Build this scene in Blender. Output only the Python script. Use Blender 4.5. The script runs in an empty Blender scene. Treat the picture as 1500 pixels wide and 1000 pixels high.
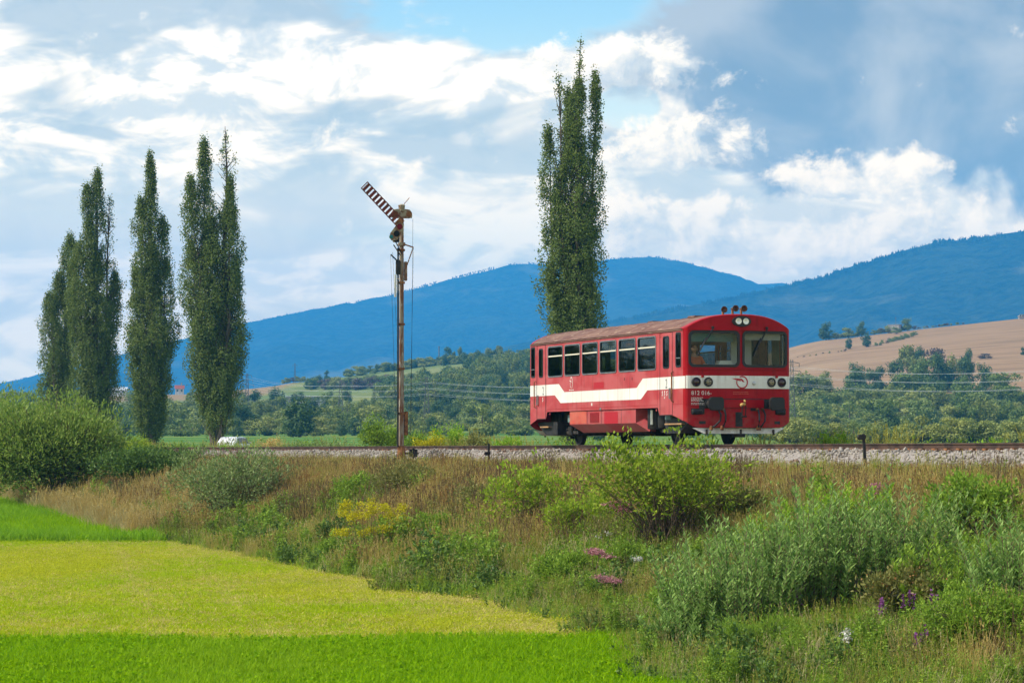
import bpy, bmesh, math, random
import numpy as np
from mathutils import Vector, Matrix

R = math.radians
rng = np.random.default_rng(7)
random.seed(7)
SC = bpy.context.scene
COL = SC.collection

# ------------------------------------------------------------------ camera
F_PX = 4345.0                       # focal length in pixels of the 1500 px wide photograph
CAM_Z = 3.0
PITCH = math.atan(160.0 / F_PX)
cam_d = bpy.data.cameras.new('camera')
cam_d.sensor_width = 36.0
cam_d.lens = 36.0 * F_PX / 1500.0
cam_d.clip_start = 0.5
cam_d.clip_end = 40000.0
cam = bpy.data.objects.new('camera', cam_d)
cam.location = (0, 0, CAM_Z)
cam.rotation_euler = (math.pi / 2 + PITCH, 0, 0)
COL.objects.link(cam)
SC.camera = cam

# ------------------------------------------------------------------ sun, exposure
SUN_EL, SUN_BACK = R(45), R(-11)
TO_SUN = Vector((-math.cos(SUN_EL) * math.cos(SUN_BACK), math.cos(SUN_EL) * math.sin(SUN_BACK), math.sin(SUN_EL)))
sun_d = bpy.data.lights.new('sun', 'SUN')
sun_d.energy = 5.0
sun_d.angle = R(0.6)
sun_d.color = (1.0, 0.92, 0.81)
sun = bpy.data.objects.new('sun', sun_d)
sun.rotation_euler = TO_SUN.to_track_quat('Z', 'Y').to_euler()
sun.location = (-200, 40, 250)
COL.objects.link(sun)
SC.view_settings.view_transform = 'Standard'
SC.view_settings.look = 'None'
SC.view_settings.exposure = 0.22
SC.view_settings.gamma = 1.0
SC.view_settings.use_curve_mapping = False
cy = SC.cycles
cy.max_bounces = 6
cy.diffuse_bounces = 1
cy.glossy_bounces = 3
cy.transmission_bounces = 4
cy.transparent_max_bounces = 12
cy.volume_bounces = 1
cy.use_denoising = True
cy.sample_clamp_indirect = 6.0
cy.caustics_reflective = False
cy.caustics_refractive = False


# ------------------------------------------------------------------ node helper
class NT:
    """small helper that writes node trees as expressions"""
    def __init__(self, tree):
        self.t = tree
        tree.nodes.clear()

    def node(self, typ, **kw):
        n = self.t.nodes.new(typ)
        for k, v in kw.items():
            setattr(n, k, v)
        return n

    def set(self, sock, v):
        if v is None:
            return
        if hasattr(v, 'is_output') or isinstance(v, bpy.types.NodeSocket):
            self.t.links.new(v, sock)
        else:
            if isinstance(v, (tuple, list)) and len(v) == 3 and sock.type == 'RGBA':
                v = (*v, 1.0)
            sock.default_value = v

    def m(self, op, a, b=None, c=None, clamp=False):
        n = self.node('ShaderNodeMath', operation=op, use_clamp=clamp)
        for i, v in enumerate((a, b, c)):
            if v is not None:
                self.set(n.inputs[i], v)
        return n.outputs[0]

    def add(self, a, b): return self.m('ADD', a, b)
    def sub(self, a, b): return self.m('SUBTRACT', a, b)
    def mul(self, a, b): return self.m('MULTIPLY', a, b)

    def sstep(self, lo, hi, x):
        n = self.node('ShaderNodeMapRange', interpolation_type='SMOOTHSTEP')
        self.set(n.inputs[0], x); self.set(n.inputs[1], lo); self.set(n.inputs[2], hi)
        n.inputs[3].default_value = 0.0; n.inputs[4].default_value = 1.0
        return n.outputs[0]

    def mix(self, f, a, b):
        n = self.node('ShaderNodeMix', data_type='RGBA', clamp_factor=True)
        self.set(n.inputs[0], f); self.set(n.inputs[6], a); self.set(n.inputs[7], b)
        return n.outputs[2]

    def noise(self, vec, scale, detail=4, rough=0.55, dist=0.0, dim='3D'):
        n = self.node('ShaderNodeTexNoise', noise_dimensions=dim)
        self.set(n.inputs['Vector'], vec)
        n.inputs['Scale'].default_value = scale
        n.inputs['Detail'].default_value = detail
        n.inputs['Roughness'].default_value = rough
        n.inputs['Distortion'].default_value = dist
        return n.outputs['Fac']

    def xyz(self, x, y, z=0.0):
        n = self.node('ShaderNodeCombineXYZ')
        for i, v in enumerate((x, y, z)):
            self.set(n.inputs[i], v)
        return n.outputs[0]

    def sep(self, v):
        n = self.node('ShaderNodeSeparateXYZ')
        self.set(n.inputs[0], v)
        return n.outputs[0], n.outputs[1], n.outputs[2]


# ------------------------------------------------------------------ sky: Nishita with procedural cloud layers by direction
WHITE = (10.0, 9.7, 9.2)


def build_sky():
    w = bpy.data.worlds.new('World')
    SC.world = w
    w.use_nodes = True
    k = NT(w.node_tree)
    sky = k.node('ShaderNodeTexSky', sky_type='NISHITA')
    sky.sun_disc = False
    sky.sun_elevation = SUN_EL
    sky.sun_rotation = R(270) + SUN_BACK
    sky.air_density = 1.0
    sky.dust_density = 0.3
    sky.ozone_density = 3.0
    d = k.node('ShaderNodeTexCoord').outputs['Generated']
    x, y, z = k.sep(d)
    U = k.mul(k.m('ARCTAN2', x, y), 4.345)        # bearing and height above the horizon
    V = k.mul(k.m('ARCSINE', z), 4.345)

    def nz(u, v, su, sv, off, detail, rough=0.55, dist=0.0):
        return k.noise(k.xyz(k.m('MULTIPLY_ADD', u, su, off), k.m('MULTIPLY_ADD', v, sv, off * 0.7)), 1.0, detail, rough, dist, dim='2D')

    def ell(u, v, px, py, rx, ry):
        a = k.m('MULTIPLY_ADD', u, 1000.0 / rx, -(px - 750) / rx)
        b = k.m('MULTIPLY_ADD', v, 1000.0 / ry, -(660 - py) / ry)
        return k.sub(1.0, k.m('MULTIPLY_ADD', a, a, k.mul(b, b)))

    mx = lambda a, b: k.m('MAXIMUM', a, b)
    # the clear air: Nishita, a little deeper blue than its default haze
    tint = k.node('ShaderNodeMix', data_type='RGBA', blend_type='MULTIPLY')
    tint.inputs[0].default_value = 1.0
    k.set(tint.inputs[6], sky.outputs[0]); tint.inputs[7].default_value = (1.15, 1.36, 1.42, 1)
    base = tint.outputs[2]
    # milky veil low over the horizon
    veil = nz(U, V, 1.1, 9.0, 4.0, 4, 0.55)
    base = k.mix(k.mul(k.sstep(0.66, 0.30, V), k.sstep(0.0, 0.55, veil)), base, (7.9, 8.0, 7.8))
    # ---- torn sheet cloud
    def puff(u, v): return nz(u, v, 7.0, 13.0, 5.0, 5, 0.58, 0.35)
    n1 = nz(U, V, 2.6, 6.6, 0.4, 5, 0.56, 0.5)
    p0 = puff(U, V); p1 = puff(k.add(U, -0.022), k.add(V, 0.026))
    s0 = k.m('MULTIPLY_ADD', n1, 0.62, k.mul(p0, 0.38))
    clear = mx(mx(ell(U, V, 700, -30, 330, 130), ell(U, V, 915, 160, 55, 40)), -1.4)
    bank = mx(mx(ell(U, V, 230, 100, 640, 175), ell(U, V, 690, 160, 300, 90)), -1.0)
    cov = k.add(s0, k.m('MULTIPLY_ADD', bank, 0.30, k.mul(k.m('MINIMUM', clear, 0.6), -0.55)))
    a1 = k.sstep(0.36, 0.54, cov)
    lit1 = k.sstep(-0.17, 0.10, k.m('MULTIPLY_ADD', k.sub(n1, 0.5), -0.35, k.sub(p0, p1)))
    grey = nz(U, V, 2.6, 9.5, 9.0, 4, 0.55, 0.4)
    c1 = k.mix(lit1, (5.4, 6.1, 6.8), WHITE)
    c1 = k.mix(k.mul(k.sstep(0.44, 0.62, grey), 0.85), c1, (3.4, 4.3, 5.2))
    low = k.sstep(0.47, 0.33, V)
    col = k.mix(k.mul(a1, k.sub(1.0, k.mul(low, 0.45))), base, c1)
    # ---- heavy grey-blue cloud
    hn = nz(U, V, 4.2, 5.2, 2.2, 5, 0.56, 0.3)
    e = mx(mx(ell(U, V, 1310, 70, 380, 215), ell(U, V, 1530, 200, 230, 170)), mx(ell(U, V, 1110, 225, 175, 32), ell(U, V, 1190, 190, 120, 120)))
    h0 = k.m('MULTIPLY_ADD', mx(e, -1.5), 0.55, k.m('MULTIPLY_ADD', hn, 1.5, -0.62))
    a2 = k.sstep(0.0, 0.36, h0)
    h2 = nz(U, V, 3.4, 4.2, 2.9, 5, 0.52, 0.25)
    c2 = k.mix(k.sstep(0.34, 0.66, h2), (1.7, 2.35, 3.2), (3.7, 4.2, 4.8))
    c2 = k.mix(k.sstep(0.30, 0.0, h0), c2, (5.6, 6.2, 6.8))
    col = k.mix(a2, col, c2)
    # ---- cumulus heads with bright rims
    shapes = ((985, 212, 120, 42), (1060, 195, 55, 40), (1265, 270, 130, 50), (1300, 330, 190, 55), (1050, 345, 170, 55),
              (925, 330, 70, 60), (1180, 372, 140, 40), (900, 95, 150, 45), (1440, 350, 150, 40))
    n2 = nz(U, V, 2.1, 4.2, 4.1, 2, 0.5)
    rep = k.m('MULTIPLY_ADD', k.sstep(0.58, 0.85, n2), 0.9, -0.95)      # more heads where the noise is high, all round the sky
    def cum(u, v):
        e = ell(u, v, *shapes[0])
        for a in shapes[1:]:
            e = mx(e, ell(u, v, *a))
        e = mx(mx(e, -1.0), rep)
        return k.m('MULTIPLY_ADD', e, 0.5, k.m('MULTIPLY_ADD', nz(u, v, 13.0, 15.0, 7.7, 7, 0.6, 0.15), 2.3, -1.15))
    q0 = cum(U, V); q1 = cum(k.add(U, -0.02), k.add(V, 0.02))
    a3 = k.sstep(-0.10, 0.42, q0)
    lit3 = k.sstep(-0.62, 0.55, k.sub(q0, q1))
    lit3 = mx(lit3, k.mul(k.sstep(0.30, 0.05, q0), 0.6))
    c3 = k.mix(lit3, (4.6, 5.3, 6.1), (9.6, 9.3, 8.7))
    f3 = k.m('MULTIPLY_ADD', k.sstep(0.22, 0.42, V), 0.3, 0.62)
    col = k.mix(k.mul(a3, f3), col, c3)
    # far outside the view the same kind of sky, with fewer octaves
    ns = nz(U, V, 2.3, 4.0, 0.4, 3, 0.56)
    cs = k.mix(k.sstep(0.35, 0.65, nz(U, V, 3.0, 5.0, 9.0, 2)), (6.0, 6.9, 7.6), WHITE)
    cs = k.mix(k.mul(k.sstep(0.40, 0.60, ns), 0.8), tint.outputs[2], cs)
    near = k.mul(k.m('LESS_THAN', k.m('ABSOLUTE', U), 1.3), k.mul(k.m('LESS_THAN', V, 1.1), k.m('GREATER_THAN', y, 0.0)))
    # sunlit cloud and air stand brighter and warmer low over the horizon, all round
    def warm(c):
        n = k.node('ShaderNodeMix', data_type='RGBA', blend_type='MULTIPLY'); n.inputs[0].default_value = 1.0
        k.set(n.inputs[6], c); k.set(n.inputs[7], k.mix(k.sstep(0.15, 1.0, V), (2.15, 1.64, 0.92), (1.05, 1.0, 0.95)))
        return n.outputs[2]
    bgs = []
    for c in (warm(cs), warm(col)):
        bg = k.node('ShaderNodeBackground'); k.set(bg.inputs[0], c); bg.inputs[1].default_value = 0.12; bgs.append(bg.outputs[0])
    ms = k.node('ShaderNodeMixShader'); k.set(ms.inputs[0], near)
    k.t.links.new(bgs[0], ms.inputs[1]); k.t.links.new(bgs[1], ms.inputs[2])
    o = k.node('ShaderNodeOutputWorld')
    k.t.links.new(ms.outputs[0], o.inputs[0])
    w.cycles.sampling_method = 'MANUAL'
    w.cycles.sample_map_resolution = 512

build_sky()

# ------------------------------------------------------------------ object helpers
def tag(o, label=None, cat=None, group=None, kind=None):
    if label: o['label'] = label
    if cat: o['category'] = cat
    if group: o['group'] = group
    if kind: o['kind'] = kind
    return o


def empty(name, loc=(0, 0, 0), rz=0.0, parent=None, **kw):
    o = bpy.data.objects.new(name, None)
    o.empty_display_size = 0.2
    o.location = loc
    o.rotation_euler = (0, 0, rz)
    COL.objects.link(o)
    if parent: o.parent = parent
    return tag(o, **kw)


def obj(name, mesh, parent=None, loc=None, link=True, **kw):
    o = bpy.data.objects.new(name, mesh)
    if loc is not None: o.location = loc
    if link: COL.objects.link(o)
    if parent: o.parent = parent
    return tag(o, **kw)


def copy_tree(src, parent=None):
    c = src.copy()
    COL.objects.link(c)
    c.parent = parent
    for ch in src.children:
        copy_tree(ch, c)
    return c


def np_mesh(name, V, F, mat=None, smooth=False, var=None):
    """fast mesh from arrays: V (n,3); F an (m,k) array or a list of such arrays"""
    V = np.asarray(V, dtype=np.float32).reshape(-1, 3)
    Fs = F if isinstance(F, list) else [F]
    Fs = [np.asarray(f, dtype=np.int32) for f in Fs if len(f)]
    me = bpy.data.meshes.new(name)
    me.vertices.add(len(V)); me.vertices.foreach_set('co', V.ravel())
    loops = np.concatenate([f.ravel() for f in Fs])
    tot = np.concatenate([np.full(len(f), f.shape[1], dtype=np.int32) for f in Fs])
    start = np.concatenate([[0], np.cumsum(tot)[:-1]]).astype(np.int32)
    me.loops.add(len(loops)); me.loops.foreach_set('vertex_index', loops)
    me.polygons.add(len(tot)); me.polygons.foreach_set('loop_start', start)
    me.polygons.foreach_set('loop_total', tot)
    if smooth:
        me.polygons.foreach_set('use_smooth', np.ones(len(tot), dtype=bool))
    if var is not None:
        a = me.attributes.new('var', 'FLOAT', 'POINT')
        a.data.foreach_set('value', np.asarray(var, dtype=np.float32))
    me.update(calc_edges=True)
    if mat:
        for mm in (mat if isinstance(mat, (list, tuple)) else [mat]):
            me.materials.append(mm)
    return me


class MB:
    """collects simple solids into ONE mesh (one part)"""
    def __init__(self):
        self.v = []; self.f = []

    def raw(self, V, F):
        b = len(self.v)
        self.v += [tuple(p) for p in V]
        self.f += [tuple(i + b for i in f) for f in F]
        return self

    def box(self, x0, x1, y0, y1, z0, z1):
        V = [(x0, y0, z0), (x1, y0, z0), (x1, y1, z0), (x0, y1, z0), (x0, y0, z1), (x1, y0, z1), (x1, y1, z1), (x0, y1, z1)]
        return self.raw(V, [(0, 3, 2, 1), (4, 5, 6, 7), (0, 1, 5, 4), (1, 2, 6, 5), (2, 3, 7, 6), (3, 0, 4, 7)])

    def tube(self, pts, r, n=8, r2=None, cap=True):
        pts = [Vector(p) for p in pts]
        m = len(pts)
        rs = r if isinstance(r, (list, tuple)) else [r + ((r2 if r2 is not None else r) - r) * i / max(1, m - 1) for i in range(m)]
        V = []; F = []
        for i, p in enumerate(pts):
            t = (pts[min(i + 1, m - 1)] - pts[max(i - 1, 0)]).normalized()
            a = Vector((0, 0, 1)) if abs(t.z) < 0.9 else Vector((1, 0, 0))
            s = t.cross(a).normalized(); q = t.cross(s)
            for j in range(n):
                an = 2 * math.pi * j / n
                V.append(p + s * (math.cos(an) * rs[i]) + q * (math.sin(an) * rs[i]))
        for i in range(m - 1):
            for j in range(n):
                k2 = (j + 1) % n
                F.append((i * n + j, i * n + k2, (i + 1) * n + k2, (i + 1) * n + j))
        if cap:
            F.append(tuple(range(n))[::-1]); F.append(tuple((m - 1) * n + j for j in range(n)))
        return self.raw(V, F)

    def lathe(self, c, axis, prof, n=16):
        """prof: list of (distance along axis, radius)"""
        c = Vector(c); t = Vector(axis).normalized()
        a = Vector((0, 0, 1)) if abs(t.z) < 0.9 else Vector((1, 0, 0))
        s = t.cross(a).normalized(); q = t.cross(s)
        V = []; F = []
        for (h, r) in prof:
            for j in range(n):
                an = 2 * math.pi * j / n
                V.append(c + t * h + s * (math.cos(an) * r) + q * (math.sin(an) * r))
        for i in range(len(prof) - 1):
            for j in range(n):
                k2 = (j + 1) % n
                F.append((i * n + j, i * n + k2, (i + 1) * n + k2, (i + 1) * n + j))
        F.append(tuple(range(n))[::-1]); F.append(tuple((len(prof) - 1) * n + j for j in range(n)))
        return self.raw(V, F)

    def prism(self, poly, fn0, fn1):
        """poly: 2D points; fn0/fn1 map a 2D point to the two faces' 3D points"""
        n = len(poly)
        V = [fn0(p) for p in poly] + [fn1(p) for p in poly]
        F = [tuple(range(n))[::-1], tuple(range(n, 2 * n))]
        F += [(i, (i + 1) % n, n + (i + 1) % n, n + i) for i in range(n)]
        return self.raw(V, F)

    def mesh(self, name, mat, smooth=False, bevel=0.0, fix=True):
        me = bpy.data.meshes.new(name)
        me.from_pydata([tuple(p) for p in self.v], [], self.f)
        if bevel or fix:
            bm = bmesh.new(); bm.from_mesh(me)
            if bevel:
                bmesh.ops.bevel(bm, geom=[e for e in bm.edges if len(e.link_faces) == 2 and e.calc_face_angle(0) > 0.5],
                                offset=bevel, segments=2, affect='EDGES', clamp_overlap=True)
            bmesh.ops.recalc_face_normals(bm, faces=bm.faces)
            bm.to_mesh(me); bm.free()
        me.materials.append(mat)
        if smooth:
            for p in me.polygons: p.use_smooth = True
            try: me.set_sharp_from_angle(angle=R(40))
            except Exception: pass
        return me

    def build(self, name, mat, parent=None, smooth=False, bevel=0.0, fix=True, **kw):
        return obj(name, self.mesh(name, mat, smooth, bevel, fix), parent, **kw)


# ------------------------------------------------------------------ materials
def pmat(name, c1, c2=None, scale=4.0, lo=0.4, hi=0.6, rough=0.6, spec=0.3, metal=0.0, bump=0.0, bscale=None, detail=5,
         c3=None, scale3=30.0, lo3=0.55, hi3=0.7, coords='Object', stretch=(1, 1, 1), coat=0.0):
    mt = bpy.data.materials.new(name); mt.use_nodes = True
    k = NT(mt.node_tree)
    tc = k.node('ShaderNodeTexCoord').outputs[coords]
    mp = k.node('ShaderNodeMapping'); k.set(mp.inputs[0], tc); mp.inputs['Scale'].default_value = stretch
    v = mp.outputs[0]
    col = c1
    if c2 is not None:
        col = k.mix(k.sstep(lo, hi, k.noise(v, scale, detail)), c1, c2)
    if c3 is not None:
        col = k.mix(k.sstep(lo3, hi3, k.noise(v, scale3, 4)), col, c3)
    b = k.node('ShaderNodeBsdfPrincipled')
    k.set(b.inputs['Base Color'], col)
    b.inputs['Roughness'].default_value = rough
    b.inputs['Specular IOR Level'].default_value = spec
    b.inputs['Metallic'].default_value = metal
    b.inputs['Coat Weight'].default_value = coat
    if bump:
        bn = k.node('ShaderNodeBump'); bn.inputs['Strength'].default_value = bump; bn.inputs['Distance'].default_value = 0.05
        k.set(bn.inputs['Height'], k.noise(v, bscale or scale * 4, 4)); k.set(b.inputs['Normal'], bn.outputs[0])
    o = k.node('ShaderNodeOutputMaterial'); k.t.links.new(b.outputs[0], o.inputs[0])
    return mt


def leafmat(name, c1, c2, trans=0.3, rnd=0.0, c3=None, rough=0.55, spec=0.35):
    """leaf: colour runs from c1 to c2 with the leaf's own variation; some light passes through it"""
    mt = bpy.data.materials.new(name); mt.use_nodes = True
    k = NT(mt.node_tree)
    at = k.node('ShaderNodeAttribute', attribute_name='var').outputs['Fac']
    col = k.mix(at, c1, c2)
    if rnd:
        r = k.node('ShaderNodeObjectInfo').outputs['Random']
        col = k.mix(k.mul(r, rnd), col, c3)
    b = k.node('ShaderNodeBsdfPrincipled')
    k.set(b.inputs['Base Color'], col)
    b.inputs['Roughness'].default_value = rough
    b.inputs['Specular IOR Level'].default_value = spec
    t = k.node('ShaderNodeBsdfTranslucent'); k.set(t.inputs[0], col)
    ms = k.node('ShaderNodeMixShader'); ms.inputs[0].default_value = trans
    k.t.links.new(b.outputs[0], ms.inputs[1]); k.t.links.new(t.outputs[0], ms.inputs[2])
    o = k.node('ShaderNodeOutputMaterial'); k.t.links.new(ms.outputs[0], o.inputs[0])
    return mt


# ------------------------------------------------------------------ the lie of the land
TH = math.atan(1435.0 / F_PX)                      # angle between the track and the viewing direction
FX, FY = math.sin(TH), -math.cos(TH)               # along the track, towards the camera
RX, RY = math.cos(TH), math.sin(TH)                # across the track, to its far side
OX, OY = 6.06, 79.47                               # front of the railcar on the track axis
RAIL_Z = 3.173
TRACK_RZ = math.atan2(FY, FX)


def uv(x, y):
    dx, dy = x - OX, y - OY
    return dx * FX + dy * FY, dx * RX + dy * RY


def xy(u, v):
    return OX + u * FX + v * RX, OY + u * FY + v * RY


CREST = np.array([(-1500, 600), (-300, 590), (0, 585), (180, 578), (270, 576), (350, 569), (400, 564), (430, 558), (470, 556), (520, 548), (580, 540),
                  (640, 532), (700, 525), (780, 522), (850, 524), (930, 530), (1000, 540), (1080, 532), (1155, 509), (1198, 496), (1260, 490),
                  (1344, 480), (1394, 474), (1500, 464), (1650, 452), (1900, 455), (3200, 500)], float)
D_CREST = 1400.0
CREST_X = (CREST[:, 0] - 750) / F_PX * D_CREST
CREST_Z = CAM_Z + (660 - CREST[:, 1]) / F_PX * D_CREST


def vnoise(x, y, seed=0):
    """smooth value noise, vectorised"""
    x = np.asarray(x, float); y = np.asarray(y, float)
    xi = np.floor(x).astype(np.int64); yi = np.floor(y).astype(np.int64)
    fx = x - xi; fy = y - yi
    fx = fx * fx * (3 - 2 * fx); fy = fy * fy * (3 - 2 * fy)

    def h(a, b):
        n = (a * 374761393 + b * 668265263 + seed * 974711) & 0x7fffffff
        n = ((n ^ (n >> 13)) * 1274126177) & 0x7fffffff
        return ((n ^ (n >> 16)) & 0xffff) / 65535.0
    return (h(xi, yi) * (1 - fx) + h(xi + 1, yi) * fx) * (1 - fy) + (h(xi, yi + 1) * (1 - fx) + h(xi + 1, yi + 1) * fx) * fy


def fbm(x, y, oct=4, seed=0):
    s = 0; a = 0.5; t = 0
    for i in range(oct):
        s = s + a * vnoise(x * 2 ** i, y * 2 ** i, seed + i); t += a; a *= 0.5
    return s / t


def foot(u):
    return np.interp(u, [-300, -29, -10, 10, 25, 37, 60, 120], [-9.5, -9.6, -10.4, -12.0, -13.0, -15.9, -20.0, -28.0])


def H(x, y):
    x = np.asarray(x, float); y = np.asarray(y, float)
    u, v = uv(x, y)
    vf = foot(u)
    s = np.clip((v - vf) / (-3.1 - vf), 0, 1)
    bt = np.clip((y - 100) / 36, 0, 1)
    b0 = 0.78 * bt * bt * (3 - 2 * bt)                 # the meadow rises a little towards the far left
    near = b0 + (2.52 - b0) * (0.8 * s + 0.2 * s * s * (3 - 2 * s)) + (fbm(x * 0.5, y * 0.5, 3, 5) - 0.5) * 0.5 * np.sin(np.pi * np.clip(s, 0, 1))
    near = near + np.where(s <= 0, (fbm(x * 0.13, y * 0.13, 3, 9) - 0.5) * 0.16, 0)
    e = np.clip((v - 3.0) / 5.0, 0, 1); e = e * e * (3 - 2 * e)
    far = 2.52 - 0.65 * e + 0.009 * np.clip(y - 150, 0, 600) * e
    t = np.clip((y - 640) / (D_CREST - 640), 0, 1)
    zc = np.interp(x * np.clip(D_CREST / np.maximum(y, 900), 1.0, 1.5), CREST_X, CREST_Z)
    zv = 1.87 + 0.009 * 600
    hill = zv + (zc - zv) * t ** 1.35
    back = np.clip((y - D_CREST) / 1200.0, 0, 1)
    hill = hill * (1 - back) + 6.0 * back
    far = np.where(y > 640, np.where(far < hill, hill, far * (1 - t) + hill * t), far)
    far = far + (fbm(x * 0.01, y * 0.01, 3, 3) - 0.5) * 3.0 * np.clip((y - 350) / 500, 0, 1) * (1 - back)
    return np.where(v < 3.0, near, far)


def h1(x, y):
    return float(H(np.array([x]), np.array([y]))[0])


def pix_dir(px, py):
    a, b = (px - 750) / F_PX, (500 - py) / F_PX
    c, s = math.cos(PITCH), math.sin(PITCH)
    return Vector((a, c - b * s, s + b * c))


def at_ground(px, py, start=20.0):
    """where the sight line through that point of the photograph meets the ground"""
    d = pix_dir(px, py)
    t = np.arange(start, 1600, 0.25)
    zz = CAM_Z + d.z * t
    hh = H(d.x * t, d.y * t)
    hit = np.nonzero(zz <= hh)[0]
    tt = t[hit[0]] if len(hit) else t[int(np.argmin((zz - hh)[t < 1420] / t[t < 1420]))]
    return Vector((d.x * tt, d.y * tt, h1(d.x * tt, d.y * tt)))


def at_depth(px, y):
    """ground point at a depth y on the sight column px"""
    x = (px - 750) / F_PX * y
    return Vector((x, y, h1(x, y)))


# ------------------------------------------------------------------ ground sheets
def spaced(lo, hi, fine_lo, fine_hi, step, grow):
    a = list(np.arange(fine_lo, fine_hi + step * 0.5, step))
    s = step
    while a[-1] < hi:
        s *= grow; a.append(min(hi, a[-1] + s))
    s = step
    while a[0] > lo:
        s *= grow; a.insert(0, max(lo, a[0] - s))
    return np.array(a)


def ground_material(name, kind):
    mt = bpy.data.materials.new(name); mt.use_nodes = True
    k = NT(mt.node_tree)
    P = k.node('ShaderNodeNewGeometry').outputs['Position']
    x, y, z = k.sep(P)
    n1 = k.noise(P, 0.35, 5, 0.6); n2 = k.noise(P, 3.0, 5, 0.65)
    bumpd = 0.04
    if kind == 'meadow':
        lush = k.mix(n2, (0.05, 0.12, 0.002), (0.10, 0.21, 0.003))
        mown = k.mix(k.sstep(0.35, 0.65, n1), (0.19, 0.23, 0.006), (0.30, 0.28, 0.02))
        mown = k.mix(k.sstep(0.6, 0.75, n2), mown, (0.30, 0.26, 0.10))
        e1 = k.sstep(45.7, 47.5, k.add(y, k.mul(n1, 0.6)))
        e2 = k.sstep(98.5, 99.5, k.add(y, k.mul(n1, 2.0)))
        col = k.mix(e1, lush, mown)
        col = k.mix(e2, col, lush)
    elif kind == 'embankment':
        col = k.mix(k.sstep(0.4, 0.6, n1), (0.05, 0.05, 0.02), (0.10, 0.08, 0.035))
        col = k.mix(k.sstep(0.5, 0.7, n2), col, (0.05, 0.07, 0.02))
        bumpd = 0.1
    elif kind == 'valley':
        f = k.noise(k.xyz(k.mul(x, 0.01), k.mul(y, 0.04), 0.0), 1.0, 3)
        col = k.mix(k.sstep(0.4, 0.6, f), (0.06, 0.16, 0.02), (0.15, 0.21, 0.03))
        col = k.mix(k.sstep(0.5, 0.75, n1), col, (0.10, 0.13, 0.03))
        bumpd = 0.2
    else:
        # stubble on the right-hand hill, pasture with a tan strip along the crest on the left
        f = k.noise(k.xyz(k.mul(x, 0.006), k.mul(y, 0.012), 0.0), 1.0, 4)
        fine = k.noise(k.xyz(k.mul(x, 0.05), k.mul(y, 0.15), 0.0), 1.0, 5)
        tan = k.mix(fine, (0.20, 0.12, 0.06), (0.38, 0.24, 0.125))
        line = k.noise(k.xyz(k.add(k.mul(x, 0.02), k.mul(y, 0.006)), k.mul(y, 0.11), 0.0), 1.0, 2)
        tan = k.mix(k.mul(k.sstep(0.52, 0.62, line), 0.7), tan, (0.20, 0.125, 0.06))
        tan = k.mix(k.mul(k.sstep(0.5, 0.7, f), 0.4), tan, (0.42, 0.29, 0.16))
        green = k.mix(k.sstep(0.35, 0.65, f), (0.12, 0.17, 0.045), (0.21, 0.22, 0.07))
        green = k.mix(k.sstep(0.5, 0.65, fine), green, (0.09, 0.13, 0.03))
        crest_tan = k.mul(k.sstep(1230, 1290, k.add(y, k.mul(f, 60))), k.sstep(-95, -108, x))
        left = k.mix(crest_tan, green, k.mix(fine, (0.22, 0.15, 0.07), (0.30, 0.2, 0.1)))
        col = k.mix(k.mul(k.sstep(70, 95, x), k.sstep(820, 880, k.add(y, k.mul(f, 60)))), left, tan)
        bumpd = 0.4
    b = k.node('ShaderNodeBsdfPrincipled'); k.set(b.inputs['Base Color'], col)
    b.inputs['Roughness'].default_value = 0.95; b.inputs['Specular IOR Level'].default_value = 0.1
    bn = k.node('ShaderNodeBump'); bn.inputs['Strength'].default_value = 0.6; bn.inputs['Distance'].default_value = bumpd
    k.set(bn.inputs['Height'], n2); k.set(b.inputs['Normal'], bn.outputs[0])
    o = k.node('ShaderNodeOutputMaterial'); k.t.links.new(b.outputs[0], o.inputs[0])
    return mt


gx = spaced(-4200, 4200, -48, 42, 0.8, 1.10)
gy = spaced(-300, 9200, 28, 200, 0.8, 1.07)
GX, GY = np.meshgrid(gx, gy)
GZ = H(GX, GY)
GV = np.stack([GX, GY, GZ], -1).reshape(-1, 3)
nx, ny = len(gx), len(gy)
ii, jj = np.meshgrid(np.arange(nx - 1), np.arange(ny - 1))
ii = ii.ravel(); jj = jj.ravel()
GF = np.stack([jj * nx + ii, jj * nx + ii + 1, (jj + 1) * nx + ii + 1, (jj + 1) * nx + ii], -1)
gc = GV[GF].mean(1)
gu, gv = uv(gc[:, 0], gc[:, 1])
zone = np.where(gv < foot(gu), 0, np.where(gv < 3.4, 1, np.where(gc[:, 1] < 720, 2, 3)))
for zi, (nm, kd) in enumerate((('meadow', 'meadow'), ('railway_embankment', 'embankment'), ('valley_field', 'valley'), ('hillside', 'hill'))):
    F = GF[zone == zi]
    used, inv = np.unique(F.ravel(), return_inverse=True)
    me = np_mesh(nm, GV[used], inv.reshape(-1, 4), ground_material(nm, kd), smooth=True)
    obj(nm, me, kind='structure')


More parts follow.
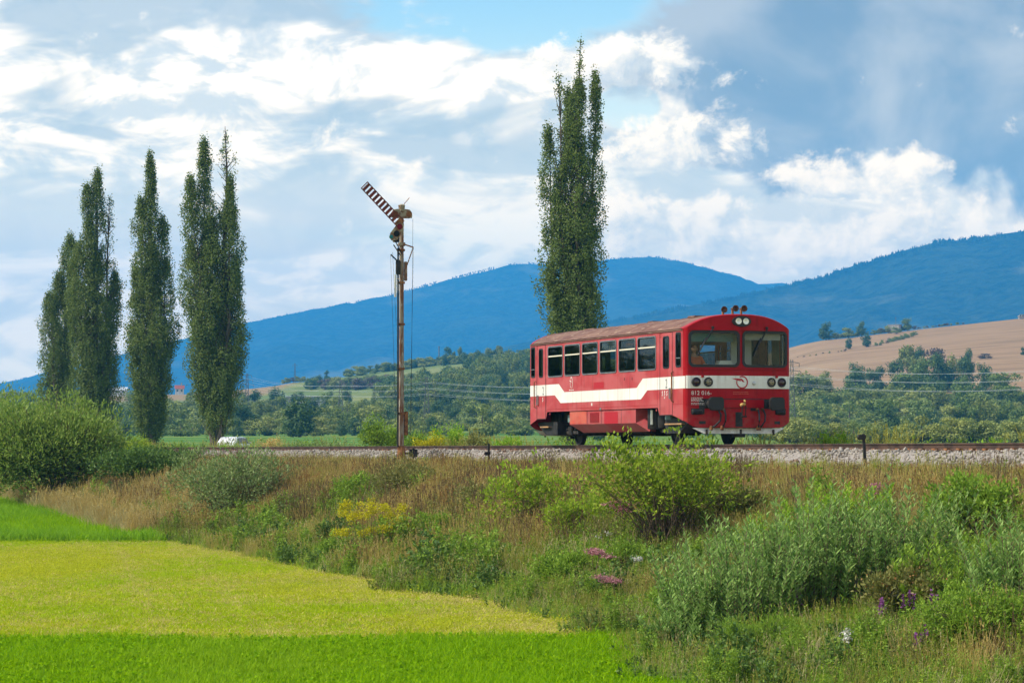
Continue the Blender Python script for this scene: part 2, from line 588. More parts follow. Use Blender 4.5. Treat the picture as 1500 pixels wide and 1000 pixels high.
# ------------------------------------------------------------------ mountains
def mountain(ridge, D, depth, seed, res=26.0, xr=(-1.1, 1.1), rough=1.0):
    ridge = np.array(ridge, float)
    rx = (ridge[:, 0] - 750) / F_PX * D
    rz = CAM_Z + (660 - ridge[:, 1]) / F_PX * D
    xs = np.arange(rx[0], rx[-1] + res, res)
    ys = np.concatenate([np.arange(D - depth, D + 1, res * 1.6), [D + 200, D + 500]])
    X, Y = np.meshgrid(xs, ys)
    t = np.clip((Y - (D - depth)) / depth, 0, 1)
    zc = np.interp(X, rx, rz)
    rel = (fbm(X / 620 + seed, Y / 900, 5, seed) - 0.5)
    rel2 = np.abs(fbm(X / 900 + 0.35 * Y / 900, Y / 2500, 4, seed + 31) - 0.5) * 2
    prof = t ** 1.25
    Z = zc * prof + (rel * 260 + (rel2 - 0.3) * 170) * np.sin(np.pi * t) ** 0.8 * rough * np.clip(zc / 350, 0.15, 1)
    Z += (fbm(X / 40, Y / 60, 2, seed + 3) - 0.5) * 14 * np.clip(t * 4, 0, 1)
    Z = np.where(Y > D, zc * (1 - (Y - D) / 700.0), Z)
    # never let the flank rise above the sight line to the ridge
    lim = CAM_Z + (zc - CAM_Z) * (Y / D) * (0.985 + 0.015 * t)
    Z = np.where(Y < D, np.minimum(Z, lim), Z)
    Z = np.maximum(Z, 2.0)
    V = np.stack([X, Y, Z], -1).reshape(-1, 3)
    n, m = len(xs), len(ys)
    i, j = np.meshgrid(np.arange(n - 1), np.arange(m - 1)); i = i.ravel(); j = j.ravel()
    F = np.stack([j * n + i, j * n + i + 1, (j + 1) * n + i + 1, (j + 1) * n + i], -1)
    o = obj('mountain', np_mesh('mountain', V, F, M_MOUNT, smooth=True), kind='structure')
    return o, rx, rz


def mount_mat():
    mt = bpy.data.materials.new('forested_mountain'); mt.use_nodes = True
    k = NT(mt.node_tree)
    P = k.node('ShaderNodeNewGeometry').outputs['Position']
    x, y, z = k.sep(P)
    a = k.noise(k.xyz(k.mul(x, 0.003), k.mul(y, 0.0012), k.mul(z, 0.008)), 1.0, 5, 0.55)
    f = k.noise(P, 0.035, 4, 0.65)
    col = k.mix(k.sstep(0.3, 0.7, f), (0.006, 0.012, 0.008), (0.034, 0.048, 0.026))
    col = k.mix(k.mul(k.sstep(0.56, 0.68, a), 0.8), col, (0.13, 0.13, 0.08))
    col = k.mix(k.mul(k.sstep(0.44, 0.36, a), 0.5), col, (0.05, 0.065, 0.035))
    b = k.node('ShaderNodeBsdfDiffuse'); k.set(b.inputs[0], col)
    bn = k.node('ShaderNodeBump'); bn.inputs['Strength'].default_value = 1.0; bn.inputs['Distance'].default_value = 14.0
    k.set(bn.inputs['Height'], f); k.set(b.inputs['Normal'], bn.outputs[0])
    o = k.node('ShaderNodeOutputMaterial'); k.t.links.new(b.outputs[0], o.inputs[0])
    return mt


M_MOUNT = mount_mat()
RIDGE_A = [(-900, 640), (-400, 605), (0, 562), (55, 549), (180, 520), (350, 475), (480, 448), (560, 433), (660, 406), (735, 387), (785, 384), (850, 385), (900, 377),
           (960, 375), (1010, 384), (1080, 403), (1140, 425), (1250, 470), (1500, 520), (1700, 560)]
RIDGE_B = [(300, 640), (500, 565), (700, 518), (880, 473), (1000, 450), (1100, 429), (1200, 406), (1290, 376), (1380, 352), (1420, 349), (1500, 338),
           (1600, 322), (1750, 318), (1950, 350), (2400, 430), (2900, 560)]
RIDGE_C = [(750, 520), (900, 450), (1000, 420), (1085, 403), (1140, 401), (1185, 407), (1300, 430), (1500, 470), (1900, 540)]
mtA, rxA, rzA = mountain(RIDGE_A, 9000.0, 3600.0, 11)
mtB, rxB, rzB = mountain(RIDGE_B, 6000.0, 2500.0, 23, res=20.0)
mtC, rxC, rzC = mountain(RIDGE_C, 9700.0, 1200.0, 37, res=40.0)

# spruces along the skyline ridges: one mass, seen as a ragged edge
def ridge_forest(rx, rz, D, lo_px, hi_px, n, hmin, hmax, seed, label):
    g = np.random.default_rng(seed)
    px = g.uniform(lo_px, hi_px, n)
    dens = vnoise(px / 14.0, px * 0, seed)
    px = px[dens > 0.22]
    X = (px - 750) / F_PX * D
    Y = D - g.uniform(0, 60, len(X))
    Zb = np.interp(X, rx, rz) * (1 - (D - Y) / 2900.0) - 3
    hh = g.uniform(hmin, hmax, len(X)) * (0.55 + 0.7 * vnoise(px / 6.0, px * 0 + 5, seed + 2))
    V = []; F = []
    k = 5
    an = np.arange(k) * 2 * np.pi / k
    for q, (zf, rf) in enumerate(((0.0, 0.20), (0.45, 0.15), (1.0, 0.01))):
        ring = np.stack([X[:, None] + np.cos(an + q) * hh[:, None] * rf, Y[:, None] + np.sin(an + q) * hh[:, None] * rf,
                         np.repeat((Zb + hh * zf)[:, None], k, 1)], -1)
        V.append(ring)
    V = np.stack(V, 1)                      # (n, 3 rings, k, 3)
    n2 = len(X)
    base = (np.arange(n2) * 3 * k)[:, None, None]
    r_, j_ = np.meshgrid(np.arange(2), np.arange(k), indexing='ij')
    q = np.stack([r_ * k + j_, r_ * k + (j_ + 1) % k, (r_ + 1) * k + (j_ + 1) % k, (r_ + 1) * k + j_], -1).reshape(1, -1, 4)
    F = (base + q).reshape(-1, 4)
    o = obj('ridge_forest', np_mesh('ridge_forest', V.reshape(-1, 3), F, M_MOUNT))
    tag(o, label, 'forest', kind='stuff')

ridge_forest(rxA, rzA, 9000.0, -20, 1100, 3600, 3, 7, 3, 'dark conifers along the ridge of the long far mountain')
ridge_forest(rxB, rzB, 6000.0, 860, 1560, 2400, 4, 10, 4, 'spruces standing on the skyline of the mountain behind the stubble hill')


# ------------------------------------------------------------------ haze: one closed box of air round everything
def haze():
    mt = bpy.data.materials.new('haze'); mt.use_nodes = True
    k = NT(mt.node_tree)
    v = k.node('ShaderNodeVolumePrincipled')
    v.inputs['Color'].default_value = HAZE_COL
    v.inputs['Density'].default_value = HAZE_DENS
    v.inputs['Anisotropy'].default_value = 0.1
    o = k.node('ShaderNodeOutputMaterial'); k.t.links.new(v.outputs[0], o.inputs['Volume'])
    me = MB().box(-6500, 6500, -400, 10450, -4.0, 640).mesh('haze', mt)
    obj('haze', me, kind='stuff', label='thin blue summer haze filling the valley air', cat='haze')

HAZE_COL = (0.06, 0.45, 1.0, 1)
HAZE_DENS = 1.2 / 9000
haze()

# ================================================================== railway track
M_RAIL = pmat('rail_steel', (0.05, 0.03, 0.022), (0.10, 0.055, 0.035), 2.0, rough=0.65, spec=0.4, metal=0.3)
M_RAILTOP = pmat('polished_rail_head', (0.35, 0.33, 0.31), (0.25, 0.2, 0.16), 3.0, rough=0.35, metal=0.8)
M_SLEEPER = pmat('weathered_sleeper', (0.07, 0.05, 0.035), (0.14, 0.11, 0.085), 6.0, rough=0.9, bump=0.4)
M_RUST = pmat('rusty_iron', (0.16, 0.06, 0.025), (0.30, 0.13, 0.05), 6.0, rough=0.85, spec=0.2, c3=(0.08, 0.035, 0.02), scale3=25)
M_BLACK = pmat('black_iron', (0.012, 0.012, 0.013), (0.03, 0.027, 0.025), 6.0, rough=0.6, spec=0.3)
M_STONE = pmat('ballast_stone', (0.36, 0.32, 0.27), (0.20, 0.17, 0.14), 0.8, 0.35, 0.65, rough=0.9, c3=(0.46, 0.42, 0.36), scale3=2.3, coords='Generated')
M_STONERUST = pmat('rust_stained_stone', (0.22, 0.14, 0.09), (0.13, 0.08, 0.055), 0.8, 0.35, 0.65, rough=0.9, c3=(0.30, 0.23, 0.17), scale3=2.3, coords='Generated')
M_HORN = pmat('dark_brass_horn', (0.07, 0.035, 0.02), (0.12, 0.06, 0.035), 8.0, rough=0.6)
M_BED = pmat('ballast_bed', (0.22, 0.19, 0.16), (0.34, 0.30, 0.26), 14.0, rough=0.95, bump=1.0, bscale=18)

track = empty('railway_track', (OX, OY, RAIL_Z), TRACK_RZ, kind='structure', label='single railway track running past on its stone bed')
U0, U1 = -250.0, 70.0
for s in (-1, 1):
    m = MB()
    prof = [(-0.07, -0.16), (0.07, -0.16), (0.07, -0.145), (0.012, -0.12), (0.012, -0.045), (0.034, -0.035), (0.034, -0.004), (-0.034, -0.004),
            (-0.034, -0.035), (-0.012, -0.045), (-0.012, -0.12), (-0.07, -0.145)]
    m.prism(prof, lambda p: (U0, s * 0.752 + p[0], p[1]), lambda p: (U1, s * 0.752 + p[0], p[1]))
    r = m.build('rail', M_RAIL, track)
    MB().box(U0, U1, s * 0.752 - 0.031, s * 0.752 + 0.031, -0.0035, 0.0).build('rail_head', M_RAILTOP, r)
sl = MB().box(-0.13, 0.13, -1.28, 1.28, -0.33, -0.165).mesh('sleeper', M_SLEEPER, bevel=0.015)
pl = MB()
for s in (-1, 1):
    for w in (-1, 1):
        pl.box(-0.08, 0.08, s * 0.752 + w * 0.1 - 0.045, s * 0.752 + w * 0.1 + 0.045, -0.164, -0.115)
pl = pl.mesh('rail_clamp', M_RUST)
for i in range(int((44 + 118) / 0.62)):
    u = -118 + i * 0.62
    so = obj('sleeper', sl, track, (u, random.uniform(-0.02, 0.02), random.uniform(-0.006, 0.0)))
    obj('rail_clamp', pl, so)
m = MB()
m.prism([(-2.75, -0.72), (-2.3, -0.46), (-1.75, -0.22), (-1.2, -0.2), (1.2, -0.2), (1.75, -0.22), (2.4, -0.5), (2.9, -0.75), (2.9, -1.2), (-2.75, -1.2)],
        lambda p: (U0, p[0], p[1]), lambda p: (U1, p[0], p[1]))
bed = m.build('ballast_bed', M_BED, None, kind='structure', label='crushed stone bed under the rails')
bed.location = (OX, OY, RAIL_Z); bed.rotation_euler = (0, 0, TRACK_RZ)


# ================================================================== scatter helper (geometry nodes, for what nobody could count)
def scatter(name, label, cat, pts, scale, rot, idx, protos, kind='stuff'):
    """pts (n,3), scale (n,), rot (n,3) euler, idx (n,) which prototype"""
    me = bpy.data.meshes.new(name)
    n = len(pts)
    me.vertices.add(n); me.vertices.foreach_set('co', np.asarray(pts, np.float32).ravel())
    for nm, tp, arr, key in (('sc', 'FLOAT', scale, 'value'), ('rt', 'FLOAT_VECTOR', rot, 'vector'), ('pi', 'INT', idx, 'value')):
        a = me.attributes.new(nm, tp, 'POINT')
        a.data.foreach_set(key, np.asarray(arr, np.int32 if tp == 'INT' else np.float32).ravel())
    pc = bpy.data.collections.new('kit_' + name)
    for i, p in enumerate(protos):
        po = bpy.data.objects.new('%s_%02d' % (name, i), p)
        pc.objects.link(po)
    o = obj(name, me)
    tag(o, label, cat, kind=kind)
    g = bpy.data.node_groups.new('scatter_' + name, 'GeometryNodeTree')
    g.interface.new_socket('Geometry', in_out='INPUT', socket_type='NodeSocketGeometry')
    g.interface.new_socket('Geometry', in_out='OUTPUT', socket_type='NodeSocketGeometry')
    N, L = g.nodes, g.links
    gi = N.new('NodeGroupInput'); go = N.new('NodeGroupOutput')
    ci = N.new('GeometryNodeCollectionInfo')
    ci.inputs['Collection'].default_value = pc
    ci.inputs['Separate Children'].default_value = True
    ci.inputs['Reset Children'].default_value = True
    ip = N.new('GeometryNodeInstanceOnPoints')
    ip.inputs['Pick Instance'].default_value = True

    def attr(nm, tp):
        a = N.new('GeometryNodeInputNamedAttribute'); a.data_type = tp; a.inputs['Name'].default_value = nm
        return next(s for s in a.outputs if s.enabled and s.name == 'Attribute')
    L.new(gi.outputs[0], ip.inputs['Points'])
    L.new(ci.outputs[0], ip.inputs['Instance'])
    L.new(attr('pi', 'INT'), ip.inputs['Instance Index'])
    e2r = N.new('FunctionNodeEulerToRotation')
    L.new(attr('rt', 'FLOAT_VECTOR'), e2r.inputs[0])
    L.new(e2r.outputs[0], ip.inputs['Rotation'])
    L.new(attr('sc', 'FLOAT'), ip.inputs['Scale'])
    L.new(ip.outputs[0], go.inputs[0])
    md = o.modifiers.new('scatter', 'NODES'); md.node_group = g
    return o


def rock(seed, mat=None):
    g = np.random.default_rng(seed)
    bm = bmesh.new()
    bmesh.ops.create_icosphere(bm, subdivisions=1, radius=1.0)
    for v in bm.verts:
        v.co *= float(g.uniform(0.7, 1.15)); v.co.z *= 0.7; v.co.x *= 1.15
    me = bpy.data.meshes.new('stone'); bm.to_mesh(me); bm.free()
    me.materials.append(mat or M_STONE)
    return me

nst = 52000
su = rng.uniform(-150, 46, nst); sv = rng.uniform(-2.85, 2.0, nst)
keep = (np.abs(np.abs(sv) - 0.752) > 0.09) & ((su > -60) | (rng.random(nst) < 0.6)) & ((sv < 0) | (rng.random(nst) < 0.4))
su, sv = su[keep], sv[keep]
bedz = np.interp(sv, [-2.9, -2.75, -2.3, -1.75, -1.2, 1.2, 1.75, 2.4], [-0.75, -0.70, -0.46, -0.22, -0.2, -0.2, -0.22, -0.5])
sx, sy = xy(su, sv)
ns = len(su)
scatter('ballast_stones', 'pale crushed stones heaped along the rails', 'stones', np.stack([sx, sy, RAIL_Z + bedz + rng.uniform(-0.01, 0.03, ns) + (fbm(su * 0.7, sv * 1.5, 3, 6) - 0.5) * 0.12], -1),
        rng.uniform(0.030, 0.068, ns), rng.uniform(0, 6.28, (ns, 3)), np.where(np.abs(np.abs(sv) - 0.75) + rng.normal(0, 0.25, ns) < 0.45, rng.integers(6, 9, ns), np.where((fbm(su * 0.4, sv * 1.2, 3, 4) > 0.60) , rng.integers(4, 9, ns), rng.integers(0, 6, ns))),
        [rock(i) for i in range(6)] + [rock(i, M_STONERUST) for i in range(6, 9)])

# ================================================================== railcar
def paint_mat(name, base, dust, dirt, amount=0.5, rough=0.38, spec=0.3):
    mt = bpy.data.materials.new(name); mt.use_nodes = True
    k = NT(mt.node_tree)
    tc = k.node('ShaderNodeTexCoord').outputs['Object']
    x, y, z = k.sep(tc)
    streak = k.noise(k.xyz(k.mul(x, 4.0), k.mul(y, 4.0), k.mul(z, 0.35)), 2.2, 6, 0.65)
    patch = k.noise(tc, 1.3, 5, 0.6)
    col = k.mix(k.mul(k.sstep(0.30, 0.70, patch), amount), base, dust)
    col = k.mix(k.mul(k.sstep(0.46, 0.70, streak), 0.75), col, dirt)
    fade = k.noise(k.xyz(k.mul(x, 0.55), k.mul(y, 0.55), k.mul(z, 1.4)), 1.6, 3, 0.5)
    col = k.mix(k.mul(k.sstep(0.46, 0.60, fade), 0.6), col, dust)
    low = k.mul(k.sstep(1.25, 0.5, z), k.sstep(0.35, 0.65, k.noise(tc, 5.0, 5, 0.65)))
    col = k.mix(k.mul(low, 0.6), col, k.mix(0.45, dust, (0.16, 0.11, 0.08)))
    b = k.node('ShaderNodeBsdfPrincipled'); k.set(b.inputs['Base Color'], col)
    k.set(b.inputs['Roughness'], k.add(rough, k.mul(patch, 0.2)))
    b.inputs['Specular IOR Level'].default_value = spec
    bn = k.node('ShaderNodeBump'); bn.inputs['Strength'].default_value = 0.12; bn.inputs['Distance'].default_value = 0.02
    k.set(bn.inputs['Height'], patch); k.set(b.inputs['Normal'], bn.outputs[0])
    o = k.node('ShaderNodeOutputMaterial'); k.t.links.new(b.outputs[0], o.inputs[0])
    return mt


M_RED = paint_mat('red_paint', (0.40, 0.028, 0.032), (0.47, 0.10, 0.10), (0.26, 0.035, 0.035), 0.65, 0.38, 0.3)
M_REDSHADE = paint_mat('shaded_red_paint', (0.33, 0.002, 0.008), (0.36, 0.014, 0.018), (0.2, 0.004, 0.005), 0.3, 0.3, 0.12)  # darker red: the shade on the end faces is put into the colour
M_REDORANGE = paint_mat('sun_bleached_red_paint', (0.52, 0.045, 0.025), (0.55, 0.14, 0.09), (0.3, 0.03, 0.02))
M_CREAM = paint_mat('cream_paint', (0.76, 0.75, 0.70), (0.66, 0.63, 0.56), (0.52, 0.47, 0.40), 0.5)
M_ROOF = pmat('dusty_brown_roof', (0.21, 0.115, 0.08), (0.13, 0.06, 0.045), 1.2, 0.35, 0.65, rough=0.8, c3=(0.30, 0.20, 0.14), scale3=4.0, stretch=(0.6, 2, 2))
M_RUBBER = pmat('black_rubber', (0.012, 0.012, 0.014), rough=0.5, spec=0.4)
M_ALU = pmat('window_aluminium', (0.55, 0.55, 0.56), (0.4, 0.4, 0.41), 5.0, rough=0.35, metal=0.8)
M_IVORY = pmat('ivory_bar', (0.7, 0.64, 0.5), rough=0.5)
M_LINING = pmat('grey_green_lining', (0.11, 0.19, 0.19), (0.16, 0.23, 0.22), 3.0, rough=0.6)
M_CEIL = pmat('cabin_ceiling', (0.55, 0.56, 0.58), rough=0.6)
M_SEAT = pmat('seat_cloth', (0.03, 0.06, 0.05), (0.05, 0.09, 0.06), 9.0, rough=0.9)
M_TEAL = pmat('teal_blind', (0.045, 0.17, 0.17), rough=0.7)
M_WHITE = pmat('white_lettering', (0.78, 0.74, 0.68), (0.6, 0.5, 0.45), 20.0, rough=0.5)
M_GREYTXT = pmat('dark_grey_lettering', (0.10, 0.10, 0.10), rough=0.5)
M_LOGO = pmat('logo_red', (0.40, 0.01, 0.02), rough=0.45)
M_DUSTY = pmat('dusty_underframe', (0.018, 0.016, 0.014), (0.05, 0.042, 0.034), 4.0, rough=0.85)
M_STEP = pmat('ochre_step', (0.42, 0.24, 0.10), (0.3, 0.18, 0.09), 8.0, rough=0.7)
M_YELLOW = pmat('ochre_hook', (0.6, 0.42, 0.12), (0.35, 0.2, 0.08), 12.0, rough=0.6)
M_CHROME = pmat('lamp_reflector', (0.80, 0.78, 0.72), rough=0.25, metal=0.35, spec=0.5)
M_TAIL = pmat('dark_red_tail_glass', (0.035, 0.008, 0.012), rough=0.1, spec=0.6)


def glass_mat(name, tint, refl=1.0, rough=0.02):
    mt = bpy.data.materials.new(name); mt.use_nodes = True
    k = NT(mt.node_tree)
    t = k.node('ShaderNodeBsdfTransparent'); t.inputs[0].default_value = (*tint, 1)
    g = k.node('ShaderNodeBsdfGlossy'); g.inputs['Roughness'].default_value = rough
    f = k.node('ShaderNodeFresnel'); f.inputs[0].default_value = 1.5
    ms = k.node('ShaderNodeMixShader')
    k.set(ms.inputs[0], k.m('MULTIPLY', f.outputs[0], refl, clamp=True))
    k.t.links.new(t.outputs[0], ms.inputs[1]); k.t.links.new(g.outputs[0], ms.inputs[2])
    o = k.node('ShaderNodeOutputMaterial'); k.t.links.new(ms.outputs[0], o.inputs[0])
    return mt

M_PANE = glass_mat('tinted_window_glass', (0.17, 0.20, 0.17), 0.75)
M_VENT = glass_mat('clear_vent_glass', (0.75, 0.8, 0.8), 1.2)
M_SCREEN = glass_mat('windscreen_glass', (0.80, 0.86, 0.87), 0.4)
M_BULK = pmat('dark_teal_bulkhead', (0.035, 0.075, 0.08), (0.05, 0.10, 0.10), 3.0, rough=0.7)
M_LENS = glass_mat('lamp_glass', (0.95, 0.93, 0.88), 1.5)

BODY_L = 13.0
HW = 1.535


def zr(y):
    return 3.07 + 0.385 * (1 - min(1.0, abs(y) / HW) ** 2.8)


def xf(y):
    a = abs(y)
    if a <= 1.40:
        return 0.2 * (1 - (a / 1.40) ** 1.25)
    return -0.14 + 0.14 * math.sqrt(max(0.0, 1 - ((a - 1.40) / 0.135) ** 2))


def side_bottom(x):
    return float(np.interp(x, [-12.86, -12.25, -12.2499, -11.41, -11.4, -11.28, -2.0, -1.86, -1.85, -0.89, -0.88, -0.14],
                           [0.63, 0.78, 0.78, 0.78, 0.78, 1.0, 1.0, 0.78, 0.78, 0.78, 0.78, 0.63]))


def end_bottom(y):
    return 0.445 + 0.19 * max(0.0, (abs(y) - 1.2) / 0.335) ** 1.5


SIDE_WIN = [(-11.20, -9.83), (-9.68, -8.29), (-8.13, -6.77), (-6.61, -5.22), (-5.05, -3.69), (-3.54, -2.11)]
WZ0, WZ1, WBAR = 2.03, 2.97, 2.665
DOORS = [(-12.25, -11.41), (-1.84, -0.89)]
DOORWIN = [(-12.06, -11.66), (-1.60, -1.13)]
CABWIN = [(-12.80, -12.40), (-0.66, -0.26)]
E = 0.032                                     # the opening is cut a little inside the frame ring


def wall(cols, bottom, top, zs, holes, place, name, mat, parent, **kw):
    m = MB()
    for a, b in zip(cols[:-1], cols[1:]):
        c = 0.5 * (a + b)
        zl = [z for z in zs if z > max(bottom(a + 1e-5), bottom(b - 1e-5)) + 0.01 and z < min(top(a), top(b)) - 0.01]
        lo = [(bottom(a + 1e-5), bottom(b - 1e-5))] + [(z, z) for z in zl] + [(top(a), top(b))]
        for (p, q), (r, s) in zip(lo[:-1], lo[1:]):
            zc = 0.25 * (p + q + r + s)
            if any(h[0] < c < h[1] and h[2] < zc < h[3] for h in holes):
                continue
            m.raw([place(a, p), place(b, q), place(b, s), place(a, r)], [(0, 1, 2, 3)])
    return m.build(name, mat, parent, fix=False, **kw)


def rrect(x0, x1, z0, z1, r, n=5):
    pts = []
    for cx, cz, a0 in ((x1 - r, z1 - r, 0), (x0 + r, z1 - r, 90), (x0 + r, z0 + r, 180), (x1 - r, z0 + r, 270)):
        for i in range(n + 1):
            a = R(a0 + 90 * i / n)
            pts.append((cx + r * math.cos(a), cz + r * math.sin(a)))
    return pts


def ring(outer, inner, place, d0, d1):
    """a raised frame between two outlines with the same number of points; place(p, depth)"""
    n = len(outer)
    V = [place(p, d0) for p in outer] + [place(p, d1) for p in outer] + [place(p, d1) for p in inner] + [place(p, d0) for p in inner]
    F = []
    for i in range(n):
        j = (i + 1) % n
        F += [(i, j, n + j, n + i), (n + i, n + j, 2 * n + j, 2 * n + i), (2 * n + i, 2 * n + j, 3 * n + j, 3 * n + i)]
    return V, F


def sheet(poly, place, depth):
    return [place(p, depth) for p in poly], [tuple(range(len(poly)))]


car = empty('railcar', (OX, OY, RAIL_Z), TRACK_RZ,
            label='red diesel railcar with a cream stripe standing on the track', cat='train')

holes_side = [(a + E, b - E, WZ0 + E, WZ1 - E) for a, b in SIDE_WIN] + [(a + E, b - E, 2.05 + E, 2.93 - E) for a, b in DOORWIN] \
    + [(a + E, b - E, 2.06 + E, 3.0 - E) for a, b in CABWIN]
cols = sorted(set([-12.86, -0.14, -11.28, -2.0, -11.41, -1.84, -1.86] + [v for d in DOORS for v in d] + [v for h in holes_side for v in h[:2]]))
zs = sorted(set([round(z, 4) for h in holes_side for z in h[2:]]))
for s in (-1, 1):
    pl_ = lambda x, z, s=s: (x, s * HW, z)
    wall(cols, side_bottom, lambda x: 3.07, zs, holes_side, pl_, 'side_wall', M_RED, car)
    wall(cols, lambda x: max(1.02, side_bottom(x)), lambda x: 3.0, zs, holes_side, lambda x, z, s=s: (x, s * (HW - 0.06), z), 'inner_lining', M_LINING, car)
    MB().box(-12.84, -0.16, min(s * (HW - 0.002), s * (HW + 0.028)), max(s * (HW - 0.002), s * (HW + 0.028)), 3.045, 3.075).build('rain_gutter', M_ROOF, car)

# ends
WS = [(-1.43, -0.035), (0.035, 1.43)]
SZ0, SZ1 = 2.055, 3.035
holes_end = [(a + 0.045, b - 0.045, SZ0 + 0.045, SZ1 - 0.045) for a, b in WS]
ecols = sorted(set([-1.535, -1.53, -1.515, -1.495, -1.47, -1.44, -1.40, 1.40, 1.44, 1.47, 1.495, 1.515, 1.53, 1.535]
                   + list(np.round(np.linspace(-1.3, 1.3, 21), 4)) + [v for h in holes_end for v in h[:2]]))
ezs = sorted(set([z for h in holes_end for z in h[2:]] + [1.2]))
for e in (0, 1):
    def ep(p, d=0.0, e=e):
        y, z = p
        x = xf(y) + d
        return (x, y, z) if e == 0 else (-BODY_L - x, -y, z)
    w_ = wall(ecols, end_bottom, zr, ezs, holes_end, lambda y, z, ep=ep: ep((y, z)), 'end_wall', M_REDSHADE, car)
    wall(ecols, lambda y: 1.4, lambda y: min(zr(y), 3.05), ezs, holes_end, lambda y, z, ep=ep: ep((y * 0.96, z), -0.07), 'cab_lining', M_BULK, car)
    # windscreens
    for a, b in WS:
        fr = MB().raw(*ring(rrect(a, b, SZ0, SZ1, 0.15), rrect(a + 0.07, b - 0.07, SZ0 + 0.07, SZ1 - 0.07, 0.10), ep, -0.02, 0.022))
        fr = fr.build('windscreen_frame', M_RUBBER, car)
        ys = np.linspace(a + 0.04, b - 0.04, 9)
        g = MB()
        for y0, y1 in zip(ys[:-1], ys[1:]):
            g.raw([ep((y0, SZ0 + 0.04), 0.004), ep((y1, SZ0 + 0.04), 0.004), ep((y1, SZ1 - 0.04), 0.004), ep((y0, SZ1 - 0.04), 0.004)], [(0, 1, 2, 3)])
        g.build('windscreen_pane', M_SCREEN, fr, fix=False)
    # ledge below the screens, visor above
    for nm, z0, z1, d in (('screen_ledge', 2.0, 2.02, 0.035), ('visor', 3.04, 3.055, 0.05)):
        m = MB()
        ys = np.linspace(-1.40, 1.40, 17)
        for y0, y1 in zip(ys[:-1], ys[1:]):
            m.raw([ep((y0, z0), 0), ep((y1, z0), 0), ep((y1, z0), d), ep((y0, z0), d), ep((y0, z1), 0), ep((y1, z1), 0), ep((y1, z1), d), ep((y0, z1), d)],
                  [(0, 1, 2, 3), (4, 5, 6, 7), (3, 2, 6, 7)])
        m.build(nm, M_REDSHADE, car)
    # cream lamp band
    m = MB()
    ys = np.concatenate([[-1.5, -1.46, -1.40], np.linspace(-1.3, 1.3, 21), [1.40, 1.46, 1.5]])
    for y0, y1 in zip(ys[:-1], ys[1:]):
        m.raw([ep((y0, 1.49), 0.03), ep((y1, 1.49), 0.03), ep((y1, 1.83), 0.03), ep((y0, 1.83), 0.03)], [(0, 1, 2, 3)])
        for z in (1.49, 1.83):
            m.raw([ep((y0, z), 0.0), ep((y1, z), 0.0), ep((y1, z), 0.03), ep((y0, z), 0.03)], [(0, 1, 2, 3)])
    m.build('lamp_band', M_CREAM, car)
    # lamps
    for y, kind in ((-1.235, 't'), (-0.91, 'h'), (0.91, 'h'), (1.235, 't')):
        c = Vector(ep((y, 1.66), 0.028)); ax = (1, 0, 0) if e == 0 else (-1, 0, 0)
        lamp = MB().lathe(c, ax, [(-0.02, 0.125), (0.035, 0.125), (0.045, 0.115), (0.04, 0.095), (0.02, 0.092)], 24)
        lamp = lamp.build('headlight' if kind == 'h' else 'tail_light', M_RUBBER, car, smooth=True)
        MB().lathe(c, ax, [(0.022, 0.093), (0.036, 0.075), (0.044, 0.04), (0.047, 0.005)], 20).build('lens', M_TAIL if kind == 't' else M_LENS, lamp, smooth=True)
        if kind == 'h':
            rf = MB().lathe(c, ax, [(0.018, 0.09), (0.004, 0.05), (0.0, 0.02), (0.012, 0.012)], 20)
            rf.build('reflector', M_CHROME, lamp, smooth=True)
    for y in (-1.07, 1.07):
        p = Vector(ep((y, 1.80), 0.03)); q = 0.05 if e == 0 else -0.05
        MB().box(min(p.x, p.x + q), max(p.x, p.x + q), p.y - 0.03, p.y + 0.03, 1.78, 1.84).build('lamp_band_bracket', M_REDSHADE, car)
    # twin top lamps in an oval recess
    pts = [(0.02 + 0.275 * math.cos(t), 3.285 + 0.145 * math.sin(t)) for t in np.linspace(0, 2 * math.pi, 29)[:-1]]
    top = MB().prism(pts, lambda p: ep(p, 0.0), lambda p: ep(p, 0.05)).build('top_lamp_housing', M_RUBBER, car)
    for y in (-0.085, 0.125):
        c = Vector(ep((y, 3.285), 0.05)); ax = (1, 0, 0) if e == 0 else (-1, 0, 0)
        MB().lathe(c, ax, [(0.0, 0.082), (0.02, 0.082), (0.022, 0.07), (0.008, 0.045), (0.002, 0.01)], 20).build('top_lamp', M_CHROME, top, smooth=True)
    # wipers
    for y0, dy in ((-0.78, -0.42), (0.78, -0.42)):
        m = MB()
        m.tube([ep((y0, 3.10), 0.05), ep((y0 + dy * 0.55, 2.72), 0.06), ep((y0 + dy * 0.8, 2.52), 0.05)], 0.013, 6)
        m.tube([ep((y0 + 0.03, 3.10), 0.05), ep((y0 + dy * 0.5 + 0.02, 2.74), 0.06)], 0.007, 6)
        m.tube([ep((y0 + dy * 0.45, 2.84), 0.04), ep((y0 + dy * 1.0, 2.36), 0.04)], 0.021, 6)
        m.lathe(ep((y0, 3.12), 0.0), (1 if e == 0 else -1, 0, 0), [(0, 0.035), (0.07, 0.03)], 10)
        m.build('wiper', M_RUBBER, car)
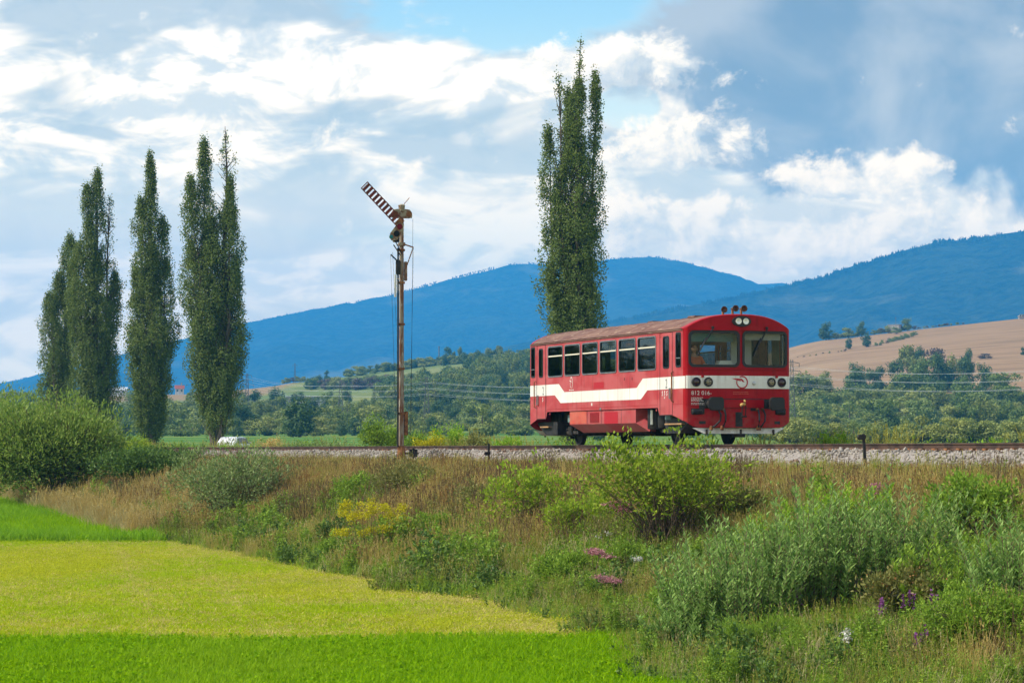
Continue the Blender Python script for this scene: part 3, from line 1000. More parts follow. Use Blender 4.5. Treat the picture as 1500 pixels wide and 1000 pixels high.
    # headstock, buffers, coupling, hoses
    for y0, y1, z0, z1 in ((-1.15, -0.70, 0.95, 1.215), (0.70, 1.12, 0.95, 1.215), (-0.16, 0.04, 0.47, 0.86), (-1.36, -1.0, 0.80, 0.955), (1.05, 1.38, 0.80, 0.96),
                           (-1.15, -0.97, 0.54, 0.62), (1.02, 1.2, 0.54, 0.62), (0.28, 0.5, 0.89, 0.97), (-0.7, 0.7, 1.195, 1.215), (-0.66, 0.66, 0.962, 0.972)):
        dk = MB(); ys = np.linspace(y0, y1, 5)
        for a, b in zip(ys[:-1], ys[1:]):
            dk.raw([ep((a, z0), 0.004), ep((b, z0), 0.004), ep((b, z1), 0.004), ep((a, z1), 0.004)], [(0, 1, 2, 3)])
        dk.build('headstock_plate_and_shade', M_BLACK, car, fix=False)  # flat black sheets: dark plates, and strips painting the overhang's shadow line
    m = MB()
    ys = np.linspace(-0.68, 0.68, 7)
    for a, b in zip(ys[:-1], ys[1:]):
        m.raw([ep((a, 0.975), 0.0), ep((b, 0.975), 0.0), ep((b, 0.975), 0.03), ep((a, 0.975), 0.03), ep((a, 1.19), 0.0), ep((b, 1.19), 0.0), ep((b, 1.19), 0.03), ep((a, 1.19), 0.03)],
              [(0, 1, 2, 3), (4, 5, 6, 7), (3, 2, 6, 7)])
    m.build('headstock', M_REDSHADE, car)
    sg = 1 if e == 0 else -1
    for y in (-0.875, 0.875):
        c = Vector(ep((y, 1.075), 0.0)); ax = (sg, 0, 0)
        b = MB().lathe(c, ax, [(-0.02, 0.13), (0.03, 0.13), (0.035, 0.10), (0.33, 0.095), (0.34, 0.075), (0.50, 0.075)], 20).build('buffer', M_BLACK, car, smooth=True)
        m = MB()
        hp = rrect(-0.205, 0.205, -0.17, 0.17, 0.09)
        m.prism(hp, lambda p: (c.x + sg * 0.50, c.y + p[0], c.z + p[1]), lambda p: (c.x + sg * 0.545, c.y + p[0] * 0.96, c.z + p[1] * 0.96))
        m.build('buffer_plate', M_RUBBER, b)
        m = MB().raw(*ring([(p[0] * 1.06, p[1] * 1.06) for p in hp], [(p[0] * 1.0, p[1] * 1.0) for p in hp],
                           lambda p, d: (c.x + sg * (0.49 + d), c.y + p[0], c.z + p[1]), 0.0, 0.03))
        m.build('buffer_rim', M_DUSTY, b)
    c = Vector(ep((0.0, 1.05), 0.0))
    hk = MB()
    hk.tube([c + Vector((sg * d, 0, z)) for d, z in ((-0.05, 0), (0.14, 0), (0.22, 0.03), (0.26, 0.09), (0.23, 0.13))], [0.05, 0.05, 0.045, 0.03, 0.02], 8)
    hk = hk.build('coupling_hook', M_YELLOW, car, smooth=True)
    m = MB()
    for w in (-0.055, 0.055):
        m.tube([c + Vector((sg * 0.2, w, -0.02)), c + Vector((sg * 0.19, w * 0.9, -0.30))], 0.014, 6)
    m.tube([c + Vector((sg * 0.19, -0.08, -0.31)), c + Vector((sg * 0.19, 0.08, -0.31))], 0.022, 8)
    m.build('screw_shackle', M_DUSTY, hk)
    for y, dy in ((-0.66, -0.11), (-0.50, -0.03), (0.48, 0.0), (0.64, -0.06)):
        p = Vector(ep((y, 0.93), 0.0))
        pts = [p + Vector((sg * a, b * dy * 2, c_)) for a, b, c_ in ((0, 0, 0), (0.09, 0, -0.01), (0.16, -0.2, -0.14), (0.17, -0.1, -0.30), (0.12, 0.5, -0.44), (0.07, 0.9, -0.49))]
        h = MB().tube(pts, 0.026, 8).build('brake_hose', M_RUBBER, car, smooth=True)
        MB().lathe(p, (sg, 0, 0), [(-0.01, 0.05), (0.05, 0.04), (0.09, 0.03)], 10).build('hose_valve', M_RUST, h)
        MB().lathe(pts[-1], (0.1, -0.2, -1), [(-0.05, 0.045), (0.06, 0.05)], 10).build('hose_coupling', M_RUST, h)
    # white guard beam at the bottom
    m = MB().prism([(-1.33, 0.435), (1.33, 0.435), (1.02, 0.285), (-1.02, 0.285)], lambda p: ep(p, -0.02), lambda p: ep(p, 0.015))
    m.build('guard_beam', M_CREAM, car)
    for y in (-0.95, -0.02, 0.98):
        p = Vector(ep((y, 0.33), 0.02)); MB().box(p.x - 0.02, p.x + 0.02, p.y - 0.025, p.y + 0.025, 0.25, 0.40).build('beam_bracket', M_DUSTY, car)
    p = Vector(ep((0.02, 0.22), -0.3)); MB().box(p.x - 0.1, p.x + 0.1, p.y - 0.18, p.y + 0.18, 0.19, 0.285).build('magnet_box', M_DUSTY, car)
    for y in (-1.2, 1.2):
        p = Vector(ep((y, 0.86), -0.01))
        MB().lathe(p - Vector((0, 0.15, 0)), (0, 1, 0), [(0, 0.05), (0.02, 0.075), (0.28, 0.075), (0.3, 0.05)], 12).build('auxiliary_socket', M_BLACK, car, smooth=True)
    # red-painted front part of the roof edge
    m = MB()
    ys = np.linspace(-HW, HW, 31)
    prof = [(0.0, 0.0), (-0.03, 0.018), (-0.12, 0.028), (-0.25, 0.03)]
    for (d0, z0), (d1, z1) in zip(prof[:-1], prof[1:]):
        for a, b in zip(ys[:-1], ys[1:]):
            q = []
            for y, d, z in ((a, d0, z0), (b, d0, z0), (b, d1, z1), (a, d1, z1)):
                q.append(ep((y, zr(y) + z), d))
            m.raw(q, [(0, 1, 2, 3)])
    m.build('roof_end', M_REDSHADE, car, smooth=True)

# roof skin with seams
m = MB(); ys = np.linspace(-HW, HW, 33)
xs = np.linspace(0, 1, 14)
for t0, t1 in zip(xs[:-1], xs[1:]):
    for a, b in zip(ys[:-1], ys[1:]):
        q = []
        for y, t in ((a, t0), (b, t0), (b, t1), (a, t1)):
            xr = xf(y) - 0.24; xl = -BODY_L - xr
            q.append((xl + (xr - xl) * t, y, zr(y) + 0.025))
        m.raw(q, [(0, 1, 2, 3)])
roof = m.build('roof', M_ROOF, car, smooth=True)
for x in np.linspace(-12.0, -1.0, 10):
    m = MB()
    for a, b in zip(ys[:-1], ys[1:]):
        m.raw([(x, a, zr(a) + 0.025), (x, b, zr(b) + 0.025), (x + 0.02, b, zr(b) + 0.04), (x + 0.02, a, zr(a) + 0.04), (x + 0.05, b, zr(b) + 0.025), (x + 0.05, a, zr(a) + 0.025)],
              [(0, 1, 2, 3), (3, 2, 4, 5)])
    m.build('roof_seam', M_ROOF, roof)
for x, y, w in ((-1.7, -0.5, 0.28), (-5.2, -0.4, 0.22), (-10.6, -0.15, 0.45), (-3.4, 0.3, 0.2)):
    MB().box(x - w, x + w, y - w * 0.7, y + w * 0.7, 3.42, 3.505).build('roof_vent', M_ROOF, roof, bevel=0.03)
MB().box(-12.7, -0.3, -1.40, 1.40, 3.02, 3.035).build('ceiling_panel', M_CEIL, car)
MB().box(-12.8, -0.1, -1.45, 1.45, 1.05, 1.10).build('cabin_floor', M_DUSTY, car)

# horns
for y, dz, L in ((-0.34, 0.0, 0.16), (-0.06, 0.03, 0.28), (0.19, 0.03, 0.28)):
    h = MB().lathe((-0.30, y, 3.61 + dz), (1, 0, 0), [(0, 0.03), (L * 0.5, 0.035), (L * 0.8, 0.055), (L, 0.09), (L + 0.012, 0.09), (L + 0.01, 0.076), (L * 0.8, 0.03)], 18)
    h = h.build('horn', M_HORN, car, smooth=True)
    MB().box(-0.27, -0.2, y - 0.02, y + 0.02, 3.44, 3.61 + dz).build('horn_bracket', M_RUST, h)

# side windows, both sides
for s in (-1, 1):
    def sp(p, d=0.0, s=s):
        return (p[0], s * (HW + d), p[1])
    for wi, (a, b) in enumerate(SIDE_WIN):
        fr = MB().raw(*ring(rrect(a, b, WZ0, WZ1, 0.10), rrect(a + 0.055, b - 0.055, WZ0 + 0.055, WZ1 - 0.055, 0.06), sp, -0.03, 0.008)).build('window_frame', M_RUBBER, car)
        MB().raw(*ring(rrect(a + 0.008, b - 0.008, WZ0 + 0.008, WZ1 - 0.008, 0.095), rrect(a + 0.03, b - 0.03, WZ0 + 0.03, WZ1 - 0.03, 0.08), sp, 0.007, 0.018)).build('frame_trim', M_ALU, fr)
        MB().box(a + 0.055, b - 0.055, min(s * (HW - 0.02), s * (HW + 0.012)), max(s * (HW - 0.02), s * (HW + 0.012)), WBAR - 0.018, WBAR + 0.018).build('window_bar', M_IVORY, fr)
        MB().raw(*sheet([(a + 0.05, WZ0 + 0.05), (b - 0.05, WZ0 + 0.05), (b - 0.05, WBAR), (a + 0.05, WBAR)], sp, -0.012)).build('pane', M_PANE, fr, fix=False)
        MB().raw(*sheet([(a + 0.05, WBAR), (b - 0.05, WBAR), (b - 0.05, WZ1 - 0.05), (a + 0.05, WZ1 - 0.05)], sp, -0.016)).build('vent_pane', M_VENT if wi in (2, 3, 5) else M_PANE, fr, fix=False)
    for a, b in CABWIN:
        fr = MB().raw(*ring(rrect(a, b, 2.06, 3.0, 0.08), rrect(a + 0.05, b - 0.05, 2.11, 2.95, 0.05), sp, -0.03, 0.010)).build('cab_window_frame', M_RUBBER, car)
        MB().raw(*sheet([(a + 0.04, 2.1), (b - 0.04, 2.1), (b - 0.04, 2.96), (a + 0.04, 2.96)], sp, -0.012)).build('cab_pane', M_PANE, fr, fix=False)
        MB().box(a + 0.05, b - 0.05, min(s * (HW - 0.01), s * (HW + 0.012)), max(s * (HW - 0.01), s * (HW + 0.012)), 2.30, 2.32).build('cab_window_bar', M_ALU, fr)
    # doors
    for (a, b), (wa, wb) in zip(DOORS, DOORWIN):
        d = MB().raw(*ring([(a, 0.785), (b, 0.785), (b, 3.03), (a, 3.03)], [(a + 0.022, 0.8), (b - 0.022, 0.8), (b - 0.022, 3.02), (a + 0.022, 3.02)], sp, 0.002, 0.006)).build('door', M_BLACK, car)
        fr = MB().raw(*ring(rrect(wa, wb, 2.05, 2.93, 0.09), rrect(wa + 0.04, wb - 0.04, 2.09, 2.89, 0.06), sp, -0.03, 0.010)).build('door_window_frame', M_RUBBER, d)
        MB().raw(*sheet([(wa + 0.03, 2.08), (wb - 0.03, 2.08), (wb - 0.03, 2.9), (wa + 0.03, 2.9)], sp, -0.012)).build('door_pane', M_PANE, d, fix=False)
        hx = a + 0.1 if a < -6 else b - 0.17
        MB().raw(*ring(rrect(hx, hx + 0.085, 1.22, 1.52, 0.03), rrect(hx + 0.025, hx + 0.06, 1.245, 1.495, 0.015), sp, 0.004, 0.05)).build('door_handle', M_ALU, d)
        gx_ = a - 0.08 if a < -6 else b + 0.07
        m = MB().tube([sp((gx_, 1.14), 0.01), sp((gx_, 1.16), 0.06), sp((gx_, 1.93), 0.06), sp((gx_, 1.95), 0.01)], 0.018, 8)
        m.build('grab_rail', M_RUST, car)
        st = MB().box(a - 0.05 if a < -6 else a + 0.05, b - 0.1 if a < -6 else b + 0.35, min(s * 1.05, s * 1.42), max(s * 1.05, s * 1.42), 0.53, 0.57)
        st = st.build('door_step', M_STEP, car)
        m = MB().box(a + 0.05, b, min(s * 1.02, s * 1.08), max(s * 1.02, s * 1.08), 0.55, 0.95); m.build('step_bracket', M_DUSTY, st)
        for z in (2.93, 3.0):
            p = Vector(sp((a + 0.08, z), 0.0)); MB().lathe(p, (0, s, 0), [(0, 0.02), (0.02, 0.015)], 8).build('marker_knob', M_RED, d)
    # stripe on the side, 3 mm proud
    poly_t = [(-12.86, 1.82), (-10.2, 1.82), (-9.70, 1.57), (-3.63, 1.57), (-3.14, 1.82), (-0.14, 1.82)]
    poly_b = [(-12.86, 1.49), (-10.57, 1.49), (-10.05, 1.25), (-3.29, 1.25), (-2.79, 1.49), (-0.14, 1.49)]
    m = MB()
    for i in range(5):
        m.raw(*sheet([poly_b[i], poly_b[i + 1], poly_t[i + 1], poly_t[i]], sp, 0.003))
    m.build('side_stripe', M_CREAM, car, fix=False)
    for e in (0, 1):      # stripe round the corner
        m = MB()
        ys = [1.535, 1.532, 1.52, 1.505, 1.50]
        P = []
        for y in ys:
            x = xf(y) + 0.003
            P.append((x if e == 0 else -BODY_L - x, s * (y + 0.003)))
        for (x0, y0), (x1, y1) in zip(P[:-1], P[1:]):
            m.raw([(x0, y0, 1.49), (x1, y1, 1.49), (x1, y1, 1.82), (x0, y0, 1.82)], [(0, 1, 2, 3)])
        m.build('corner_stripe', M_CREAM, car, fix=False)
    # engine casing
    m = MB()
    prof = [(1.50, 1.0), (1.50, 0.60), (1.20, 0.36)]
    X0 = [(-9.33, -3.79), (-9.33, -3.79), (-8.95, -3.5)]
    V = []
    for (y, z), (a, b) in zip(prof, X0):
        V += [(a, s * y, z), (b, s * y, z)]
    m.raw(V, [(0, 1, 3, 2), (2, 3, 5, 4)])
    m.raw([(-9.33, s * 1.5, 1.0), (-9.33, s * 1.5, 0.6), (-8.95, s * 1.2, 0.36), (-9.33, s * 0.9, 0.36), (-9.33, s * 0.9, 1.0)], [(0, 1, 2, 3, 4)])
    m.raw([(-3.79, s * 1.5, 1.0), (-3.79, s * 1.5, 0.6), (-3.5, s * 1.2, 0.36), (-3.79, s * 0.9, 0.36), (-3.79, s * 0.9, 1.0)], [(0, 1, 2, 3, 4)])
    cas = m.build('engine_casing', M_RED, car)
    lp = lambda x0, x1, z0, z1, d: ([(x0, s * (1.50 + d), z0), (x1, s * (1.50 + d), z0), (x1, s * (1.50 + d), z1), (x0, s * (1.50 + d), z1)], [(0, 1, 2, 3)])
    MB().raw(*lp(-9.30, -7.85, 0.62, 0.985, 0.004)).build('casing_panel', M_REDORANGE, cas, fix=False)
    m = MB().raw(*lp(-6.35, -5.22, 0.60, 0.93, 0.004))
    m.raw([(-6.35, s * 1.504, 0.60), (-5.22, s * 1.504, 0.60), (-4.85, s * 1.214, 0.362), (-6.0, s * 1.214, 0.362)], [(0, 1, 2, 3)])
    m.build('casing_panel', M_LOGO, cas, fix=False, label='darker red repainted panel')
    for x in (-7.8, -6.6, -4.95):
        m = MB().raw(*lp(x, x + 0.018, 0.6, 0.99, 0.005)); m.build('panel_gap', M_BLACK, cas, fix=False)
    MB().raw(*lp(-7.55, -6.78, 0.63, 0.93, 0.003)).build('louvre_opening', M_LOGO, cas, fix=False)
    for i in range(8):
        z = 0.645 + i * 0.036
        m = MB().raw([(-7.53, s * 1.506, z), (-6.80, s * 1.506, z), (-6.80, s * 1.525, z + 0.02), (-7.53, s * 1.525, z + 0.02), (-6.80, s * 1.506, z + 0.022), (-7.53, s * 1.506, z + 0.022)],
                     [(0, 1, 2, 3), (3, 2, 4, 5)])
        m.build('louvre', M_RED, cas, fix=False)
    # panel joints and sill line
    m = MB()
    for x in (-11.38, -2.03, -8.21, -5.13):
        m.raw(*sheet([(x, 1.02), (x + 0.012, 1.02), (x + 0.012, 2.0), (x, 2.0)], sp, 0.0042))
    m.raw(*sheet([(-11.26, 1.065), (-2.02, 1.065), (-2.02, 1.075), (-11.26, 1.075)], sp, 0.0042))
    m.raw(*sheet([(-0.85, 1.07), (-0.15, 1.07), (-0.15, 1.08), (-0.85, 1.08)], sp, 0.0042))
    m.build('panel_joint', M_REDSHADE, car, fix=False)
    for x in (-6.95, -4.62, -4.0):
        z = 1.62 if x == -4.3 else 1.88
        if x != -6.95:
            MB().raw(*sheet([(x, 1.80), (x + 0.045, 1.80), (x + 0.045, 1.88), (x, 1.88)], sp, 0.004)).build('side_vent', M_BLACK, car, fix=False)
    MB().raw(*sheet([(-7.13, 1.62), (-6.27, 1.62), (-6.27, 1.80), (-7.13, 1.80)], sp, 0.004)).build('route_board_plate', M_LOGO, car, fix=False)
    MB().raw(*sheet([(-7.35, 1.13), (-7.25, 1.13), (-7.25, 1.21), (-7.35, 1.21)], sp, 0.004)).build('data_plate', M_WHITE, car, fix=False)
    MB().raw(*sheet([(-6.62, 1.0), (-6.5, 1.0), (-6.5, 1.06), (-6.62, 1.06)], sp, 0.006)).build('data_plate', M_ALU, car, fix=False)
    m = MB()
    for i in range(9):
        x = -7.15 + i * 0.17
        m.raw(*sheet([(x, 1.13), (x + 0.12, 1.13), (x + 0.12, 1.20), (x, 1.20)], sp, 0.004))
    m.build('faded_lettering', M_RED, car, fix=False)

# interior: bulkheads, seats, destination display
for x0 in (-2.02, -11.30):
    m = MB()
    for y0, y1, z0, z1 in ((-1.45, -0.42, 1.1, 2.0), (-1.45, -1.15, 2.0, 3.0), (-0.55, -0.42, 2.0, 3.0), (-0.42, 0.35, 2.72, 3.0), (0.35, 1.45, 1.1, 2.0), (0.35, 0.5, 2.0, 3.0), (1.2, 1.45, 2.0, 3.0), (-1.15, 1.2, 2.85, 3.0)):
        m.box(x0 - 0.03, x0 + 0.03, y0, y1, z0, z1)
    m.build('bulkhead', M_BULK, car, fix=False)
for i in range(11):
    x = -10.7 + i * 0.78
    for y in (-0.85, 0.85):
        sm = MB().box(x, x + 0.42, y - 0.46, y + 0.46, 1.42, 1.54).build('passenger_seat', M_SEAT, car, bevel=0.03)
        q = x if i % 2 else x + 0.42
        MB().box(q - 0.05, q + 0.05, y - 0.46, y + 0.46, 1.5, 2.18).build('seat_back', M_SEAT, sm, bevel=0.04)
dsp = MB().box(-4.95, -3.85, -1.44, -1.40, 2.72, 2.92).build('destination_display', M_BLACK, car)


def emit_mat(name, c, s):
    mt = bpy.data.materials.new(name); mt.use_nodes = True
    k = NT(mt.node_tree); e = k.node('ShaderNodeEmission'); e.inputs[0].default_value = (*c, 1); e.inputs[1].default_value = s
    o = k.node('ShaderNodeOutputMaterial'); k.t.links.new(e.outputs[0], o.inputs[0])
    return mt


def text_mesh(txt, size, mat, align='LEFT', extrude=0.0):
    cu = bpy.data.curves.new('txt', 'FONT'); cu.body = txt; cu.size = size; cu.align_x = align; cu.extrude = extrude
    o = bpy.data.objects.new('txt', cu); COL.objects.link(o)
    bpy.context.view_layer.update()
    me = bpy.data.meshes.new_from_object(o.evaluated_get(bpy.context.evaluated_depsgraph_get()))
    bpy.data.objects.remove(o); bpy.data.curves.remove(cu)
    me.materials.clear(); me.materials.append(mat)
    return me


def on_front(me, y, z, d=0.006, slant=0.0):
    co = np.empty(len(me.vertices) * 3, np.float32); me.vertices.foreach_get('co', co); co = co.reshape(-1, 3)
    out = np.array([(xf(y + c[0]) + d, y + c[0], z + c[1]) for c in co], np.float32)
    me.vertices.foreach_set('co', out.ravel()); me.update()
    return me


def on_side(me, x, z, d=0.006, k_=1.0):
    co = np.empty(len(me.vertices) * 3, np.float32); me.vertices.foreach_get('co', co); co = co.reshape(-1, 3)
    out = np.stack([x + co[:, 0] * k_, np.full(len(co), -HW - d), z + co[:, 1] * k_], -1).astype(np.float32)
    me.vertices.foreach_set('co', out.ravel()); me.update()
    return me

t = text_mesh('Zvolen os.', 0.15, emit_mat('orange_diodes', (1.0, 0.30, 0.03), 0.5))
t = on_side(t, -4.7, 2.77, -0.092)
obj('display_text', t, dsp)
obj('running_number', on_front(text_mesh('812 016-', 0.155, M_WHITE), -1.36, 1.315), car)
for z, w, n in ((1.235, 0.3, 1), (1.205, 0.26, 1), (1.175, 0.3, 1), (1.145, 0.34, 1), (1.055, 0.42, 1), (1.09, 0.36, 1)):
    m = MB()
    y = -1.36
    while y < -1.36 + w:
        ww = random.uniform(0.025, 0.06)
        m.raw([(xf(y) + 0.006, y, z), (xf(y + ww) + 0.006, y + ww, z), (xf(y + ww) + 0.006, y + ww, z + 0.014), (xf(y) + 0.006, y, z + 0.014)], [(0, 1, 2, 3)])
        y += ww + 0.015
    m.build('small_print', M_WHITE, car, fix=False)
for z in (1.38, 1.335):
    m = MB(); y = -0.22
    while y < 0.22:
        ww = random.uniform(0.02, 0.05)
        m.raw([(xf(y) + 0.006, y, z), (xf(y + ww) + 0.006, y + ww, z), (xf(y + ww) + 0.006, y + ww, z + 0.022), (xf(y) + 0.006, y, z + 0.022)], [(0, 1, 2, 3)])
        y += ww + 0.012
    m.build('small_print', M_REDORANGE, car, fix=False)
for a, x in ((-12.0, -11.72), (-1.4, -1.42)):
    me = text_mesh('2', 0.36, M_GREYTXT)
    co = np.empty(len(me.vertices) * 3, np.float32); me.vertices.foreach_get('co', co); co = co.reshape(-1, 3); co[:, 0] *= 0.8
    me.vertices.foreach_set('co', co.ravel())
    obj('class_number', on_side(me, x, 1.52), car)
m = MB()
for bx, n in ((-1.68, 3), (-11.72, 1)):
    for i in range(n):
        for j in range(3):
            x = bx + i * 0.17; z = 1.39 - j * 0.075
            if j == 2 and i != 1: continue
            a = random.uniform(0.04, 0.07)
            m.raw([(x, -HW - 0.005, z), (x + a, -HW - 0.005, z), (x + a, -HW - 0.005, z + 0.03), (x, -HW - 0.005, z + 0.03)], [(0, 1, 2, 3)])
            m.raw([(x + 0.02, -HW - 0.005, z + 0.035), (x + 0.08, -HW - 0.005, z + 0.035), (x + 0.08, -HW - 0.005, z + 0.055), (x + 0.02, -HW - 0.005, z + 0.055)], [(0, 1, 2, 3)])
m.build('door_pictogram', M_WHITE, car, fix=False)


# operator's emblem: an open ring with a wing-like beak
def arc_band(cx, cy_, rx, ry, w, a0, a1, n=36, taper=0.35):
    V = []; F = []
    for i in range(n + 1):
        t = i / n; a = R(a0 + (a1 - a0) * t)
        ww = w * (taper + (1 - taper) * math.sin(math.pi * min(1, 0.12 + 0.88 * t)) ** 0.5)
        V.append((cx + (rx - ww / 2) * math.cos(a), cy_ + (ry - ww / 2) * math.sin(a), 0))
        V.append((cx + (rx + ww / 2) * math.cos(a), cy_ + (ry + ww / 2) * math.sin(a), 0))
    for i in range(n):
        F.append((2 * i, 2 * i + 1, 2 * i + 3, 2 * i + 2))
    return V, F

m = MB().raw(*arc_band(0, 0, 0.155, 0.155, 0.035, 118, -205, taper=0.6))
m.raw([(-0.30, 0.105, 0), (-0.02, 0.10, 0), (0.03, 0.06, 0), (0.075, 0.0, 0), (-0.14, 0.05, 0)], [(0, 1, 2), (0, 2, 4), (4, 2, 3)])
obj('front_emblem', on_front(m.mesh('front_emblem', M_LOGO, fix=False), 0.02, 1.655, 0.036), car)
m = MB().raw(*arc_band(0, 0, 0.15, 0.23, 0.045, 140, -70, taper=0.6))
m.raw(*arc_band(0.0, -0.02, 0.13, 0.2, 0.035, 165, 250, taper=0.7))
m.raw([(-0.27, 0.10, 0), (-0.04, 0.10, 0), (0.01, 0.05, 0), (0.02, 0.0, 0), (-0.1, 0.06, 0)], [(0, 1, 2), (0, 2, 4), (4, 2, 3)])
for i in range(7):
    x = -0.27 + i * 0.085
    m.raw([(x, -0.31, 0), (x + 0.065, -0.31, 0), (x + 0.065, -0.275, 0), (x, -0.275, 0)], [(0, 1, 2, 3)])
obj('side_emblem', on_side(m.mesh('side_emblem', M_WHITE, fix=False), -9.08, 1.83, 0.005, 0.72), car)
m = MB().lathe((xf(0.37) + 0.03, 0.37, 1.63), (1, 0, 0), [(0, 0.045), (0.02, 0.05), (0.03, 0.02)], 12)
m.build('crest_badge', M_ALU, car)

# under the floor
MB().box(-12.6, -0.35, -0.95, 0.95, 0.72, 1.04).build('underframe', M_DUSTY, car)
m = MB(); m.box(-9.2, -3.9, -1.15, 1.15, 0.33, 0.9); m.box(-8.2, -4.4, -0.7, 0.7, 0.26, 0.4); m.build('engine_unit', M_DUSTY, car, bevel=0.03)
for nm_, xa, xb, xc, xd in (('rear_equipment_box', -12.78, -10.95, -12.0, -10.95), ('front_equipment_box', -2.0, -0.22, -2.0, -0.95)):
    m = MB().prism([(xa, 0.70), (xa, 0.62), (xc, 0.30), (xd, 0.30), (xb, 0.62), (xb, 0.70)], lambda p: (p[0], -1.32, p[1]), lambda p: (p[0], 1.32, p[1]))
    m.build(nm_, M_BLACK, car)
for s in (-1, 1):
    for x, r, z0 in ((-3.2, 0.24, 0.42), (-2.6, 0.17, 0.45)):
        MB().lathe((x, s * 1.12, z0), (0, 0, 1), [(0, r * 0.9), (0.03, r), (0.55, r), (0.58, r * 0.9)], 18).build('air_tank', M_BLACK, car, smooth=True)
    m = MB().tube([(-3.05, s * 1.30, 0.55), (-3.05, s * 1.30, 0.95)], 0.05, 8); m.build('filter_pipe', M_ALU, car)
    for x in (-2.25, -11.2):
        m = MB().raw([(x - 0.06, s * 1.48, 0.98), (x + 0.06, s * 1.48, 0.98), (x + 0.05, s * 1.48, 0.93), (x, s * 1.48, 0.90), (x - 0.05, s * 1.48, 0.93)], [(0, 1, 2, 3, 4)])
        m.build('jacking_bracket', M_RED, car, fix=False)
for ax in (-2.5, -10.5):
    w = MB().tube([(ax, -0.9, 0.42), (ax, 0.9, 0.42)], 0.08, 12).build('wheelset', M_DUSTY, car)
    for s in (-1, 1):
        MB().lathe((ax, s * 0.69, 0.42), (0, s, 0), [(0, 0.44), (0.03, 0.44), (0.035, 0.42), (0.12, 0.42), (0.125, 0.36), (0.08, 0.34), (0.08, 0.15), (0.13, 0.14)], 32).build('wheel', M_BLACK, w, smooth=True)
        b = MB().box(ax - 0.17, ax + 0.17, s * 0.98 - 0.1, s * 0.98 + 0.1, 0.28, 0.60)
        b = b.build('axle_box', M_DUSTY, car, bevel=0.03)
        for q in (-0.36, 0.36):
            m = MB()
            pts = [(ax + q + 0.075 * math.cos(t), s * 0.98 + 0.075 * math.sin(t), 0.42 + t * 0.0105) for t in np.arange(0, 31, 0.6)]
            m.tube(pts, 0.02, 5).build('coil_spring', M_DUSTY, b)
        MB().box(ax - 0.62, ax + 0.62, s * 0.98 - 0.06, s * 0.98 + 0.06, 0.33, 0.42).build('spring_beam', M_DUSTY, b)
        MB().box(ax + 0.52, ax + 0.95, s * 1.22 - 0.12, s * 1.22 + 0.12, 0.66, 0.90).build('grey_equipment_box', M_LINING, car, bevel=0.02)

# driver's cab furniture
m = MB().box(-0.5, -0.1, -1.3, 1.3, 1.6, 2.07); m.build('cab_desk', M_BULK, car, bevel=0.03)
m = MB().prism([(-0.62, 2.07), (-0.16, 2.07), (-0.24, 2.24), (-0.56, 2.24)], lambda p: (-0.42 , p[1] * 0 + p[0] * 1.0 + 0.1, p[1]), lambda p: (-0.14, p[0] * 1.0 + 0.1, p[1]))
m.build('control_cabinet', pmat('cream_cabinet', (0.66, 0.68, 0.6), rough=0.6), car)
MB().box(-0.13, -0.12, -1.30, -0.10, 2.74, 2.97).build('sun_blind', M_TEAL, car)
MB().box(-0.13, -0.12, 0.12, 1.28, 2.80, 2.97).build('sun_blind', pmat('grey_blind', (0.35, 0.36, 0.33), rough=0.8), car)
MB().box(-0.9, -0.86, 0.15, 0.75, 2.0, 2.95).build('cab_partition', pmat('pale_partition', (0.45, 0.47, 0.45), rough=0.7), car)
m = MB().box(-1.05, -0.65, -1.22, -0.68, 1.52, 1.64); m.box(-1.1, -1.03, -1.2, -0.7, 1.6, 2.3); m.build('driver_seat', M_SEAT, car, bevel=0.03)


# ------------------------------------------------------------------ driver
def skin_body(name, verts, edges, radii, mat, parent=None, root=0, sub=2, **kw):
    me = bpy.data.meshes.new(name); me.from_pydata(verts, edges, [])
    o = obj(name, me, parent, **kw)
    md = o.modifiers.new('skin', 'SKIN'); md.use_smooth_shade = True
    for i, r in enumerate(radii):
        sv = me.skin_vertices[0].data[i]; sv.radius = (r, r) if not isinstance(r, tuple) else r
        sv.use_root = (i == root)
    s2 = o.modifiers.new('sub', 'SUBSURF'); s2.levels = sub; s2.render_levels = sub
    me.materials.append(mat)
    return o


M_SKIN = pmat('skin', (0.42, 0.24, 0.17), (0.48, 0.28, 0.2), 8.0, rough=0.55)
M_ORANGE = pmat('orange_shirt', (0.62, 0.13, 0.05), (0.55, 0.1, 0.04), 10.0, rough=0.85)
M_TROUS = pmat('dark_trousers', (0.02, 0.025, 0.035), rough=0.9)
dx, dy = xy(-0.82, -0.95)
per = empty('person', (dx, dy, RAIL_Z + 1.29), TRACK_RZ, label='driver in an orange shirt sitting behind the left windscreen', cat='person')
bv = [(0, 0, 0.52), (0.02, 0, 0.75), (0.0, 0, 1.0), (0.0, 0, 1.10), (0.02, 0, 1.2),            # pelvis, belly, chest, neck, jaw
      (0.0, -0.19, 1.02), (0.12, -0.27, 0.80), (0.36, -0.16, 0.86),                             # right arm
      (0.0, 0.19, 1.02), (0.12, 0.27, 0.80), (0.36, 0.18, 0.86),                                # left arm
      (0.12, -0.10, 0.5), (0.48, -0.13, 0.5), (0.46, -0.13, 0.08), (0.6, -0.13, 0.04),
      (0.12, 0.10, 0.5), (0.48, 0.13, 0.5), (0.46, 0.13, 0.08), (0.6, 0.13, 0.04)]
be = [(0, 1), (1, 2), (2, 3), (3, 4), (2, 5), (5, 6), (6, 7), (2, 8), (8, 9), (9, 10), (0, 11), (11, 12), (12, 13), (13, 14), (0, 15), (15, 16), (16, 17), (17, 18)]
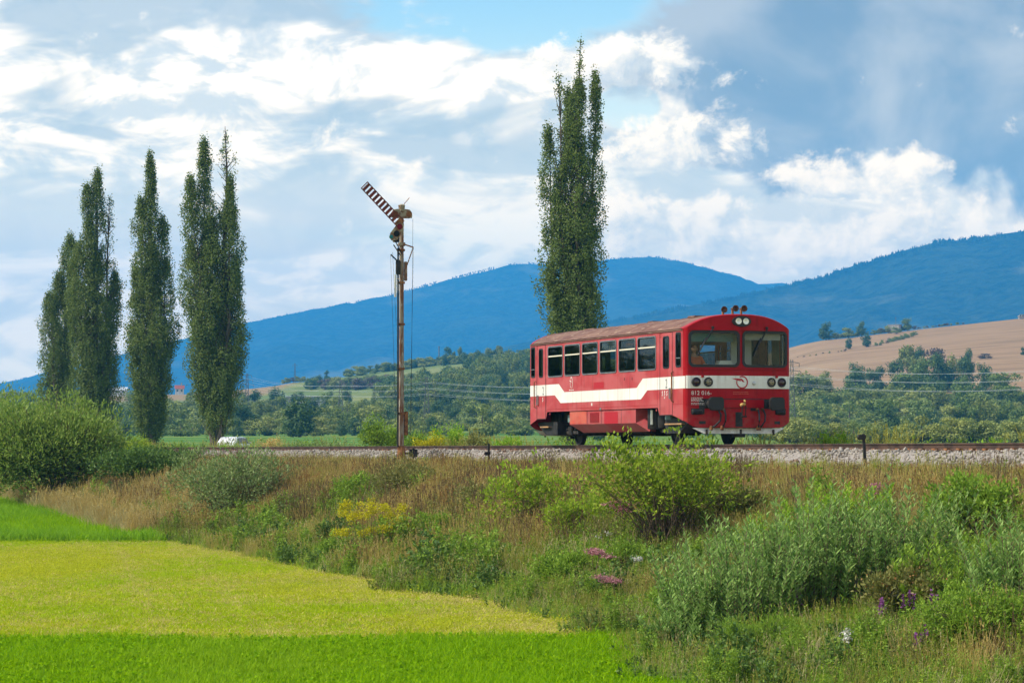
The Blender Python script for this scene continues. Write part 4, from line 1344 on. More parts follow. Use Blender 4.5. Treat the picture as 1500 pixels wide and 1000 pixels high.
br = [0.15, 0.15, (0.13, 0.17), 0.06, 0.055, 0.075, 0.05, 0.036, 0.075, 0.05, 0.036, 0.10, 0.075, 0.05, 0.04, 0.10, 0.075, 0.05, 0.04]
body = skin_body('body', bv, be, br, M_SKIN, per)
sh = skin_body('shirt', [bv[i] for i in (0, 1, 2, 5, 6, 8, 9)] + [(0, 0, 1.08)], [(0, 1), (1, 2), (2, 3), (3, 4), (2, 5), (5, 6), (2, 7)],
               [0.165, 0.165, (0.145, 0.185), 0.09, 0.066, 0.09, 0.066, 0.07], M_ORANGE, per)
tr = skin_body('trousers', [bv[i] for i in (0, 11, 12, 13, 15, 16, 17)], [(0, 1), (1, 2), (2, 3), (0, 4), (4, 5), (5, 6)], [0.165, 0.11, 0.088, 0.065, 0.11, 0.088, 0.065], M_TROUS, per)
hd = MB()
V = []; F = []
nr, ns_ = 12, 16
for i in range(nr + 1):
    th = math.pi * i / nr
    for j in range(ns_):
        ph = 2 * math.pi * j / ns_
        x, y, z = math.sin(th) * math.cos(ph), math.sin(th) * math.sin(ph), math.cos(th)
        r_ = 1.0
        if x > 0.6 and abs(y) < 0.35 and -0.25 < z < 0.15: r_ = 1.16          # nose
        if x > 0.5 and 0.12 < z < 0.35 and 0.15 < abs(y) < 0.6: r_ = 0.92     # eye sockets
        jaw = 1.0 - 0.22 * max(0, -z)
        V.append((x * 0.098 * r_ * jaw + 0.01, y * 0.076 * jaw, z * 0.118))
for i in range(nr):
    for j in range(ns_):
        F.append((i * ns_ + j, (i + 1) * ns_ + j, (i + 1) * ns_ + (j + 1) % ns_, i * ns_ + (j + 1) % ns_))
hd.raw(V, F)
head = hd.build('head', M_SKIN, per, smooth=True); head.location = (0.03, 0, 1.28)
hair = MB().raw([(v[0] * 1.07 - 0.006, v[1] * 1.08, v[2] * 1.07 + 0.004) for v in V[:6 * ns_]],
                [f for f in F[:5 * ns_] if not any(V[q][0] > 0.075 and V[q][2] < 0.07 for q in f)])
hair.build('hair', pmat('brown_hair', (0.05, 0.035, 0.025), rough=0.8), head)
for s in (-1, 1):
    MB().lathe((0.01, s * 0.074, -0.005), (0, s, 0), [(0, 0.03), (0.012, 0.026), (0.016, 0.01)], 10).build('ear', M_SKIN, head)
    MB().lathe((0.088, s * 0.03, 0.022), (1, 0, 0), [(0, 0.011), (0.004, 0.008)], 8).build('eye', M_BLACK, head)
MB().box(0.088, 0.096, -0.025, 0.025, -0.058, -0.05).build('mouth', pmat('lips', (0.3, 0.1, 0.09)), head)
for s in (-1, 1):
    wv = Vector((0.36, s * 0.17, 0.86))
    vs = [tuple(wv), tuple(wv + Vector((0.085, 0, 0.0)))]; es = [(0, 1)]; rs = [(0.03, 0.02), (0.038, 0.016)]
    for k_, (oy, L_) in enumerate(((-0.032, 0.072), (-0.011, 0.08), (0.011, 0.076), (0.032, 0.06))):
        a = wv + Vector((0.09, oy, 0)); b = a + Vector((L_ * 0.55, 0, -0.012)); c = b + Vector((L_ * 0.35, 0, -0.03))
        n = len(vs); vs += [tuple(a), tuple(b), tuple(c)]; es += [(1, n), (n, n + 1), (n + 1, n + 2)]; rs += [0.0095, 0.0088, 0.0075]
    n = len(vs); vs += [tuple(wv + Vector((0.03, -s * 0.045, 0))), tuple(wv + Vector((0.075, -s * 0.065, -0.015)))]
    es += [(0, n), (n, n + 1)]; rs += [0.0115, 0.0095]
    skin_body('hand', vs, es, rs, M_SKIN, per, sub=1)

# ================================================================== semaphore signal
sem_p = xy(0, 0)
# on the near side of the track, where the sight column of its mast crosses the shoulder
dsem = (2.9 * -1 - (-OX * RX - OY * RY)) / (((588 - 750) / F_PX) * RX + RY)
sx_, sy_ = (588 - 750) / F_PX * dsem, dsem
sz_ = 2.62
sem = empty('semaphore_signal', (sx_, sy_, sz_), TRACK_RZ, label='tall rusty mechanical semaphore with raised slatted red arm beside the track', cat='railway signal')
M_MAST = pmat('rust_streaked_mast', (0.27, 0.22, 0.165), (0.17, 0.07, 0.035), 3.0, 0.42, 0.58, rough=0.85, c3=(0.42, 0.38, 0.31), scale3=7.0, stretch=(3, 3, 0.5))
M_SEMRED = pmat('faded_signal_red', (0.17, 0.03, 0.02), (0.11, 0.03, 0.02), 6.0, rough=0.7)
M_CASTING = pmat('dirty_casting', (0.30, 0.26, 0.18), (0.18, 0.09, 0.05), 9.0, rough=0.85)
HM = 8.25
MB().tube([(0, 0, 0.1), (0, 0, HM)], 0.092, 12, 0.072).build('mast', M_MAST, sem, smooth=True)
for z in (0.42, 1.6, 3.1, 4.6, 6.0, 7.1):
    MB().lathe((0, 0, z), (0, 0, 1), [(0, 0.118), (0.07, 0.118)], 12).build('mast_band', M_RUST, sem)
m = MB().lathe((0, 0, 0), (0, 0, 1), [(0.05, 0.16), (0.12, 0.15), (0.35, 0.135), (0.55, 0.12)], 14); m.build('mast_foot', M_RUST, sem, smooth=True)
MB().box(-0.45, 0.45, -0.62, 0.62, 0.0, 0.06).build('foot_plate', pmat('mossy_slab', (0.12, 0.09, 0.07), (0.2, 0.16, 0.12), 6.0, rough=0.9), sem, bevel=0.01)
m = MB()
for q in (-0.4, 0.4):
    m.box(-0.35, -0.25, q - 0.05, q + 0.05, -0.5, 0.0); m.box(0.25, 0.35, q - 0.05, q + 0.05, -0.5, 0.0)
m.build('plate_post', M_RUST, sem)
MB().box(0.05, 0.10, -0.17, -0.12, 0.5, 7.2).build('cable_duct', M_BLACK, sem)
m = MB().box(-0.06, 0.06, 0.10, 0.22, 0.9, 1.7); m.build('lamp_winch_box', M_RUST, sem, bevel=0.015)
m = MB().box(-0.05, 0.05, 0.09, 0.19, 6.1, 6.75); m.build('counterweight_box', M_MAST, sem, bevel=0.015)
# head casting with two pulleys
m = MB().prism([(-0.36, HM - 0.02), (-0.36, HM + 0.14), (-0.28, HM + 0.25), (-0.15, HM + 0.27), (0.15, HM + 0.27), (0.28, HM + 0.25), (0.36, HM + 0.14), (0.36, HM - 0.02), (0.26, HM - 0.04), (-0.26, HM - 0.04)],
               lambda p: (-0.05, p[0], p[1]), lambda p: (0.05, p[0], p[1]))
hc = m.build('head_casting', M_CASTING, sem, bevel=0.012)
for q in (-0.24, 0.24):
    MB().lathe((-0.065, q, HM + 0.10), (1, 0, 0), [(0, 0.10), (0.13, 0.10)], 16).build('pulley', M_RUST, hc)
MB().lathe((0, 0, HM + 0.2), (0, 0, 1), [(0, 0.09), (0.12, 0.11), (0.20, 0.12), (0.24, 0.03)], 12).build('mast_cap', M_CASTING, sem)
MB().tube([(0, 0.05, HM + 0.4), (0, 0.27, HM + 0.66)], 0.012, 6).build('finial_rod', M_SEMRED, sem)
# arm: ladder of slats
ang = R(135)
ca, sa = math.cos(ang), math.sin(ang)
PIV = Vector((0.16, -0.10, HM - 0.22))
def armp(l, w, d): return (PIV.x + d, PIV.y + l * ca - w * sa, PIV.z + l * sa + w * ca)
arm = MB()
def abar(m, l0, l1, w0, w1, d0=-0.015, d1=0.015):
    V = [armp(l, w, d) for d in (d0, d1) for l, w in ((l0, w0), (l1, w0), (l1, w1), (l0, w1))]
    m.raw(V, [(0, 3, 2, 1), (4, 5, 6, 7), (0, 1, 5, 4), (1, 2, 6, 5), (2, 3, 7, 6), (3, 0, 4, 7)])
    return m
AL = 1.78
abar(arm, -0.05, AL, -0.165, -0.135); abar(arm, -0.05, AL, 0.135, 0.165); abar(arm, AL - 0.03, AL, -0.135, 0.135)
arm = arm.build('signal_arm', M_SEMRED, sem)
for i in range(10):
    l = 0.20 + i * 0.158
    abar(MB(), l, l + 0.10, -0.135, 0.135, -0.008, 0.008).build('slat', M_SEMRED, arm)
abar(MB(), -0.05, 0.14, -0.16, 0.16, -0.012, 0.012).build('arm_root', M_RUST, arm)
# spectacle with lenses
sp_ = MB()
cs = [(-0.02, -0.20), (-0.14, -0.42), (-0.30, -0.62)]
out = [(-0.06, 0.02), (0.16, -0.08), (0.14, -0.30), (0.02, -0.52), (-0.12, -0.72), (-0.34, -0.76), (-0.46, -0.62), (-0.40, -0.44), (-0.22, -0.2)]
sp_.prism([(p[0] * 0.84, p[1] * 0.84) for p in out], lambda p: (PIV.x - 0.012, PIV.y + p[0], PIV.z + p[1] + 0.04), lambda p: (PIV.x + 0.012, PIV.y + p[0], PIV.z + p[1] + 0.04))
sp_ = sp_.build('spectacle', M_CASTING, sem, bevel=0.004)
for (y, z, r_), c, nm in (((-0.02, -0.19, 0.115), (0.14, 0.008, 0.015), 'red_glass'), ((-0.15, -0.47, 0.125), (0.008, 0.008, 0.012), 'lamp_aperture'), ((-0.37, -0.60, 0.08), (0.02, 0.16, 0.17), 'green_glass')):
    y, z, r_ = y * 0.84, z * 0.84, r_ * 0.84
    b = MB().lathe((PIV.x - 0.02, PIV.y + y, PIV.z + z + 0.04), (1, 0, 0), [(0, r_), (0.045, r_), (0.05, r_ * 0.8)], 18)
    b.build(nm, pmat(nm, c, rough=0.35, spec=0.12), sp_, smooth=True)
MB().box(-0.14, -0.04, -0.28, -0.06, HM - 0.85, HM - 0.55).build('signal_lamp', M_BLACK, sem, bevel=0.02)
m = MB().box(-0.05, 0.12, -0.12, 0.10, HM - 0.98, HM - 0.86); m.build('arm_bearing', M_CASTING, sem, bevel=0.01)
m = MB()
m.tube([(0.1, 0.05, HM - 0.92), (0.1, 0.38, HM - 1.02)], 0.025, 6); m.tube([(0.1, 0.38, HM - 1.02), (0.02, 0.10, HM - 1.85)], 0.018, 6)
m.build('lever', M_RUST, sem)
m = MB()
m.tube([(0.14, -0.42, HM - 1.28), (0.12, -0.12, HM - 1.55)], 0.025, 6); m.tube([(0.14, -0.32, HM - 0.95), (0.12, -0.08, HM - 1.3)], 0.02, 6); m.tube([(0.14, -0.25, HM - 0.85), (0.12, -0.02, HM - 1.25)], 0.018, 6)
m.build('linkage', M_BLACK, sem)
MB().box(0.02, 0.14, -0.22, -0.08, HM - 1.95, HM - 1.45).build('drive_bracket', M_BLACK, sem, bevel=0.02)
MB().box(0.05, 0.09, -0.27, -0.20, HM - 2.7, HM - 1.95).build('white_guide', M_CREAM, sem)
for y0, z0, y1, z1 in ((-0.42, HM - 1.28, -0.2, 0.6), (0.36, HM - 0.05, 0.30, 0.5), (0.38, HM - 1.02, 0.26, 0.5), (-0.35, HM - 1.2, -0.22, 4.6)):
    MB().tube([(0.12, y0, z0), (0.12, y1, z1)], 0.005, 5).build('pull_wire', M_BLACK, sem)
wl = MB().lathe((-0.03, 0.42, 0.30), (1, 0, 0), [(0, 0.15), (0.06, 0.15)], 12)
for i in range(8):
    a = i * math.pi / 4
    wl.box(-0.03, 0.03, 0.42 + 0.15 * math.cos(a) - 0.025, 0.42 + 0.15 * math.cos(a) + 0.025, 0.30 + 0.15 * math.sin(a) - 0.025, 0.30 + 0.15 * math.sin(a) + 0.025)
wl = wl.build('wire_wheel', M_BLACK, sem)
MB().box(-0.02, 0.02, 0.1, 0.42, 0.26, 0.33).build('wheel_arm', M_BLACK, wl)

# ================================================================== wire posts along the shoulder
for px, hgt, lab in ((716, 0.80, 'short black wire post between the semaphore and the railcar'),
                     (937, 0.66, 'short black wire post in front of the railcar'),
                     (1268, 0.95, 'short black wire post standing right of the railcar')):
    q = (px - 750) / F_PX
    d = (-3.0 + OX * RX + OY * RY) / (q * RX + RY)
    p = empty('wire_post', (q * d, d, h1(q * d, d) - 0.1), TRACK_RZ + (0.1 if px == 1268 else 0), label=lab, cat='post', group='wire posts beside the track')
    if px == 1268: p.rotation_euler = (0.06, 0, TRACK_RZ)
    MB().box(-0.028, 0.028, -0.028, 0.028, 0, hgt).build('post', M_BLACK, p, bevel=0.006)
    z = hgt * (0.62 if px == 716 else 0.93)
    b = MB().box(-0.03, 0.03, -0.10, 0.05, z - 0.04, z + 0.05).build('bracket', M_BLACK, p, bevel=0.01)
    MB().lathe((-0.04, -0.08, z), (1, 0, 0), [(0, 0.06), (0.02, 0.04), (0.06, 0.04), (0.08, 0.06)], 12).build('roller', M_BLACK, b)

# ================================================================== leaves and blades
def norm(a):
    return a / np.maximum(1e-9, np.linalg.norm(a, axis=-1, keepdims=True))


def leaves(P, D, N, L, W, g, fold=0.15):
    """one rhombic leaf per row: base P, direction D, rough facing N, length L, width W"""
    n = len(P)
    D = norm(D); S = norm(np.cross(D, N)); Nn = np.cross(S, D)
    L = np.asarray(L)[:, None]; W = np.asarray(W)[:, None]
    mid = P + D * L * 0.42
    V = np.stack([P, mid + S * W * 0.5 + Nn * W * fold, P + D * L, mid - S * W * 0.5 + Nn * W * fold], 1)
    F = (np.arange(n) * 4)[:, None] + np.array([[0, 1, 2, 3]])
    var = np.repeat(g.random(n), 4)
    return V.reshape(-1, 3), F, var


def blades(P, az, lean, Ht, W, g, bend=0.35):
    """bent grass blades, five corners each"""
    n = len(P)
    d = np.stack([np.cos(az), np.sin(az), np.zeros(n)], -1)
    s = np.stack([-np.sin(az), np.cos(az), np.zeros(n)], -1) * (np.asarray(W)[:, None] * 0.5)
    up = np.array([[0, 0, 1.0]])
    Ht = np.asarray(Ht)[:, None]; lean = np.asarray(lean)[:, None]
    m = P + up * Ht * 0.55 + d * Ht * lean * 0.4
    t = P + up * Ht * (1 - 0.25 * lean) + d * Ht * lean * (1 + bend)
    V = np.stack([P - s, P + s, m + s * 0.75, m - s * 0.75, t], 1)
    b = (np.arange(n) * 5)[:, None]
    return V.reshape(-1, 3), b + np.array([[0, 1, 2, 3]]), b + np.array([[3, 2, 4]]), np.repeat(g.random(n), 5)


class Foliage:
    """gathers leaf, blade and stem arrays into one mesh"""
    def __init__(self): self.V = []; self.Q = []; self.T = []; self.var = []; self.n = 0

    def put(self, V, var, Q=None, T=None):
        if Q is not None: self.Q.append(Q + self.n)
        if T is not None: self.T.append(T + self.n)
        self.V.append(V); self.var.append(var); self.n += len(V)

    def leaves(self, *a, **k):
        V, F, var = leaves(*a, **k); self.put(V, var, Q=F)

    def blades(self, *a, **k):
        V, Q, T, var = blades(*a, **k); self.put(V, var, Q=Q, T=T)

    def stems(self, A, B, ra, rb, g, sides=3):
        """straight tapered pieces from A to B, (n,3) each"""
        n = len(A); D = norm(B - A)
        ref = np.where(np.abs(D[:, 2:3]) < 0.9, np.array([[0, 0, 1.0]]), np.array([[1.0, 0, 0]]))
        S = norm(np.cross(D, ref)); Tn = np.cross(S, D)
        an = np.arange(sides) * 2 * np.pi / sides
        ringd = S[:, None] * np.cos(an)[None, :, None] + Tn[:, None] * np.sin(an)[None, :, None]
        V = np.concatenate([A[:, None] + ringd * np.asarray(ra).reshape(-1, 1, 1), B[:, None] + ringd * np.asarray(rb).reshape(-1, 1, 1)], 1)
        b = (np.arange(n) * 2 * sides)[:, None, None]
        q = np.array([[j, (j + 1) % sides, sides + (j + 1) % sides, sides + j] for j in range(sides)])
        self.put(V.reshape(-1, 3), np.repeat(g.random(n), 2 * sides), Q=(b + q[None]).reshape(-1, 4))

    def mesh(self, name, mat):
        fs = []
        if self.Q: fs.append(np.concatenate(self.Q))
        if self.T: fs.append(np.concatenate(self.T))
        return np_mesh(name, np.concatenate(self.V), fs, mat, var=np.concatenate(self.var))


def rdir(g, n, up=0.0):
    v = g.normal(size=(n, 3)); v = norm(v); v[:, 2] += up
    return norm(v)


# leaf colours
L_POPLAR = leafmat('poplar_leaf', (0.095, 0.145, 0.030), (0.21, 0.26, 0.068), 0.35, spec=0.1, rough=0.5)
L_WILLOW = leafmat('willow_leaf', (0.13, 0.23, 0.028), (0.33, 0.42, 0.085), 0.38, spec=0.18, rough=0.5)
L_GREYWILLOW = leafmat('grey_willow_leaf', (0.13, 0.21, 0.05), (0.31, 0.38, 0.14), 0.34, spec=0.16, rough=0.5)
L_BRAMBLE = leafmat('bramble_leaf', (0.055, 0.12, 0.02), (0.14, 0.22, 0.04), 0.3, spec=0.2)
L_ROSE = leafmat('rose_leaf', (0.17, 0.30, 0.015), (0.40, 0.50, 0.035), 0.42, spec=0.2)
L_LIMEROSE = leafmat('lime_rose_leaf', (0.12, 0.20, 0.012), (0.36, 0.46, 0.03), 0.42, spec=0.2)
L_OLIVE = leafmat('olive_shrub_leaf', (0.14, 0.16, 0.035), (0.30, 0.28, 0.08), 0.35, spec=0.2)
L_GREEN = leafmat('fresh_weed_leaf', (0.13, 0.24, 0.02), (0.31, 0.45, 0.045), 0.4, spec=0.2)
L_LIME = leafmat('lime_leaf', (0.17, 0.34, 0.015), (0.36, 0.52, 0.04), 0.42, spec=0.2)
L_GOLD = leafmat('goldenrod_bloom', (0.42, 0.38, 0.008), (0.58, 0.52, 0.015), 0.35, spec=0.15)
L_DRY = leafmat('dry_grass', (0.44, 0.31, 0.085), (0.70, 0.54, 0.20), 0.42, spec=0.15)
L_STRAW = leafmat('olive_straw', (0.29, 0.29, 0.05), (0.52, 0.48, 0.11), 0.4, spec=0.15)
L_LUSH = leafmat('lush_grass', (0.13, 0.30, 0.001), (0.32, 0.52, 0.003), 0.45, spec=0.05)
L_MOWN = leafmat('mown_grass', (0.31, 0.36, 0.004), (0.54, 0.55, 0.03), 0.4, spec=0.05)
L_MOWNDRY = leafmat('mown_straw', (0.42, 0.36, 0.08), (0.60, 0.51, 0.17), 0.35, spec=0.05)
L_TALL = leafmat('tall_meadow_grass', (0.13, 0.31, 0.003), (0.29, 0.48, 0.03), 0.42, spec=0.05)
L_RUSSET = leafmat('russet_seedhead', (0.24, 0.12, 0.035), (0.40, 0.23, 0.08), 0.25, spec=0.15)
L_PINK = leafmat('dusty_pink_bloom', (0.36, 0.13, 0.15), (0.55, 0.27, 0.27), 0.3)
L_PURPLE = leafmat('purple_bloom', (0.22, 0.05, 0.22), (0.36, 0.12, 0.34), 0.3)
L_WHITE = leafmat('white_bloom', (0.62, 0.60, 0.50), (0.75, 0.74, 0.68), 0.3)
L_RED = leafmat('rose_hip', (0.30, 0.03, 0.015), (0.40, 0.08, 0.02), 0.1)
M_BARK = pmat('grey_brown_bark', (0.085, 0.065, 0.048), (0.15, 0.12, 0.09), 4.0, rough=0.95, bump=0.6, stretch=(3, 3, 0.6))
M_TWIG = pmat('brown_twig', (0.10, 0.065, 0.04), (0.16, 0.11, 0.07), 5.0, rough=0.9)
M_DEADTWIG = pmat('bleached_twig', (0.20, 0.15, 0.11), (0.12, 0.08, 0.06), 5.0, rough=0.9)


# ================================================================== poplars
def poplar(label, base_px, depth, limbs, seed, foot_py=652, zoff=0.0, dens=1.0, bare=()):
    """limbs: (px at the foot, px at the top, py at the top, half width px, py where its foliage starts)"""
    g = np.random.default_rng(seed)
    s = depth / F_PX
    base = at_depth(base_px, depth); base.z += zoff
    t = empty('poplar_tree', base, 0, label=label, cat='tree', group='tall Lombardy poplars beyond the track')
    wood = Foliage(); lf = Foliage()
    bark = MB()
    for li, (pf, pt, py, hw, pyf) in enumerate(limbs):
        x0 = (pf - base_px) * s; x1 = (pt - base_px) * s
        top = CAM_Z + (660 - py) * s - base.z
        zf = CAM_Z + (660 - pyf) * s - base.z
        yo0 = g.uniform(-0.3, 0.3); yo1 = g.uniform(-1.3, 1.3) * hw * s * 0.6
        r0 = (0.13 + 0.013 * top * g.uniform(0.6, 1.0)) * (1.0 if li == 0 else 0.55)
        ks = np.linspace(0, 1, 9)
        wob = g.normal(0, 0.10, (9, 2)); wob[0] = 0
        ax = np.stack([x0 * 0.25 * (1 - ks) + (x0 * (1 - ks) + x1 * ks) * np.minimum(1, ks * 3.0) + wob[:, 0], yo0 + (yo1 - yo0) * np.minimum(1, ks * 2.0) + wob[:, 1], top * ks], -1)
        bark.tube([tuple(p) for p in ax], [max(0.02, r0 * (1 - k_) ** 0.85) for k_ in ks], 7)
        axf = lambda tt: np.stack([np.interp(tt, ks, ax[:, i]) for i in range(3)], -1)
        # twigs, rising steeply, with tufts of leaves
        W = hw * s * 1.5
        nt = int(dens * 27 * (top - zf) * max(0.6, W / 0.9))
        tt = g.uniform(zf / top, 0.995, nt)
        rel = (tt - zf / top) / (1 - zf / top)
        prof = np.interp(rel, [0, 0.06, 0.2, 0.45, 0.7, 0.88, 0.96, 1.0], [0.30, 0.62, 0.98, 1.0, 0.84, 0.50, 0.24, 0.08])
        clump = 0.38 + 1.0 * vnoise(tt * top * 0.42 + seed, np.full(nt, li * 3.7), seed)
        az = g.uniform(0, 2 * np.pi, nt)
        rad = W * prof * clump * np.sqrt(g.uniform(0.12, 1.0, nt))
        A = axf(np.clip(tt - rad * 1.1 / top, 0, 1))
        B = axf(tt) + np.stack([np.cos(az) * rad, np.sin(az) * rad, np.zeros(nt)], -1)
        sel = g.random(nt) < 0.22
        wood.stems(A[sel], B[sel], np.full(sel.sum(), 0.035), np.full(sel.sum(), 0.01), g)
        # ragged: some height bands of the outer crown carry few leaves
        gap = vnoise(tt * top * 0.7, az * 1.3 + li * 5, seed + 9)
        keep = (gap > 0.38) | (rad < W * 0.3)
        if li in bare: keep &= (rel < 0.72) | (g.random(nt) < 0.10)
        B = B[keep]
        nl = 23
        C = np.repeat(B, nl, 0) + g.normal(0, 0.13, (len(B) * nl, 3)) * np.array([[1, 1, 2.2]])
        n = len(C)
        out = np.repeat(np.stack([np.cos(az[keep]), np.sin(az[keep]), np.full(len(B), 0.5)], -1), nl, 0)
        lf.leaves(C, rdir(g, n, 0.5), norm(out + g.normal(0, 0.7, (n, 3))), g.uniform(0.10, 0.20, n), g.uniform(0.07, 0.13, n), g)
        if li in bare:     # thin bare rods at the top
            nb = 16
            tb = g.uniform(0.68, 0.9, nb); A = axf(tb); B = A + np.stack([g.normal(0, 0.22, nb), g.normal(0, 0.22, nb), g.uniform(0.9, 2.4, nb)], -1)
            B[:, 2] = np.minimum(B[:, 2], top * 1.0)
            wood.stems(A, B, np.full(nb, 0.035), np.full(nb, 0.012), g)
    bark.build('trunk', M_BARK, t, smooth=True)
    obj('branch_wood', wood.mesh('branch_wood', M_BARK), t)
    obj('crown', lf.mesh('crown', L_POPLAR), t)
    return t


poplar('leftmost and shortest of the poplars, rising behind the willow bushes', 82, 275, [(84, 100, 345, 20, 640), (78, 84, 400, 22, 640), (84, 75, 430, 20, 640), (90, 108, 380, 14, 620)], 1)
poplar('many-spired poplar second from the left', 140, 258, [(138, 143, 250, 17, 640), (134, 128, 272, 17, 630), (144, 160, 288, 17, 630), (130, 112, 360, 18, 640), (148, 168, 400, 17, 640), (140, 135, 380, 22, 645)], 2, bare=(2,))
poplar('slender single-spired poplar third from the left', 222, 246, [(222, 220, 225, 18, 645), (216, 208, 290, 18, 640), (226, 238, 320, 17, 640), (228, 246, 380, 13, 610), (214, 198, 390, 16, 620), (222, 222, 360, 24, 648)], 3)
poplar('broad twin-spired poplar with a bare lower trunk, right of the left-hand row', 315, 236, [(320, 330, 184, 18, 636), (313, 297, 204, 18, 636), (309, 279, 260, 17, 625), (323, 341, 260, 18, 630), (306, 275, 350, 19, 610), (325, 344, 380, 17, 600),
        (315, 307, 320, 25, 640), (326, 348, 470, 11, 600)], 4, bare=(0,))
poplar('tallest poplar with bare topmost rods, rising behind the railcar', 838, 200.0, [(842, 852, 56, 17, 640), (836, 818, 108, 16, 640), (848, 874, 104, 15, 640), (830, 803, 185, 18, 640), (838, 834, 128, 24, 640), (852, 866, 280, 19, 640), (828, 808, 380, 18, 640),
        (856, 870, 420, 14, 620), (842, 846, 118, 24, 640), (840, 840, 180, 28, 640)], 5, bare=(0, 1), dens=0.8)


# ================================================================== shrubs
def shrub(name, label, base, width, height, mat, g, cat='shrub', n_stem=26, n_leaf=9000, L=(0.06, 0.10), W=(0.015, 0.025), twig=M_TWIG, shell=0.5,
          hollow=0.0, group=None, droop=0.0, sticks=0.02, extra=None, depth=None, flat=1.0, blobs=7, spire=0.0):
    """a bush: stems from the foot, leaves gathered in clumps over a lobed volume"""
    t = empty(name, base, g.uniform(0, 6.28) * 0, label=label, cat=cat, group=group)
    depth = depth or width * 0.8
    wood = Foliage(); lf = Foliage()
    # lobes
    ca_ = g.uniform(0, 2 * np.pi, blobs)
    cr = np.sqrt(g.uniform(0, 1, blobs)) * 0.72
    C = np.stack([np.cos(ca_) * cr * width * 0.5, np.sin(ca_) * cr * depth * 0.5, height * (0.30 + 0.42 * g.random(blobs) * (1 - 0.6 * cr))], -1)
    Rb = np.stack([width * g.uniform(0.13, 0.25, blobs), depth * g.uniform(0.13, 0.25, blobs), height * g.uniform(0.16, 0.32, blobs)], -1)
    # twig ends over the lobes
    nt = max(60, n_leaf // 9)
    b = g.integers(0, blobs, nt)
    d = rdir(g, nt, 0.15)
    rr = (g.uniform(shell, 1.05, nt) * (0.75 + 0.5 * vnoise(d[:, 0] * 2.5 + b * 3.1, d[:, 2] * 2.5 + d[:, 1] * 2.5, 8)))[:, None]
    T = C[b] + d * Rb[b] * rr
    T[:, 2] = np.maximum(T[:, 2], height * (0.03 + hollow * g.random(nt)))
    T[:, 2] += spire * height * g.random(nt) ** 3
    # stems
    ns = n_stem
    tip = T[g.integers(0, nt, ns)]
    foot_ = np.stack([g.normal(0, width * 0.05, ns), g.normal(0, depth * 0.05, ns), np.full(ns, -0.1)], -1)
    midp = foot_ * 0.4 + tip * 0.6 * np.array([[0.75, 0.75, 0.9]]) + g.normal(0, width * 0.02, (ns, 3))
    wood.stems(foot_, midp, np.full(ns, sticks), np.full(ns, sticks * 0.6), g, 4)
    wood.stems(midp, tip, np.full(ns, sticks * 0.6), np.full(ns, sticks * 0.25), g, 3)
    sel = g.random(nt) < 0.35
    nb = sel.sum()
    near_ = midp[g.integers(0, ns, nb)]
    k_ = g.uniform(0.55, 0.8, nb)[:, None]
    wood.stems(near_ * (1 - k_) + T[sel] * k_, T[sel], np.full(nb, sticks * 0.3), np.full(nb, sticks * 0.15), g, 3)
    # leaves around the twig ends
    per_ = max(1, n_leaf // nt)
    tw = np.repeat(np.arange(nt), per_)
    n = len(tw)
    dirs = norm(d[tw] * 0.7 + np.array([[0, 0, 0.55 - droop]]) + g.normal(0, 0.45, (n, 3)))
    P = T[tw] - norm(d[tw] + np.array([[0, 0, 0.8]])) * g.uniform(0, 0.28, n)[:, None] * height * 0.35 * g.random(n)[:, None] + g.normal(0, L[1] * 0.5, (n, 3))
    P[:, 2] = np.maximum(P[:, 2], 0.02)
    lf.leaves(P, dirs, norm(d[tw] * 0.6 + np.array([[0, 0, 0.8]]) + g.normal(0, 0.5, (n, 3))), g.uniform(*L, n), g.uniform(*W, n), g)
    obj('stems', wood.mesh('stems', twig), t)
    obj('foliage', lf.mesh('foliage', mat), t)
    if extra:
        nm, em, cnt, sz = extra
        ef = Foliage()
        q = g.integers(0, nt, cnt)
        ef.leaves(T[q] + g.normal(0, 0.06, (cnt, 3)), rdir(g, cnt, 0.3), rdir(g, cnt), g.uniform(sz * 0.7, sz * 1.3, cnt), g.uniform(sz * 0.6, sz, cnt), g)
        obj(nm, ef.mesh(nm, em), t)
    return t


L_SHOOT = leafmat('willow_shoot_leaf', (0.14, 0.27, 0.045), (0.35, 0.49, 0.14), 0.38, spec=0.1, rough=0.5)


